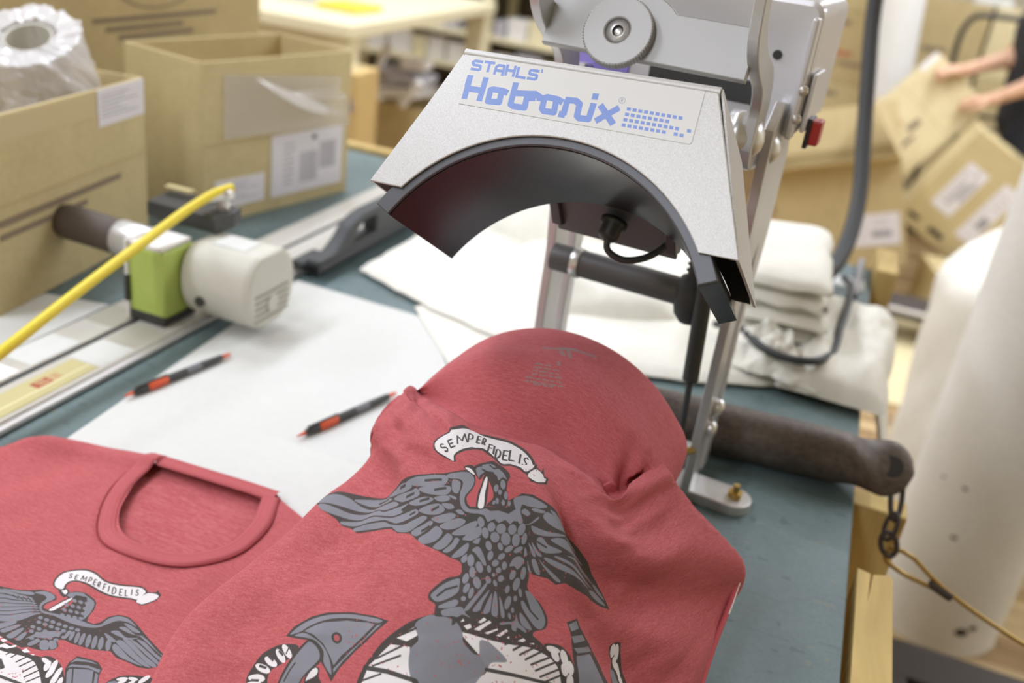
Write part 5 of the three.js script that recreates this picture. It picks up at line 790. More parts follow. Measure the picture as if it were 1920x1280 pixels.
['D','l',1.43,[[-453.6,-429],[-451.5,-432.8],[-445.9,-434]]],
['D','s',0,[[-471,-432.2],[-468.1,-435.2],[-461.7,-433.6],[-459.7,-427.5],[-463.4,-427.4]]],
['W','s',0,[[-469.1,-432.7],[-466.7,-434.7],[-462.4,-432.5],[-462.2,-429.6]]],
['D','s',0,[[-477.6,-433.8],[-482.8,-440.3],[-483.8,-449.4],[-478,-455.8],[-469.7,-459.6],[-459,-458.7],[-446.5,-455.6],[-434.9,-457.8],[-420.3,-463],[-412.3,-461.5],[-410,-457.5],[-410.6,-449.4],[-417.1,-448.3],[-430.8,-444.5],[-441.5,-443.7],[-455.9,-444.8],[-465.1,-444.3],[-468.5,-441.7],[-468.5,-437.6],[-465.8,-433.9],[-469.6,-431.7]]],
['D','p',0,[[-413.5,-448.4],[-412.5,-459.4],[-405,-462.9],[-405.9,-465.7],[-399.5,-462.1],[-399.1,-455.8],[-403.7,-447.8],[-407.1,-446.4]]],
['W','s',0,[[-476.6,-434.4],[-481,-440],[-482.1,-448.7],[-476.8,-454.5],[-469,-457.8],[-458.6,-457.1],[-446.1,-454.1],[-433.8,-456.5],[-419.6,-461.6],[-413.1,-460.4],[-411.8,-457.5],[-412.5,-450.6],[-418.2,-449.6],[-431.9,-445.8],[-442,-445.3],[-456.5,-446.5],[-465.7,-445.9],[-470.4,-442.6],[-470.1,-437.8],[-468.1,-434.2],[-470.6,-432.8]]],
['W','s',0,[[-412.1,-449.2],[-410.7,-458.4],[-405.1,-461.3],[-400.8,-460.7],[-400.5,-456.3],[-404.7,-449],[-407.7,-447.6]]],
['D','c',0.84,[[-474.4,-450.2],[-475.9,-450.9],[-476.5,-449.9],[-475.3,-448.8],[-473.7,-448.2],[-472.5,-447.1],[-473,-446.1],[-474.7,-446.7]]],
['D','l',0.84,[[-469.2,-451.3],[-471.6,-451.3],[-468.9,-446.5],[-466.5,-446.5]]],
['D','l',0.84,[[-470.3,-448.9],[-468.4,-448.9]]],
['D','l',0.84,[[-463.8,-447.5],[-465.7,-452.2],[-462.1,-448.5],[-462,-452],[-459.2,-447.2]]],
['D','c',0.83,[[-456.8,-447.6],[-459.1,-452.4],[-457.3,-452.2],[-456.3,-451],[-456.2,-449.8],[-457.8,-449.8]]],
['D','l',0.84,[[-452.2,-452.3],[-454.3,-452.4],[-452,-447.7],[-449.9,-447.5]]],
['D','l',0.83,[[-453.1,-450],[-451.5,-449.9]]],
['D','c',0.83,[[-447.8,-447.5],[-449.8,-451.8],[-448.5,-451.6],[-447.7,-450.6],[-447.6,-449.5],[-448.8,-449.5]]],
['D','c',0.83,[[-447.9,-449.5],[-446.1,-447.4]]],
['D','l',0.82,[[-442,-446.8],[-445.2,-452.5],[-443.3,-452.6]]],
['D','l',0.83,[[-443.7,-449.7],[-442.1,-449.8]]],
['D','l',0.83,[[-440.7,-452.6],[-437.1,-447]]],
['D','c',0.83,[[-437.2,-452.7],[-433.5,-447.3],[-432.1,-447.7],[-432.1,-449.4],[-433.6,-451.6],[-435.6,-452.9],[-437.2,-452.7]]],
['D','l',0.83,[[-429.3,-454.4],[-431.4,-453.7],[-427.5,-448.3],[-425.4,-449]]],
['D','l',0.82,[[-429.4,-451],[-427.8,-451.5]]],
['D','l',0.83,[[-427.3,-455],[-423.2,-449.7],[-421.5,-450.4]]],
['D','l',0.83,[[-423.4,-457.7],[-419.6,-452.3]]],
['D','c',0.83,[[-418,-458.7],[-419.5,-459.2],[-419.6,-457.9],[-418.4,-456.8],[-416.8,-456.3],[-415.6,-455.1],[-415.7,-453.8],[-417.3,-454.3]]]
];
{
  const nr = PULLED.length, nc = PULLED[0].length, cc = 5;
  const F = PULLED.map((r) => r.map((p) => [...p, 0, 0]));
  const dist = (a, b) => Math.hypot(a[0] - b[0], a[1] - b[1], a[2] - b[2]);
  for (let j = 0; j < nr; j++) { for (let i = cc + 1; i < nc; i++) F[j][i][3] = F[j][i - 1][3] + dist(F[j][i], F[j][i - 1]); for (let i = cc - 1; i >= 0; i--) F[j][i][3] = F[j][i + 1][3] - dist(F[j][i], F[j][i + 1]); }
  for (let j = 1; j < nr; j++) { const v = F[j - 1][0][4] + (dist(F[j][4], F[j - 1][4]) + dist(F[j][5], F[j - 1][5]) + dist(F[j][6], F[j - 1][6])) / 3; for (let i = 0; i < nc; i++) F[j][i][4] = v; }
  const cr = (P, t) => { const n = P.length, k = Math.min(Math.floor(t), n - 2), f = t - k, p1 = P[k], p2 = P[k + 1], p0 = k > 0 ? P[k - 1] : p1.map((v, i) => 2 * v - p2[i]), p3 = k + 2 < n ? P[k + 2] : p2.map((v, i) => 2 * v - p1[i]); return p1.map((v, i) => 0.5 * (2 * v + (p2[i] - p0[i]) * f + (2 * p0[i] - 5 * v + 4 * p2[i] - p3[i]) * f * f + (3 * v - p0[i] - 3 * p2[i] + p3[i]) * f * f * f)); };
  const NU = 240, NV = 300, U0 = -0.27, UW = 0.585, VH = 0.455;
  const cols = []; for (let i = 0; i <= NU; i++) { const s = i / NU * (nc - 1); cols.push(F.map((row) => cr(row, s))); }
  const PT = []; for (let j = 0; j <= NV; j++) { const t = j / NV * (nr - 1); PT.push(cols.map((c) => cr(c, t))); }
  // creases: [col0,row0, col1,row1, depth, half width in grid units]
  const CREASE = [[1.2, 5.6, 2.3, 6.6, 0.003, 0.3], [6.4, 5.6, 7.6, 8.6, 0.009, 0.36], [6.8, 5.2, 8.2, 7.2, 0.008, 0.3], [7.4, 5.2, 8.7, 6.6, 0.006, 0.25], [7.6, 3.3, 8.3, 4.6, 0.004, 0.2], [8.2, 3.0, 8.6, 4.8, 0.004, 0.16], [8.7, 3.2, 8.9, 5.0, 0.004, 0.14], [2.1, 8.3, 2.9, 10.6, 0.0065, 0.5], [1.4, 9.5, 2.2, 12.5, 0.005, 0.4], [7.4, 7.6, 8.6, 10.4, 0.008, 0.35], [7.1, 9.0, 7.9, 12, 0.007, 0.4], [1.3, 7.2, 2.6, 7.9, 0.005, 0.3], [8.4, 8.4, 9.0, 11, 0.003, 0.3], [5.2, 8.6, 6.4, 12, 0.002, 0.5]];
  const nrm = (j, i) => { const a = PT[j][Math.min(NU, i + 1)], b = PT[j][Math.max(0, i - 1)], c = PT[Math.min(NV, j + 1)][i], d = PT[Math.max(0, j - 1)][i]; const n = V3(a[0] - b[0], a[1] - b[1], a[2] - b[2]).cross(V3(c[0] - d[0], c[1] - d[1], c[2] - d[2])).normalize(); if (n.y < 0 && n.z < 0) n.negate(); return n; };
  const g = planeGrid(NU, NV, (u, v) => {
    const i = Math.round(u * NU), j = Math.round(v * NV), p = PT[j][i], s = u * (nc - 1), t = v * (nr - 1); let dsp = 0;
    for (const [c0, r0, c1, r1, dep, hw] of CREASE) { const ex = c1 - c0, ey = r1 - r0, L = ex * ex + ey * ey, q = Math.max(0, Math.min(1, ((s - c0) * ex + (t - r0) * ey) / L)), dd = Math.hypot(s - c0 - q * ex, (t - r0 - q * ey) * 0.8) / hw, fade = Math.sin(Math.PI * Math.min(1, Math.max(0, q * 0.86 + 0.07))); dsp += dep * fade * (-Math.exp(-dd * dd) + 0.7 * Math.exp(-(dd - 1.9) * (dd - 1.9))); }
    if (t > 3.6) { const w = Math.min(1, (t - 3.6) / 1.2), side = Math.min(1, Math.abs(s - 5) / 4) * Math.max(0, Math.min(1, (9.2 - s) / 1.4, (s - 0.8) / 1.2)); dsp += w * (fbm(s * 1.1, t * 0.8, 3, 21) - 0.5) * (0.003 + 0.026 * side * side); }
    const n = nrm(j, i); return [p[0] + n.x * dsp, Math.max(TY + 0.006, p[1] + n.y * dsp), p[2] + n.z * dsp];
  }, (u, v) => { const p = PT[Math.round(v * NV)][Math.round(u * NU)]; return [(p[3] - U0) / UW, 1 - p[4] / VH]; });
  const K = 3500, map = (p) => [(p[0] / 1000 - U0) * K, p[1] / 1000 * K];
  const t1 = clothTex(2048, 1592, EMBLEM_PULLED, map, 3.5, [[-60, 240, 30, 40], [20, 270, 40, 25], [60, 270, 40, 25], [10, 330, 50, 30], [-20, 345, 40, 30], [-90, 345, 40, 14], [20, 205, 14, 10], [70, 320, 20, 20], [-10, 300, 20, 15], [-60, 370, 40, 40], [40, 360, 30, 20]]);
  const m = phys({ map: t1, roughness: 0.95, sheen: 0.35, sheenRoughness: 0.6, sheenColor: new THREE.Color(0xd08a8a) });
  const sh = thing('t_shirt', 'red heathered T-shirt pulled over the press platen, eagle emblem facing up', 'T-shirt');
  mesh('body', g, m, sh, 'red heathered jersey with grey eagle, globe and anchor print');
  // hem of the sleeve on the right: doubled edge with a pale thread
  const edge = []; for (let j = 0; j <= 20; j++) { const t = 9.4 + j / 20 * 3.4, c = cr(cols[Math.round(9 / (nc - 1) * NU)], t); edge.push([c[0] + 0.0015, c[1] + 0.0005, c[2]]); }
  mesh('sleeve_hem', tube(edge, 0.0022, 60, 8), std({ color: 0xbc565c, roughness: 0.95 }), sh);
  mesh('hem_thread', tube(edge.slice(1, 7).map((p) => [p[0] + 0.0016, p[1] + 0.0008, p[2] + 0.0004]), 0.0008, 30, 6), M.white, sh, 'white thread along the sleeve hem');
}
// the shirt that lies flat on the table beside it
{
  const sh = thing('t_shirt', 'red heathered T-shirt lying flat with ribbed crew neck and emblem', 'T-shirt');
  const X = -0.86, XW = 0.66, Z = -0.66, ZH = 0.43, K = 3100;
  const t2 = clothTex(2046, 1333, EMBLEM_FLAT, (p) => [(p[0] / 1000 - X) * K, (p[1] / 1000 - Z) * K], 3.1, [[-480, -390, 60, 40], [-440, -400, 30, 30], [-520, -370, 40, 30], [-430, -350, 16, 12]]);
  const m = phys({ map: t2, roughness: 0.95, sheen: 0.35, sheenRoughness: 0.6, sheenColor: new THREE.Color(0xd08a8a) });
  const plain = phys({ map: clothTex(512, 512, [], (p) => p, 1, []), roughness: 0.95, sheen: 0.35, sheenRoughness: 0.6, sheenColor: new THREE.Color(0xd08a8a) });
  const OUT = [[-0.84, -0.47], [-0.76, -0.515], [-0.70, -0.537], [-0.662, -0.552], [-0.645, -0.575], [-0.628, -0.59], [-0.585, -0.606], [-0.537, -0.615], [-0.5, -0.617], [-0.47, -0.62], [-0.438, -0.622], [-0.408, -0.626], [-0.385, -0.612], [-0.345, -0.598], [-0.29, -0.57], [-0.24, -0.52], [-0.25, -0.46], [-0.3, -0.44], [-0.33, -0.4], [-0.34, -0.3], [-0.345, -0.24], [-0.5, -0.235], [-0.68, -0.24], [-0.68, -0.33], [-0.69, -0.41], [-0.76, -0.39], [-0.83, -0.38]];
  const NECK = [[-0.839, 0], [0, 0]];
  const outer = new THREE.CatmullRomCurve3(OUT.map((p) => V3(p[0], 0, p[1])), true, 'catmullrom', 0.35);
  const NI = [[-0.526, -0.6], [-0.513, -0.559], [-0.497, -0.527], [-0.475, -0.507], [-0.44, -0.5], [-0.411, -0.511], [-0.394, -0.537], [-0.391, -0.567], [-0.399, -0.6], [-0.43, -0.608], [-0.466, -0.608], [-0.5, -0.605]];
  const inner = new THREE.CatmullRomCurve3(NI.map((p) => V3(p[0], 0, p[1])), true);
  const cen = V3(-0.455, 0, -0.557), N = 240;
  const byAngle = (curve) => { const S = curve.getPoints(900), out = []; for (let k = 0; k < N; k++) { const a = k / N * Math.PI * 2, c = Math.cos(a), s = Math.sin(a); let best = null, bd = 1e9; for (const p of S) { const dx = p.x - cen.x, dz = p.z - cen.z, dot = dx * c + dz * s; if (dot <= 0) continue; const off = Math.abs(-dx * s + dz * c); if (off < bd) { bd = off; best = p; } } out.push(best); } return out; };
  const O = byAngle(outer), I = byAngle(inner);
  const hgt = (x, z) => 0.0105 + 0.009 * (fbm(x * 14 + 3, z * 10, 3, 31) - 0.5) + 0.006 * Math.exp(-Math.pow((z + 0.585 + 0.25 * (x + 0.6)) / 0.012, 2)) * (x < -0.52 ? 1 : 0) + 0.003 * Math.sin(x * 60 + z * 40) * Math.exp(-Math.pow((x + 0.62) / 0.05, 2));
  const ring = (A, B, n, f) => planeGrid(N, n, (u, v) => { const k = Math.round(u * N) % N, a = A[k], b = B[k], x = a.x + (b.x - a.x) * v, z = a.z + (b.z - a.z) * v; return [x, f(x, z, v), z]; }, (u, v, p) => [(p[0] - X) / XW, 1 - (p[2] - Z) / ZH]);
  const gf = ring(I, O, 60, (x, z, v) => TY + (v > 0.985 ? 0.004 : hgt(x, z) * (v > 0.94 ? 0.85 : 1)) + 0.002 * Math.exp(-v * 20));
  flip(gf); mesh('front_panel', gf, m, sh, 'printed front of the shirt');
  const C = I.map(() => cen); const gb = ring(C, O.map((p) => p.clone().lerp(cen, 0.008)), 30, (x, z) => TY + 0.0022 + 0.0012 * (fbm(x * 20, z * 20, 2, 8) - 0.3)); flip(gb);
  mesh('back_panel', gb, plain, sh);
  // collar: ribbed band around the front of the neck and along the back of the neck
  const bandAlong = (pts, w, h, lift) => { const c = new THREE.CatmullRomCurve3(pts.map((p) => V3(p[0], 0, p[1]))), n = 120; return planeGrid(n, 12, (u, v) => { const p = c.getPoint(u), t = c.getTangent(u), nx = t.z, nz = -t.x, k = (v - 0.5) * w; const bump = Math.sqrt(Math.max(0, 1 - Math.pow(Math.abs(v - 0.5) * 2, 4))), x = p.x + nx * k, z = p.z + nz * k; return [x, TY + Math.max(lift(u), hgt(x, z) + 0.0012) + h * bump, z]; }, (u, v) => [u * 6, v * 0.3]); };
  const CO = [[-0.53, -0.611], [-0.5225, -0.56], [-0.5065, -0.526], [-0.483, -0.5], [-0.446, -0.4935], [-0.409, -0.503], [-0.387, -0.533], [-0.3855, -0.571], [-0.4, -0.61]];
  mesh('collar', bandAlong(CO, 0.0155, 0.0022, (u) => 0.0095 + 0.003 * Math.pow(Math.abs(u - 0.5) * 2, 3)), plain, sh, 'ribbed crew-neck collar');
  mesh('back_collar', bandAlong([[-0.533, -0.609], [-0.5, -0.611], [-0.468, -0.613], [-0.434, -0.615], [-0.398, -0.616]], 0.016, 0.002, () => 0.0115), plain, sh);
  const seam = tube(CO.map((p) => { const d = V3(p[0] - cen.x, 0, p[1] - cen.z).normalize(); const x = p[0] + d.x * 0.0082, z = p[1] + d.z * 0.0082; return [x, TY + Math.max(0.0115, hgt(x, z) + 0.0016), z]; }), 0.0007, 100, 6); mesh('collar_seam', seam, std({ color: 0x9a3c42, roughness: 1 }), sh);
}
// ---------------------------------------------------------------- things on the table
// cutting rail with its stuck-on labels
{
  const t = thing('cutting_rail', 'long pale metal cutting rail with centre slot lying across the table', 'cutting rail', [0, TY + 0.0003, 0]);
  const x0 = -0.797, x1 = -0.69, z0 = -1.765, z1 = -0.25, L = z1 - z0, zc = (z0 + z1) / 2;
  const pale = phys({ map: mottle([206, 202, 192], 8, 4, 60), metalness: 0.3, roughness: 0.4 });
  mesh('track', join([box(0.046, 0.011, L, 0.0015, x0 + 0.023, 0.0055, zc), box(0.052, 0.011, L, 0.0015, x1 - 0.026, 0.0055, zc), box(x1 - x0 - 0.004, 0.004, L, 0.001, (x0 + x1) / 2, 0.002, zc)]), pale, t);
  mesh('slot', box(0.008, 0.005, L - 0.01, 0.001, -0.7465, 0.0065, zc), M.rubber, t, 'dark slot');
  mesh('front_edge', box(0.012, 0.008, L, 0.003, x1 + 0.002, 0.004, zc), M.alu, t);
  const stick = (w, l, x, z, mat, lab) => mesh('label', box(w, 0.0008, l, 0.0003, x, 0.0112, z), mat, t, lab);
  stick(0.036, 0.16, -0.713, -0.64, std({ map: canvasTex(128, 512, (x, w, h) => { x.fillStyle = '#c6bb86'; x.fillRect(0, 0, w, h); x.fillStyle = '#ded6a8'; x.fillRect(w * 0.62, 0, 10, h); x.fillStyle = '#a8452f'; x.fillRect(30, 150, 46, 70); x.fillStyle = '#c6bb86'; x.fillRect(38, 165, 8, 40); x.fillRect(56, 158, 8, 44); x.fillStyle = '#b5694a'; for (let i = 0; i < 4; i++) x.fillRect(34 + i * 11, 108, 5, 34); }), roughness: 0.5 }), 'olive-yellow sticker with red print');
  stick(0.044, 0.052, -0.716, -0.748, M.paper); stick(0.04, 0.07, -0.773, -0.72, M.paper); stick(0.04, 0.05, -0.773, -0.83, std({ color: 0xa9a493, roughness: 0.6 })); stick(0.044, 0.05, -0.716, -0.802, std({ color: 0xb5b0a2, roughness: 0.6 })); stick(0.04, 0.06, -0.773, -0.64, M.white);
}
// air-driven cutter riding on the rail
{
  const t = thing('rail_cutter', 'green and grey pneumatic cutter with dark handgrip standing on the rail', 'cutting tool', [0, TY, 0]);
  mesh('carriage', join([box(0.05, 0.088, 0.058, 0.003, -0.7285, 0.062, -0.868)]), M.green, t, 'lime green carriage block');
  mesh('side_plate', box(0.004, 0.1, 0.064, 0.001, -0.7555, 0.064, -0.868), M.white, t);
  mesh('foot', box(0.05, 0.014, 0.06, 0.002, -0.7285, 0.0182, -0.868), M.black, t);
  mesh('latch', box(0.006, 0.034, 0.008, 0.0015, -0.7555, 0.052, -0.838), M.black, t);
  mesh('top_cap', box(0.046, 0.006, 0.056, 0.002, -0.73, 0.109, -0.868), M.white, t);
  // motor: rounded drum lying across the rail, flat on top, with hole and vents
  const ms = new THREE.Shape(); ms.moveTo(-0.022, 0.048); ms.lineTo(0.022, 0.048); ms.quadraticCurveTo(0.05, 0.04, 0.052, 0.004); ms.quadraticCurveTo(0.05, -0.036, 0.02, -0.046); ms.lineTo(-0.02, -0.046); ms.quadraticCurveTo(-0.05, -0.036, -0.052, 0.004); ms.quadraticCurveTo(-0.05, 0.04, -0.022, 0.048);
  const mg = extr(ms, 0.098, 0.007); mg.rotateY(Math.PI / 2); mg.translate(-0.702, 0.062, -0.915);
  const motor = mesh('motor', mg, M.greyPlastic, t, 'pale grey drum-shaped motor housing');
  mesh('port', cyl([-0.672, 0.046, -0.866], [-0.672, 0.046, -0.8625], 0.0065), M.black, motor);
  for (let k = 0; k < 5; k++) mesh('vent', box(0.0015, 0.0022, 0.07, 0.0005, -0.6035, 0.03 + k * 0.008, -0.915), std({ color: 0x8f8c7c }), motor);
  mesh('badge', cyl([-0.604, 0.046, -0.915], [-0.602, 0.046, -0.915], 0.011), M.greyPlastic, motor);
  mesh('top_label', box(0.046, 0.001, 0.036, 0.0004, -0.655, 0.1105, -0.915), M.paper, t);
  // handgrip
  mesh('grip_collar', lathe([[0, 0], [0.0235, 0], [0.0235, 0.06], [0.022, 0.064], [0, 0.064]], [-0.757, 0.083, -0.9], [-1, 0, 0]), M.alu, t);
  mesh('handgrip', lathe([[0, 0], [0.0228, 0], [0.0228, 0.082], [0.02, 0.092], [0.012, 0.096], [0, 0.0965]], [-0.82, 0.083, -0.9], [-1, 0.02, 0]), std({ color: 0x55493f, roughness: 0.6 }), t, 'dark brown handgrip');
  // dark bracket with hose fitting on top
  const bs = shapeOf([[-0.058, -0.026], [-0.03, -0.034], [0.05, -0.03], [0.056, -0.008], [0.052, 0.026], [-0.05, 0.026]]); const bg = extr(bs, 0.022, 0.003); bg.rotateX(Math.PI / 2); bg.translate(-0.742, 0.134, -0.945); mesh('top_bracket', bg, M.black, t);
  mesh('lever', box(0.04, 0.004, 0.012, 0.001, -0.776, 0.142, -0.962), std({ color: 0xb9ab7c }), t);
  mesh('hose_fitting', join([cyl([-0.705, 0.13, -0.955], [-0.705, 0.15, -0.955], 0.009), cyl([-0.7, 0.152, -0.965], [-0.712, 0.15, -0.93], 0.008, 0.007), new THREE.SphereGeometry(0.011, 16, 12).translate(-0.704, 0.152, -0.957)]), M.chrome, t);
}
solo('air_hose', tube([[-0.699, TY + 0.16, -0.966], [-0.706, TY + 0.157, -0.945], [-0.712, TY + 0.146, -0.9], [-0.712, TY + 0.126, -0.82], [-0.706, TY + 0.105, -0.72], [-0.695, TY + 0.08, -0.6], [-0.69, TY + 0.05, -0.48], [-0.7, TY + 0.02, -0.36], [-0.76, TY + 0.008, -0.27], [-0.9, TY + 0.006, -0.25]], 0.0058, 120, 12), M.yellow, 'yellow air hose running from the cutter fitting down to the table', 'hose');
// black grip handle tool on the far part of the rail
{
  const t = thing('rail_clamp', 'long black handled rail clamp beyond the green cutter', 'clamp', [-0.672, TY, -1.1]);
  mesh('base', join([box(0.034, 0.012, 0.44, 0.004, 0.01, 0.018, -0.22), box(0.024, 0.008, 0.44, 0.003, 0.012, 0.027, -0.22), box(0.05, 0.012, 0.06, 0.004, 0, 0.018, -0.03)]), M.rubber, t);
  const s = new THREE.Shape(); s.moveTo(0.02, 0.026); s.quadraticCurveTo(0.06, 0.03, 0.09, 0.056); s.quadraticCurveTo(0.11, 0.07, 0.15, 0.072); s.lineTo(0.33, 0.072); s.quadraticCurveTo(0.37, 0.068, 0.4, 0.026); s.closePath();
  const h = new THREE.Path(); h.moveTo(0.1, 0.032); h.lineTo(0.17, 0.032); h.lineTo(0.17, 0.058); h.lineTo(0.14, 0.06); h.quadraticCurveTo(0.115, 0.056, 0.1, 0.032); s.holes.push(h);
  const g = extr(s, 0.026, 0.004); g.rotateY(Math.PI / 2); g.translate(-0.003, 0, 0); mesh('handle', g, M.rubber, t, 'black bridge handle with window');
}
// paper and card
function sheet(name, pts, y, t, mat, label, cat) { const s = shapeOf(pts.map((p) => [p[0], -p[1]])); const g = extr(s, t, t * 0.2); g.rotateX(-Math.PI / 2); g.translate(0, TY + y, 0); return solo(name, boxUV(g, 1.4), mat, label, cat); }
sheet('paper_sheet', [[-0.675, -1.085], [-0.468, -1.08], [-0.402, -0.992], [-0.31, -0.86], [-0.28, -0.56], [-0.595, -0.4], [-0.628, -0.58]], 0.0006, 0.0008, M.paper, 'large white paper sheet spread on the table under the pens', 'paper');
sheet('card_sheet', [[-0.495, -1.1], [-0.465, -1.205], [-0.37, -1.15], [-0.3, -1.0], [-0.33, -0.9], [-0.402, -0.992]], 0.0018, 0.0015, M.card, 'off-white card beside the large paper sheet, behind the red shirt', 'card');
sheet('paper_sheet', [[-0.9, -0.85], [-0.815, -0.87], [-0.81, -0.62], [-0.9, -0.6]], 0.0006, 0.0008, M.paper, 'white paper lying between the rail and the open carton', 'paper');
// pens
{
  const L = 0.146;
  const make = (label) => {
    const t = thing('pen', label, 'pen', [0, 0, 0], 0, 'black and orange pens on the paper');
    const X = [1, 0, 0];
    mesh('barrel', lathe([[0.0028, 0.03], [0.0042, 0.04], [0.0046, 0.06], [0.0044, 0.1], [0.0036, 0.132], [0.003, 0.134]], [0, 0, 0], X, 18), M.black, t);
    mesh('grip', lathe([[0.0042, 0.03], [0.0052, 0.034], [0.0053, 0.05], [0.0045, 0.056]], [0, 0, 0], X, 18), M.orange, t, 'orange band');
    mesh('nose', lathe([[0.0016, 0.01], [0.0036, 0.014], [0.0043, 0.022], [0.0042, 0.032]], [0, 0, 0], X, 18), M.black, t);
    mesh('tip', lathe([[0, 0], [0.0009, 0.002], [0.0018, 0.008], [0.0024, 0.012]], [0, 0, 0], X, 14), M.orange, t, 'orange tip');
    mesh('button', lathe([[0.0026, 0.132], [0.0026, 0.14], [0.0016, L], [0, L]], [0, 0, 0], X, 14), M.orange, t, 'orange push button');
    mesh('clip', box(0.042, 0.0012, 0.003, 0.0005, 0.036, 0.0058, 0), M.black, t);
    mesh('print_band', lathe([[0.00455, 0.082], [0.0046, 0.084], [0.0045, 0.1], [0.0044, 0.102]], [0, 0, 0], X, 18), std({ color: 0x77777a }), t);
    return t;
  };
  const place = (t, x, z, x2, z2) => { t.position.set(x, TY + 0.0066, z); t.rotation.y = -Math.atan2(z2 - z, x2 - x); };
  place(make('black pen with orange tip lying on the paper beside the cutting rail'), -0.636, -0.691, -0.607, -0.833);
  place(make('black pen with orange tip pointing out from under the pulled-on red shirt'), -0.443, -0.72, -0.398, -0.869);
}
// steel pipe with flattened eye end lying behind the press, shackle and brass wire
{
  const t = thing('steel_pipe', 'rusty brown steel pipe with flattened eye end overhanging the table', 'pipe', [0, TY, 0]);
  const zc = -0.957, y = 0.031;
  const g = planeGrid(70, 30, (u, v) => { const x = -0.125 + u * 0.287, k = Math.max(0, Math.min(1, (x - 0.08) / 0.06)), q = k * k * (3 - 2 * k), a = v * Math.PI * 2, e = x > 0.13 ? Math.sqrt(Math.max(0, 1 - Math.pow((x - 0.13) / 0.0322, 2))) : 1, p = Math.cos(a) * 0.029 * (1 - q * 0.66) * (0.3 + 0.7 * e), w = Math.sin(a) * (0.029 + q * 0.004) * e, t = 0.75 * q; return [x, y + p * Math.cos(t) + w * Math.sin(t) * -1, zc + p * Math.sin(t) + w * Math.cos(t) - 0.1 * (x - 0.02)]; });
  mesh('pipe', g, M.steelBrown, t);
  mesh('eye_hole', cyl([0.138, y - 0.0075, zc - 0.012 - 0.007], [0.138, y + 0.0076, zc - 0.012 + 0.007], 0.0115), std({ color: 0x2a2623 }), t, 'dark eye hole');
  const link = (a, b, r, w) => { const A = V3(...a), B = V3(...b), d = B.clone().sub(A), L = d.length(); const pts = []; for (let k = 0; k < 16; k++) { const q = k / 16 * Math.PI * 2; pts.push([Math.cos(q) * w, L / 2 + Math.sin(q) * L * 0.55, 0]); } const h = tube(pts, r, 48, 8, true); h.applyQuaternion(new THREE.Quaternion().setFromUnitVectors(V3(0, 1, 0), d.normalize())); return h.translate(...a); };
  const ch = thing('shackle_chain', 'small dark steel chain hooked through the pipe eye', 'chain');
  mesh('link', link([0.146, TY + 0.034, -0.966], [0.155, TY - 0.012, -0.945], 0.0028, 0.009), M.darkSteel, ch);
  mesh('link', link([0.155, TY - 0.008, -0.945], [0.153, TY - 0.036, -0.94], 0.0026, 0.007).rotateY(0), M.darkSteel, ch);
  mesh('link', link([0.153, TY - 0.03, -0.94], [0.162, TY - 0.055, -0.94], 0.003, 0.008), M.darkSteel, ch);
  const w = thing('wire_rope', 'brass-coloured wire rope with looped end hanging from the chain', 'wire');
  mesh('rope', tube([[0.16, TY - 0.046, -0.94], [0.18, TY - 0.05, -0.945], [0.215, TY - 0.075, -0.95], [0.26, TY - 0.1, -0.955], [0.34, TY - 0.13, -0.96], [0.48, TY - 0.155, -0.97], [0.8, TY - 0.17, -0.98], [1.2, TY - 0.16, -0.985], [1.58, TY - 0.12, -0.99]], 0.0026, 100, 8), M.brass, w);
  mesh('rope_loop', tube([[0.158, TY - 0.052, -0.94], [0.16, TY - 0.062, -0.941], [0.18, TY - 0.075, -0.945], [0.205, TY - 0.082, -0.948], [0.232, TY - 0.089, -0.952]], 0.0026, 40, 8), M.brass, w);
  mesh('ferrule', cyl([0.212, TY - 0.08, -0.949], [0.236, TY - 0.091, -0.952], 0.0052), M.darkSteel, w);
  const eb = thing('wire_post', 'dark steel post that anchors the brass wire rope', 'post', [1.62, 0, -0.99]); mesh('upright', box(0.05, 1.0, 0.05, 0.003, 0, 0.5, 0), M.darkSteel, eb); mesh('foot_plate', box(0.16, 0.01, 0.16, 0.002, 0, 0.005, 0), M.darkSteel, eb); mesh('ring', new THREE.TorusGeometry(0.014, 0.003, 8, 20).translate(-0.036, 0.78, 0), M.darkSteel, eb);
}
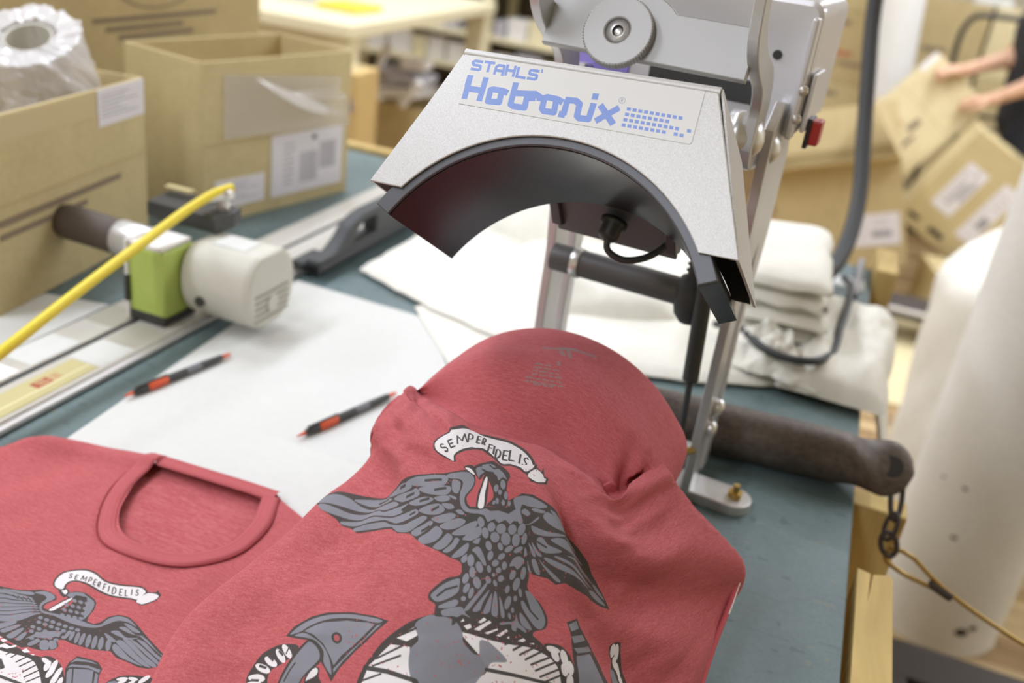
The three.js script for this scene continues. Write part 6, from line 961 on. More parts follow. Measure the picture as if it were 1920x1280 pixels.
// cloth: padding sheet, folded pads, crumpled pad
{
  const s = 0.02;
  const g = planeGrid(110, 70, (u, v) => { const fz = -1.17 + 0.1 * Math.sin(Math.min(1, u * 1.3) * Math.PI * 0.9) - (u > 0.62 ? (u - 0.62) * 0.12 : 0), x = -0.62 + u * 0.8, zb = -1.73 + 0.2 * Math.max(0, Math.min(1, (u - 0.7) / 0.12)), z = fz + (zb - fz) * v, over = Math.max(0, x - 0.1), edge = Math.min(1, Math.min(u * 14, v * 12, (1 - v) * 12)); let y = TY + 0.003 + (0.01 + 0.007 * fbm(u * 7, v * 6, 3, 14)) * Math.sqrt(Math.max(0, edge)); let xx = x + 0.006 * (fbm(v * 30, u * 3, 2, 4) - 0.5); if (over > 0) { const q = Math.min(over, 0.03); y -= q * q * 14; if (over > 0.03) { y -= (over - 0.03) * 1.8 * (1 - v * 0.55); xx = 0.13 + (over - 0.03) * (0.35 + 0.3 * (1 - v)); } } return [xx, y, z + 0.006 * (noise2(u * 60, 3, 2) - 0.5) * (v < 0.02 ? 1 : 0)]; }, (u, v) => [u * 1.4, v]);
  flip(g); solo('padding_cloth', thick(g, -0.004), M.cream, 'cream padding cloth spread behind the press and over the table edge', 'cloth');
  // folded pads stacked behind the press
  const fold = (w, d, h, sv) => { const g2 = planeGrid(56, 64, (u, v) => { const a = u * Math.PI * 2, c = Math.cos(a), s2 = Math.sin(a), b = v * 2 - 1, e = Math.pow(Math.max(0, 1 - Math.pow(Math.abs(b), 9)), 0.45), x = w / 2 * Math.sign(c) * Math.pow(Math.abs(c), 0.45) * (0.82 + 0.18 * e), z = d / 2 * b; const sag = -0.35 * h * Math.pow(Math.abs(b), 5) - 0.25 * h * Math.pow(Math.abs(x) * 2 / w, 4); return [x + 0.014 * (fbm(z * 22 + sv, u * 2, 2, sv) - 0.5), h / 2 * (1 + Math.sign(s2) * Math.pow(Math.abs(s2), 0.6) * e) + sag + 0.007 * (fbm(x * 24 + sv, z * 20, 2, sv) - 0.5), z + 0.014 * (fbm(x * 30, sv, 2, sv) - 0.5)]; }, (u, v) => [u, v]); flip(g2); return g2; };
  let y = TY + 0.02; const lab = ['lowest folded cream pad of the stack behind the press', 'second folded cream pad from the bottom of the stack behind the press', 'third folded cream pad from the bottom of the stack behind the press', 'fourth folded cream pad, just under the top one, behind the press', 'topmost folded cream pad of the stack behind the press'];
  for (let k = 0; k < 5; k++) { const h = rr(0.021, 0.026), m = mesh('folded_pad', fold(0.128 + rr(-0.006, 0.008) - k * 0.002, 0.31 + rr(-0.012, 0.012) - k * 0.006, h, k * 3 + 1), M.cream, scene); m.position.set(-0.03 + rr(-0.006, 0.006), y, -1.365 + rr(-0.01, 0.01)); m.rotation.y = 0.1 + rr(-0.05, 0.05); tag(m, lab[k], 'pad', 'folded pads behind the press'); y += h + 0.0005; }
  // rumpled flaps of wadding in front of the stack
  const wad = planeGrid(60, 34, (u, v) => { const x = -0.09 + u * 0.14, z = -1.232 + v * 0.075 + 0.02 * u, e = Math.sin(Math.PI * u) * Math.sin(Math.PI * Math.min(1, v * 0.9 + 0.08)); return [x + 0.01 * (fbm(u * 6, v * 6, 2, 3) - 0.5), TY + 0.018 + 0.05 * e * (0.45 + fbm(u * 9, v * 7, 3, 6)) , z + 0.012 * (fbm(u * 8, v * 5, 2, 9) - 0.5)]; }, (u, v) => [u, v]); flip(wad); solo('wadding_piece', thick(wad, -0.004), M.cream, 'rumpled cream wadding in front of the folded pads', 'cloth');
  const lump = (name, cx, cz, w, d, h, rot, label, sv) => { const q = planeGrid(50, 40, (u, v) => { const a = u * 2 - 1, b = v * 2 - 1, e = Math.pow(Math.max(0, 1 - Math.pow(Math.abs(a), 3)), 0.5) * Math.pow(Math.max(0, 1 - Math.pow(Math.abs(b), 3)), 0.5); const x = a * w / 2, z = b * d / 2, c = Math.cos(rot), s2 = Math.sin(rot); return [cx + x * c - z * s2 + 0.01 * (fbm(u * 4, v * 4, 2, sv) - 0.5), TY + 0.012 + h * e * (0.75 + 0.5 * fbm(u * 4, v * 4, 3, sv + 4)), cz + x * s2 + z * c]; }, (u, v) => [u, v]); flip(q); return solo(name, q, M.cream, label, 'cloth'); };
  lump('crumpled_pad', -0.405, -1.5, 0.22, 0.2, 0.07, 0.3, 'crumpled cream pad left of the press legs', 40);
  lump('crumpled_pad', -0.3, -1.31, 0.22, 0.25, 0.055, -0.5, 'soft cream pad folded over beside the press legs', 55);
  lump('crumpled_pad', 0.075, -1.31, 0.14, 0.34, 0.05, 0.05, 'thick cream pad at the table edge beside the folded stack', 70);
}
// hanging power cable and its loop
solo('power_cable', tube([[-0.03, 2.88, -2.02], [-0.035, 2.2, -2.02], [-0.03, 1.7, -2.01], [-0.013, 1.348, -1.98], [0.012, 1.215, -1.925], [0.032, 1.12, -1.87], [0.053, 1.02, -1.78], [0.05, 0.955, -1.68], [0.03, 0.925, -1.6], [0.0, 0.915, -1.54]], 0.0145, 140, 14), M.rubber, 'thick black power cable hanging from the ceiling to the table', 'cable');
solo('cable', tube([[-0.1, TY + 0.035, -1.24], [-0.062, TY + 0.05, -1.205], [-0.03, TY + 0.05, -1.165], [0.0, TY + 0.048, -1.155], [0.035, TY + 0.05, -1.16], [0.056, TY + 0.05, -1.2], [0.062, TY + 0.06, -1.28], [0.068, TY + 0.065, -1.38], [0.07, TY + 0.05, -1.5], [0.06, TY + 0.03, -1.6]], 0.0055, 120, 10), M.rubber, 'thin black cable looped round the folded pads', 'cable');
solo('cable', tube([[0.075, TY + 0.055, -1.44], [0.08, TY + 0.03, -1.56], [0.085, TY + 0.012, -1.66], [0.088, TY + 0.008, -1.75], [0.09, TY + 0.004, -1.8], [0.09, TY - 0.2, -1.83]], 0.006, 60, 10), std({ color: 0x9a989c, roughness: 0.5 }), 'grey cable running off the far edge of the table', 'cable');
sheet('paper_sheet', [[-0.02, -1.7], [0.1, -1.7], [0.1, -1.64], [-0.02, -1.64]], 0.0006, 0.0012, M.paper, 'narrow white paper strip at the far right corner of the table', 'paper');
// ---------------------------------------------------------------- cartons
// local frame: base centre at the origin, x to the right face, z to the near face
function carton(label, group, { w, h, d, open = false, mat = M.kraft, flaps = [], name = 'carton' }) {
  const t = thing(name, label, 'carton', [0, 0, 0], 0, group), k = 0.005;
  const pan = (n, g) => mesh(n, boxUV(g, 2.2), mat, t);
  pan('side_panel', box(k, h, d, 0.0012, w / 2 - k / 2, h / 2, 0)); pan('side_panel', box(k, h, d, 0.0012, -w / 2 + k / 2, h / 2, 0));
  pan('end_panel', box(w - 2 * k, h, k, 0.0012, 0, h / 2, d / 2 - k / 2)); pan('end_panel', box(w - 2 * k, h, k, 0.0012, 0, h / 2, -d / 2 + k / 2));
  pan('bottom_panel', box(w - 2 * k, k, d - 2 * k, 0.001, 0, k / 2, 0));
  if (!open) { for (const s of [-1, 1]) pan('top_flap', box(w / 2 - 0.001, k, d, 0.0012, s * w / 4, h + k / 2, 0)); mesh('tape', box(0.05, 0.0006, d + 0.002, 0.0002, 0, h + k + 0.0004, 0), M.tape, t); }
  // flaps: [edge, length, angle from upright outward]
  for (const [edge, len, a] of flaps) { const along = edge === 'x+' || edge === 'x-' ? d : w, g = box(along - 0.004, len, k * 0.9, 0.001, 0, len / 2, 0); g.rotateX(a); if (edge === 'z+') g.translate(0, h, d / 2 - k / 2); else if (edge === 'z-') { g.rotateY(Math.PI); g.translate(0, h, -d / 2 + k / 2); } else if (edge === 'x+') { g.rotateY(Math.PI / 2); g.translate(w / 2 - k / 2, h, 0); } else { g.rotateY(-Math.PI / 2); g.translate(-w / 2 + k / 2, h, 0); } pan('flap', g); }
  return t;
}
function onSide(t, w, z0, z1, y0, y1, mat, name = 'label', lab) { const g = box(0.0012, y1 - y0, z1 - z0, 0, w / 2 + 0.0007, (y0 + y1) / 2, (z0 + z1) / 2); return mesh(name, g, mat, t, lab); }
function onEnd(t, d, x0, x1, y0, y1, mat, name = 'label', lab, roll = 0) { const g = box(x1 - x0, y1 - y0, 0.0012, 0); g.rotateZ(roll); g.translate((x0 + x1) / 2, (y0 + y1) / 2, d / 2 + 0.0007); return mesh(name, g, mat, t, lab); }
{
  // open carton at the left, holding a roll of clear film
  const w = 0.28, d = 0.335, h = 0.238;
  const a = carton('open brown carton holding a clear plastic roll, paper label at its rim', null, { w, h, d, open: true, mat: M.kraft }); a.position.set(-1.054, TY, -0.909); a.rotation.y = 0.169;
  onSide(a, w, -0.166, -0.055, 0.188, 0.237, M.labelA, 'label', 'white paper label');
  onSide(a, w, -0.166, 0.166, 0.13, 0.1335, M.kraftB, 'crease'); onSide(a, w, -0.1, 0.15, 0.108, 0.116, M.ink, 'printed_line'); onSide(a, w, -0.02, 0.15, 0.092, 0.099, M.ink, 'printed_line'); onSide(a, w, -0.052, 0.167, 0.205, 0.236, M.tape, 'tape');
  // centre carton
  const W = 0.175, D = 0.337, H = 0.256;
  const b = carton('open brown carton with shipping labels and torn clear film pouch', null, { w: W, h: H, d: D, open: true, mat: M.kraft }); b.position.set(-0.962, TY, -1.3645); b.rotation.y = -0.2;
  const z = (s) => D / 2 - s;
  onSide(b, W, z(0.32), z(0.145), 0.022, 0.128, M.labelB, 'label', 'large white shipping label with barcodes'); onSide(b, W, z(0.129), z(0.024), 0.023, 0.07, M.labelA, 'label', 'small white label');
  onSide(b, W, -D / 2, D / 2, 0.128, 0.131, M.kraftB, 'crease'); 
  const fg = planeGrid(24, 16, (u, v) => { const z0 = z(0.04), z1 = z(0.3), zz = z0 + (z1 - z0) * u, y = 0.236 - v * (0.1), lift = Math.max(0, u - 0.15) * (0.02 + 0.02 * Math.max(0, v - 0.3)) + 0.003 * fbm(u * 8, v * 8, 2); return [W / 2 + 0.002 + lift * (v > 0.35 ? 1 : 0.35), y - 0.02 * u * (1 - v), zz]; });
  mesh('film_pouch', fg, M.filmSheet, b, 'torn clear film pouch');
  const fold = planeGrid(20, 4, (u, v) => { const zz = z(0.09 + 0.21 * u), y = 0.232 - 0.078 * u - v * 0.02 * Math.sin(Math.PI * u); return [W / 2 + 0.012 + 0.012 * Math.sin(Math.PI * u) + 0.004 * v, y, zz]; }); mesh('film_fold', fold, M.film, b);
  // big carton behind, printed
  const c = carton('large brown carton with printed ring and text rows behind the open cartons', null, { w: 0.42, h: 0.5, d: 0.7, mat: M.kraftB }); c.position.set(-1.43, TY, -1.432);
  for (const [z0, z1, y0] of [[-0.2, 0.13, 0.254], [-0.1, 0.1, 0.238], [-0.13, 0.07, 0.223]]) onSide(c, 0.42, z0, z1, y0, y0 + 0.008, M.ink, 'printed_line');
  const ring = new THREE.RingGeometry(0.1, 0.107, 40); ring.rotateY(Math.PI / 2); ring.scale(1, 0.42, 1); ring.translate(0.2112, 0.317, -0.03); mesh('printed_ring', ring, M.ink, c);
  const e = carton('pale brown carton standing left of the large printed carton', null, { w: 0.3, h: 0.5, d: 0.34, mat: M.kraftLight }); e.position.set(-1.45, TY, -0.895);
}
// roll of clear film standing in the left carton
{
  const R0 = 0.034, R1 = 0.066, L = 0.12, t = thing('film_roll', 'roll of clear crinkled plastic film poking out of the open carton', 'film roll', [-1.014, TY + 0.243, -0.985]); t.rotation.set(0.5, 0.4, -0.15);
  const g = planeGrid(96, 60, (u, v) => { const a = u * Math.PI * 2; let r, y; if (v < 0.12) { r = R0 + (R1 - R0) * (v / 0.12); y = L / 2 - 0.004 * Math.pow(v / 0.12 - 0.5, 2); } else if (v < 0.72) { r = R1; y = L / 2 - L * (v - 0.12) / 0.6; } else if (v < 0.82) { r = R1 - (R1 - R0) * (v - 0.72) / 0.1; y = -L / 2; } else { r = R0; y = -L / 2 + L * (v - 0.82) / 0.18; } const k = 0.011 * (fbm(Math.cos(a) * 7 + 9, Math.sin(a) * 7 + v * 14, 3, 44) - 0.5); return [Math.cos(a) * (r + k), y + k * 0.8, Math.sin(a) * (r + k)]; }); mesh('film', toCreasedNormals(g, 0.35), M.film, t);
  mesh('core', lathe([[R0 - 0.006, -L / 2], [R0 - 0.002, -L / 2], [R0 - 0.002, L / 2 - 0.004], [R0 - 0.006, L / 2 - 0.004]]), M.card, t);
  const s = planeGrid(30, 14, (u, v) => [-1.01 + u * 0.09, TY + 0.2 + 0.045 * v + 0.03 * fbm(u * 7, v * 7, 3, 2), -0.845 + 0.02 * u + 0.06 * v + 0.03 * fbm(u * 5, v * 9, 2, 5)]); solo('film_scrap', s, M.film, 'loose crinkled film scrap in front of the film roll', 'film');
}
// ---------------------------------------------------------------- background, left: bench and storage rack
{
  const b = thing('bench', 'cream-topped bench on pale legs far behind the open cartons', 'bench', [-2.62, 0, -4.3], 0.04);
  mesh('bench_top', box(1.3, 0.055, 1.75, 0.008, 0, TY - 0.03, 0), M.creamPaint, b); mesh('fascia', boxUV(box(1.2, 0.09, 0.03, 0.003, 0, TY - 0.105, 0.82), 2), M.creamPaint, b);
  for (const [x, z] of [[-0.58, 0.8], [0.58, 0.8], [-0.58, -0.8], [0.58, -0.8]]) mesh('leg', boxUV(box(0.1, TY - 0.058, 0.09, 0.003, x, (TY - 0.058) / 2, z), 2), M.creamPaint, b);
  solo('paper_stack', box(0.4, 0.03, 0.3, 0.004, -2.55, TY + 0.0165, -4.0), M.paper, 'stack of white paper on the cream bench', 'paper');
  solo('yellow_pad', box(0.2, 0.02, 0.25, 0.004, -2.2, TY + 0.0115, -3.9), std({ color: 0xe4d24a }), 'yellow pad on the cream bench', 'pad');
  const r = thing('storage_rack', 'long pale wooden storage rack with shelves of white boxes', 'shelf', [-2.2, 0, -5.85]);
  const SY = [0.12, 0.44, 0.645, 0.95];
  for (const y of SY) mesh('shelf', boxUV(box(2.2, 0.03, 0.5, 0.003, 0, y, 0), 2), M.creamPaint, r);
  for (const x of [-1.08, -0.02, 1.08]) for (const z of [-0.22, 0.22]) mesh('post', boxUV(box(0.06, 1.2, 0.05, 0.003, x, 0.6, z), 2), M.creamPaint, r);
  mesh('back_board', box(2.2, 1.15, 0.012, 0.001, 0, 0.58, -0.262), std({ color: 0x6d6355 }), r);
  const names = ['white', 'cream', 'grey']; const mats = [M.white, M.creamPaint, std({ color: 0xb9b6bd, roughness: 0.8 })];
  for (let s = 0; s < 3; s++) { let x = -1.03; let n = 0; while (x < 0.98) { const w = rr(0.07, 0.16), hh = Math.min(rr(0.09, 0.15), s === 1 ? 0.16 : 0.2), k = n++ % 3 === 1 ? 1 : (rnd() > 0.75 ? 2 : 0); if (x < -0.05 && x + w > -0.07) { x = 0.03; continue; } const bx = thing('storage_box', names[k] + ' storage box on the ' + ['lowest', 'second', 'third'][s] + ' shelf of the rack', 'box', [-2.2 + x + w / 2, SY[s] + 0.0155, -5.73 + rr(-0.02, 0.02)], 0, names[k] + ' boxes on the ' + ['lowest', 'second', 'third'][s] + ' rack shelf'); mesh('box_body', box(w, hh * 0.72, 0.2, 0.004, 0, hh * 0.36, 0), mats[k], bx); mesh('lid', box(w + 0.006, hh * 0.28, 0.206, 0.004, 0, hh * 0.86, 0), mats[k], bx); x += w + rr(0.008, 0.03); } }
  // tall kraft carton with violet label, clutter beside it
  const o = carton('tall orange-brown carton with violet label in front of the bench leg', null, { w: 0.15, h: 0.775, d: 0.2, mat: std({ map: mottle([206, 176, 116], 14, 5, 80) }) }); o.position.set(-1.8, 0.0, -3.22); o.rotation.y = 0.1; onEnd(o, 0.2, -0.06, 0.055, 0.63, 0.7, std({ color: 0x7a78a0, roughness: 0.7 }), 'label', 'violet-blue label', 0.22); onEnd(o, 0.2, 0.01, 0.045, 0.655, 0.69, std({ color: 0x4d5590, roughness: 0.7 }), 'label_emblem'); onEnd(o, 0.2, -0.05, 0.0, 0.575, 0.588, M.ink, 'printed_line');
  const o2 = carton('open brown carton under the cream bench, white boxes on it', null, { w: 0.3, h: 0.42, d: 0.3, mat: M.kraftB, open: true }); o2.position.set(-2.12, 0, -4.5);
  const heap = [['white flat box leaning on the carton under the cream bench', 0.26, 0.05, 0.2, -2.2, 0.47, -4.46, 0.12, M.white], ['grey flat box on the carton under the cream bench', 0.24, 0.045, 0.2, -2.16, 0.55, -4.47, -0.1, mats[2]], ['small white box topmost on the carton under the cream bench', 0.13, 0.05, 0.12, -2.11, 0.62, -4.45, 0.1, M.white]];
  for (const [lab, w, hh, dd, x, y, z, ro, m] of heap) { const bx = thing('flat_box', lab, 'box', [x, y, z], 0.1); bx.rotation.z = ro; mesh('box_body', box(w, hh * 0.6, dd, 0.004, 0, -hh * 0.2, 0), m, bx); mesh('lid', box(w + 0.005, hh * 0.4, dd + 0.005, 0.004, 0, hh * 0.3, 0), m, bx); }
  for (const [x, y, z, l, a, lab] of [[-2.29, 0.6, -4.4, 0.2, 0.4, 'slim white paper roll leaning steeply beside the flat boxes under the bench'], [-2.06, 0.5, -4.3, 0.16, 0.6, 'short white paper roll leaning in front of the flat boxes under the bench']]) { const q = cyl([0, -l / 2, 0], [0, l / 2, 0], 0.022); q.rotateZ(-a); q.translate(x, y, z); solo('paper_roll', q, M.white, lab, 'paper roll', 'paper rolls under the bench'); }
}
// ---------------------------------------------------------------- background, right: cartons, rolls, cart
{
  const marks = (t, d, col = true) => { onEnd(t, d, -0.1, 0.02, 0.3, 0.325, M.ink, 'printed_line'); if (col) onEnd(t, d, -0.05, 0.06, 0.14, 0.165, M.inkRed, 'printed_line'); onEnd(t, d, 0.0, 0.12, 0.09, 0.112, M.ink, 'printed_line'); };
  const lv = ['bottom', 'second', 'third', 'top'];
  for (let k = 0; k < 4; k++) { const c = carton('brown printed carton, ' + lv[k] + ' of the stack behind the press switch', 'cartons stacked behind the press switch', { w: 0.5, h: 0.368, d: 0.4, mat: k % 2 ? M.kraft : M.kraftB }); c.position.set(-0.14 + (k % 2) * 0.012, k * 0.3755, -5.85); c.rotation.y = 0.03 - k * 0.02; marks(c, 0.4); }
  let n = 0; const cn = ['first', 'second', 'third']; const rn = ['floor', 'middle', 'top'];
  for (let c = 0; c < 3; c++) for (let r = 0; r < 3; r++) { const k = carton('brown carton, ' + rn[r] + ' level, ' + cn[c] + ' column of the rear carton wall', 'rear wall of cartons', { w: 0.42, h: 0.4, d: 0.4, mat: [M.kraft, M.kraftB, M.kraftLight][(c + r * 2) % 3] }); k.position.set(0.42 + c * 0.44, r * 0.408, -6.75); k.rotation.y = rr(-0.03, 0.03); onEnd(k, 0.4, -0.12, 0.02, 0.1, 0.13, M.ink, 'printed_line'); }
  for (let c = 0; c < 3; c++) solo('paper_stack', box(0.22, 0.05, 0.26, 0.004, 0.62 + c * 0.3, 1.2465, -6.72), M.paper, 'white paper pile on the ' + cn[c] + ' column of the rear wall of cartons', 'paper', 'paper piles on the rear cartons');
  // rolled open carton leaning in the heap
  const a = carton('open brown carton leaning to one side with white label and folded-out flap', null, { w: 0.52, h: 0.46, d: 0.42, open: true, mat: M.kraftB, flaps: [['z+', 0.12, 1.25], ['x+', 0.24, -0.35], ['z-', 0.2, 0.5]] });
  a.position.set(0.145, 0.15, -4.41); a.rotation.set(0, 0.0, 0.33); onEnd(a, 0.42, 0.04, 0.24, 0.1, 0.24, M.labelC, 'label', 'white shipping label', 0.0);
  // labelled carton lying askew
  const b = carton('brown carton tipped askew with two white labels beside the person', null, { w: 0.46, h: 0.5, d: 0.3, mat: M.kraft }); b.position.set(0.52, 0.225, -4.8); b.rotation.set(0, 0, -0.48); onEnd(b, 0.3, -0.16, -0.05, 0.14, 0.38, M.labelB, 'label', 'white label'); onEnd(b, 0.3, 0.02, 0.11, 0.1, 0.4, M.labelC, 'label', 'white label'); onEnd(b, 0.3, -0.2, -0.14, 0.04, 0.06, M.inkDark, 'printed_mark'); onEnd(b, 0.3, -0.08, 0.0, 0.035, 0.06, M.inkDark, 'printed_mark');
  const f = carton('brown carton with small black marks lying under the tipped one', null, { w: 0.4, h: 0.2, d: 0.4, mat: M.kraft }); f.position.set(0.7, 0.009, -4.36); f.rotation.y = 0.2;
  // flattened carton held up by the person
  const h = thing('flattened_carton', 'pale flattened carton held up edgewise by the person in black', 'carton', [0.29, 0.72, -5.0]); h.rotation.set(-0.3, 0.1, -0.62);
  mesh('sheet', boxUV(box(0.36, 0.56, 0.012, 0.003), 2), M.kraftLight, h); mesh('fold_line', box(0.36, 0.004, 0.013, 0.0005, 0, 0.06, 0), M.kraftB, h); mesh('printed_mark', box(0.03, 0.07, 0.0145, 0.0005, 0.02, -0.02, 0), M.ink, h); mesh('printed_mark', box(0.02, 0.06, 0.0145, 0.0005, -0.03, -0.08, 0), M.inkRed, h); mesh('printed_mark', box(0.02, 0.07, 0.0145, 0.0005, 0.06, -0.09, 0), M.ink, h); mesh('tape', box(0.03, 0.1, 0.0145, 0.0005, -0.165, 0.22, 0), M.white, h);
  // flattened cardboard on the floor and low dolly
  solo('cardboard_sheet', boxUV(box(0.9, 0.008, 1.2, 0.002, 0.75, 0.0045, -3.85), 2), M.kraftLight, 'flattened cardboard sheet lying on the floor planks', 'cardboard');
  const dl = thing('dolly', 'low dark dolly beside the leaning open carton', 'dolly', [0.47, 0.009, -3.98]); mesh('deck', box(0.3, 0.03, 0.24, 0.004, 0, 0.115, 0), M.darkSteel, dl); mesh('rim', box(0.31, 0.014, 0.012, 0.002, 0, 0.137, 0.12), M.white, dl); for (const [x, z] of [[-0.12, -0.09], [0.12, -0.09], [-0.12, 0.09], [0.12, 0.09]]) mesh('caster', join([cyl([x - 0.012, 0.035, z], [x + 0.012, 0.035, z], 0.035), box(0.03, 0.04, 0.04, 0.003, x, 0.082, z)]), M.black, dl);
  // tall white roll leaning in the corner, standing felt rolls
  const roll = (name, label, x, z, r, H, lean, mat, sv) => { const t = thing(name, label, 'roll', [x, 0, z]); t.rotation.z = lean; const g = planeGrid(72, 60, (u, v) => { const q = u * Math.PI * 2, k = 1 + 0.012 * (fbm(Math.cos(q) * 2 + 5, v * 6 + Math.sin(q) * 2, 3, sv) - 0.5); return [Math.cos(q) * r * k, v * H, -Math.sin(q) * r * k]; }, (u, v) => [u * r * 6.3, v * H]); mesh('wound_cloth', g, mat, t); const pts = []; for (let k = 0; k < 220; k++) { const a = k * 0.2, rr2 = 0.02 + (r - 0.024) * k / 220; pts.push([Math.cos(a) * rr2, H - 0.004 + 0.002 * Math.sin(k), Math.sin(a) * rr2]); } mesh('end_face', new THREE.CylinderGeometry(r * 0.985, r * 0.985, 0.01, 48).translate(0, H - 0.007, 0), mat, t); mesh('wound_edge', tube(pts, Math.max(0.0025, (r - 0.024) / 16), 500, 6), mat, t); mesh('core', lathe([[0.012, 0.01], [0.018, 0.01], [0.018, H + 0.01], [0.012, H + 0.01]], [0, 0, 0], [0, 1, 0], 20), M.kraftB, t); return t; };
  roll('cloth_roll', 'tall slim white roll standing behind the hanging black cable', 0.232, -5.42, 0.103, 1.9, 0.108, M.felt, 3);
  const big = roll('felt_roll', 'large white felt roll standing on the floor beside the table', 0.495, -2.1, 0.146, 1.75, 0, M.felt, 9);
  for (const [a, y, s] of [[2.0, 0.42, 0.004], [2.35, 0.42, 0.003], [1.9, 0.3, 0.005], [1.3, 0.07, 0.011], [1.15, 0.085, 0.007]]) { const q = new THREE.SphereGeometry(s, 8, 6); q.scale(1.4, 1, 0.25); q.rotateY(Math.PI / 2 - a + Math.PI / 2); q.rotateY(-Math.PI / 2); q.translate(Math.cos(a) * 0.1465, y, Math.sin(a) * 0.1465); mesh('ink_spot', q, M.inkDark, big); }
  const bun = thing('felt_bundle', 'loose cream felt bundle standing behind the large white roll', 'felt', [0.55, 0, -2.5]); const bgm = planeGrid(80, 50, (u, v) => { const q = u * Math.PI * 2, top = 0.84 + 0.1 * Math.cos(q - 0.3), r = (0.22 + 0.025 * v + 0.035 * (fbm(Math.cos(q) * 1.5 + 4, v * 3 + Math.sin(q), 3, 17) - 0.5)) * (v > 0.9 ? Math.sqrt(Math.max(0, 1 - Math.pow((v - 0.9) / 0.1, 2))) : 1); return [Math.cos(q) * r, Math.min(v / 0.96, 1) * top * (v > 0.9 ? 1 + (v - 0.9) * 0.4 : 1) + 0.006 * (noise2(u * 90, v * 4, 3) - 0.5), -Math.sin(q) * r]; }, (u, v) => [u * 1.5, v]); mesh('layers', bgm, M.cream, bun);
  // dark cart frame low in front of the felt roll
  const c = thing('low_cart', 'low dark steel cart frame in front of the large felt roll', 'cart', [0.86, 0, -1.5]);
  mesh('deck_beam', box(1.16, 0.05, 0.1, 0.004, 0.02, 0.275, 0.0), M.darkSteel, c); mesh('deck_beam', box(1.16, 0.05, 0.06, 0.004, 0.02, 0.275, 0.5), M.darkSteel, c); mesh('side_beam', box(0.05, 0.05, 0.5, 0.004, -0.54, 0.274, 0.25), M.darkSteel, c); mesh('side_beam', box(0.05, 0.05, 0.5, 0.004, 0.58, 0.274, 0.25), M.darkSteel, c); mesh('deck_board', box(1.06, 0.015, 0.42, 0.002, 0.02, 0.262, 0.25), std({ color: 0x4a4038, roughness: 0.7 }), c);
  for (const [x, z] of [[-0.5, 0.03], [0.54, 0.03], [-0.5, 0.47], [0.54, 0.47]]) mesh('caster', join([cyl([x - 0.02, 0.075, z], [x + 0.02, 0.075, z], 0.075), box(0.05, 0.1, 0.06, 0.004, x, 0.2, z)]), M.black, c);
  mesh('upright', box(0.045, 0.42, 0.05, 0.01, -0.29, 0.5, 0.04), M.black, c); mesh('bolt', lathe([[0, 0], [0.012, 0], [0.012, 0.008], [0, 0.01]], [-0.34, 0.301, 0.03], [0, 1, 0], 8), M.brass, c);
  // tube-framed platform truck beside the person
  const k = thing('hand_truck', 'hand truck with black tubular handle beyond the person', 'cart', [0.72, 0, -5.72]); mesh('handle', tube([[-0.3, 0.16, 0], [-0.29, 0.9, 0], [-0.285, 1.12, 0], [-0.25, 1.185, 0], [-0.18, 1.2, 0], [0.2, 1.2, 0], [0.27, 1.185, 0], [0.3, 1.12, 0], [0.3, 0.16, 0]], 0.015, 120, 12), M.black, k); mesh('platform', box(0.66, 0.04, 0.5, 0.006, 0, 0.16, -0.22), M.darkSteel, k); for (const [x, z] of [[-0.26, -0.05], [0.26, -0.05], [-0.26, -0.4], [0.26, -0.4]]) mesh('caster', join([cyl([x - 0.018, 0.06, z], [x + 0.018, 0.06, z], 0.06), box(0.05, 0.05, 0.06, 0.003, x, 0.12, z)]), M.black, k);
  mesh('load_bar', box(0.62, 0.02, 0.02, 0.004, 0, 0.7, 0), M.black, k);
}
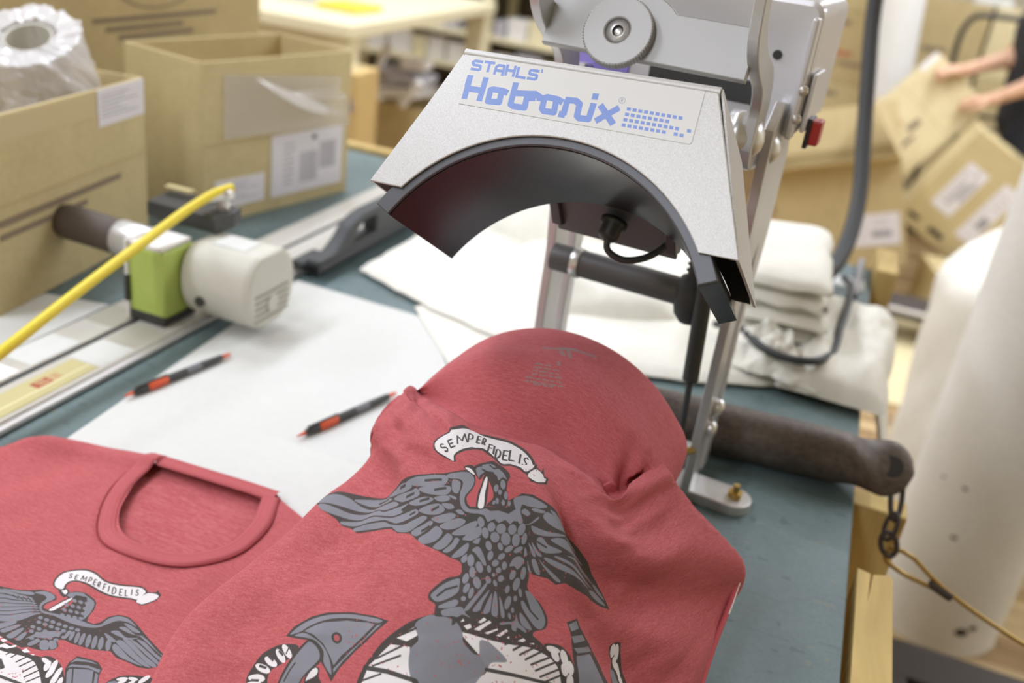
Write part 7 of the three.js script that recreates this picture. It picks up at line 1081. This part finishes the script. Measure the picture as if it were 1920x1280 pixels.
// ---------------------------------------------------------------- person reaching for the flattened carton
{
  const P = thing('person', 'person in a black short-sleeved T-shirt reaching both arms towards a flattened carton', 'person', [0.77, 0, -5.24]);
  const smin = (a, b, k) => { const h = Math.max(k - Math.abs(a - b), 0) / k; return Math.min(a, b) - h * h * k * 0.25; };
  const cap = (p, a, b, ra, rb) => { const ax = p[0] - a[0], ay = p[1] - a[1], az = p[2] - a[2], bx = b[0] - a[0], by = b[1] - a[1], bz = b[2] - a[2], L = bx * bx + by * by + bz * bz, t = L ? Math.max(0, Math.min(1, (ax * bx + ay * by + az * bz) / L)) : 0; return Math.hypot(ax - bx * t, ay - by * t, az - bz * t) - (ra + (rb - ra) * t); };
  function field(bones, lo, size, n, k) {
    const mc = new MarchingCubes(n, new THREE.MeshBasicMaterial(), false, false, 400000); mc.isolation = 0;
    for (let z = 0; z < n; z++) for (let y = 0; y < n; y++) for (let x = 0; x < n; x++) { const p = [lo[0] + (x + 0.5) / n * size, lo[1] + (y + 0.5) / n * size, lo[2] + (z + 0.5) / n * size]; let d = 1e3; for (const [a, b, ra, rb] of bones) d = smin(d, cap(p, a, b, ra, rb), k); mc.field[x + y * n + z * n * n] = -d; }
    mc.update(); const c = mc.count, g = new THREE.BufferGeometry(), src = mc.positionArray.slice(0, c * 3), pos = new Float32Array(c * 3);
    for (let i = 0; i < c * 3; i += 3) for (let q = 0; q < 3; q++) pos[i + q] = lo[q] + (src[i + q] + 1) / 2 * size;
    g.setAttribute('position', new THREE.BufferAttribute(pos, 3)); const m = mergeVertices(g, 1e-5); m.computeVertexNormals(); return m;
  }
  // joints, metres, relative to the feet; the person faces left (-x) and a little towards the camera
  const neck = [0.0, 1.3, 0.0], shL = [-0.02, 1.27, 0.17], shR = [0.0, 1.27, -0.17], elL = [0.0, 0.99, 0.26], elR = [-0.1, 1.06, -0.03], wrL = [-0.18, 0.88, 0.27], wrR = [-0.33, 0.98, 0.2], hip = [0.05, 0.86, 0], kneeL = [0.0, 0.46, 0.1], kneeR = [0.04, 0.46, -0.1], anL = [0.06, 0.07, 0.11], anR = [0.08, 0.07, -0.11], head = [-0.07, 1.49, 0.01];
  const arms = [[shL, elL, 0.05, 0.04], [elL, wrL, 0.041, 0.028], [shR, elR, 0.05, 0.04], [elR, wrR, 0.041, 0.028]];
  const body = [[[0.0, 1.2, 0.0], [0.04, 0.95, 0], 0.13, 0.12], [[-0.01, 1.24, 0.1], [-0.01, 1.24, -0.1], 0.08, 0.08], [hip, [0.05, 0.95, 0], 0.14, 0.12], [neck, [-0.04, 1.4, 0], 0.055, 0.052], ...arms, [[0.05, 0.84, 0.08], kneeL, 0.085, 0.058], [[0.05, 0.84, -0.08], kneeR, 0.085, 0.058], [kneeL, anL, 0.056, 0.04], [kneeR, anR, 0.056, 0.04], [anL, [-0.09, 0.04, 0.12], 0.042, 0.034], [anR, [-0.07, 0.04, -0.12], 0.042, 0.034]];
  const geos = [field(body, [-0.85, -0.03, -0.8], 1.6, 110, 0.05)];
  // head with nose, brow, chin and ears
  geos.push(field([[[-0.06, 1.53, 0.01], [-0.075, 1.49, 0.01], 0.09, 0.085], [[-0.1, 1.43, 0.01], [-0.12, 1.42, 0.01], 0.055, 0.03], [[-0.155, 1.5, 0.01], [-0.172, 1.475, 0.01], 0.012, 0.016], [[-0.14, 1.515, 0.045], [-0.14, 1.515, -0.025], 0.016, 0.016], [[-0.145, 1.44, 0.03], [-0.145, 1.44, -0.01], 0.012, 0.012], [[-0.055, 1.5, 0.1], [-0.05, 1.475, 0.098], 0.014, 0.011], [[-0.055, 1.5, -0.08], [-0.05, 1.475, -0.078], 0.014, 0.011], [[-0.05, 1.42, 0.01], [-0.04, 1.36, 0.0], 0.052, 0.054]], [-0.27, 1.28, -0.19], 0.4, 70, 0.02));
  // hands: palm, four fingers, thumb, closed on the carton's edge
  const hand = (w, dir, up, side) => { const D = V3(...dir).normalize(), U = V3(...up).normalize(), S = D.clone().cross(U).multiplyScalar(side).normalize(), at = (d, s, u) => [w[0] + D.x * d + S.x * s + U.x * u, w[1] + D.y * d + S.y * s + U.y * u, w[2] + D.z * d + S.z * s + U.z * u]; const B = [[at(-0.02, 0, 0), at(0.03, 0, 0), 0.027, 0.024], [at(0.04, -0.026, 0), at(0.075, -0.026, 0), 0.016, 0.014], [at(0.04, 0.0, 0), at(0.08, 0.0, 0), 0.017, 0.015], [at(0.035, 0.024, 0), at(0.072, 0.026, 0), 0.016, 0.014]]; [[-0.03, 0.03, 0.024], [-0.01, 0.036, 0.027], [0.01, 0.034, 0.026], [0.03, 0.026, 0.022]].forEach(([s, l1, l2]) => { B.push([at(0.078, s, 0), at(0.078 + l1, s * 1.1, -0.012), 0.0098, 0.009], [at(0.078 + l1, s * 1.1, -0.012), at(0.078 + l1 + l2 * 0.3, s * 1.1, -0.012 - l2), 0.009, 0.008]); }); B.push([at(0.015, 0.03, 0), at(0.045, 0.055, -0.018), 0.012, 0.0105], [at(0.045, 0.055, -0.018), at(0.075, 0.052, -0.034), 0.0105, 0.009]); return field(B, [w[0] - 0.13, w[1] - 0.13, w[2] - 0.13], 0.26, 70, 0.008); };
  geos.push(hand(wrR, [-0.75, -0.1, 0.35], [0, 1, 0.2], 1), hand(wrL, [-0.9, -0.25, -0.1], [0.1, 1, 0.2], -1));
  const strip = geos.map((g) => { const q = g.toNonIndexed(); return q; });
  mesh('body', mergeGeometries(strip), M.skin, P);
  mesh('black_shirt', field([[[0.0, 1.2, 0.0], [0.045, 0.9, 0], 0.142, 0.138], [[-0.01, 1.245, 0.1], [-0.01, 1.245, -0.1], 0.09, 0.09], [[0.045, 0.92, 0], [0.05, 0.8, 0], 0.138, 0.15], [shL, [-0.008, 1.08, 0.232], 0.064, 0.058], [shR, [-0.06, 1.13, -0.1], 0.064, 0.058]], [-0.5, 0.6, -0.5], 1.0, 80, 0.05), M.shirtBlack, P, 'black short-sleeved T-shirt');
  mesh('trousers', field([[hip, [0.05, 0.9, 0], 0.15, 0.135], [[0.05, 0.84, 0.08], kneeL, 0.097, 0.072], [[0.05, 0.84, -0.08], kneeR, 0.097, 0.072], [kneeL, [0.055, 0.1, 0.11], 0.07, 0.062], [kneeR, [0.075, 0.1, -0.11], 0.07, 0.062]], [-0.55, 0.02, -0.5], 1.05, 84, 0.04), M.trouser, P);
  mesh('hair', field([[[-0.04, 1.555, 0.01], [0.0, 1.5, 0.01], 0.088, 0.085], [[0.01, 1.5, 0.01], [0.02, 1.43, 0.01], 0.075, 0.055]], [-0.2, 1.32, -0.19], 0.4, 56, 0.02), M.hair, P);
  for (const s of [-1, 1]) mesh('eye', new THREE.SphereGeometry(0.011, 12, 10).translate(-0.152, 1.5, 0.01 + s * 0.03), M.white, P);
  for (const [a, z] of [[anL, 0.115], [anR, -0.115]]) mesh('shoe', box(0.25, 0.075, 0.095, 0.03, a[0] - 0.06, 0.0385, z), M.black, P);
}
scene.traverse((o) => { if (o.isMesh) { o.castShadow = true; o.receiveShadow = true; } });
renderer.render(scene, camera);
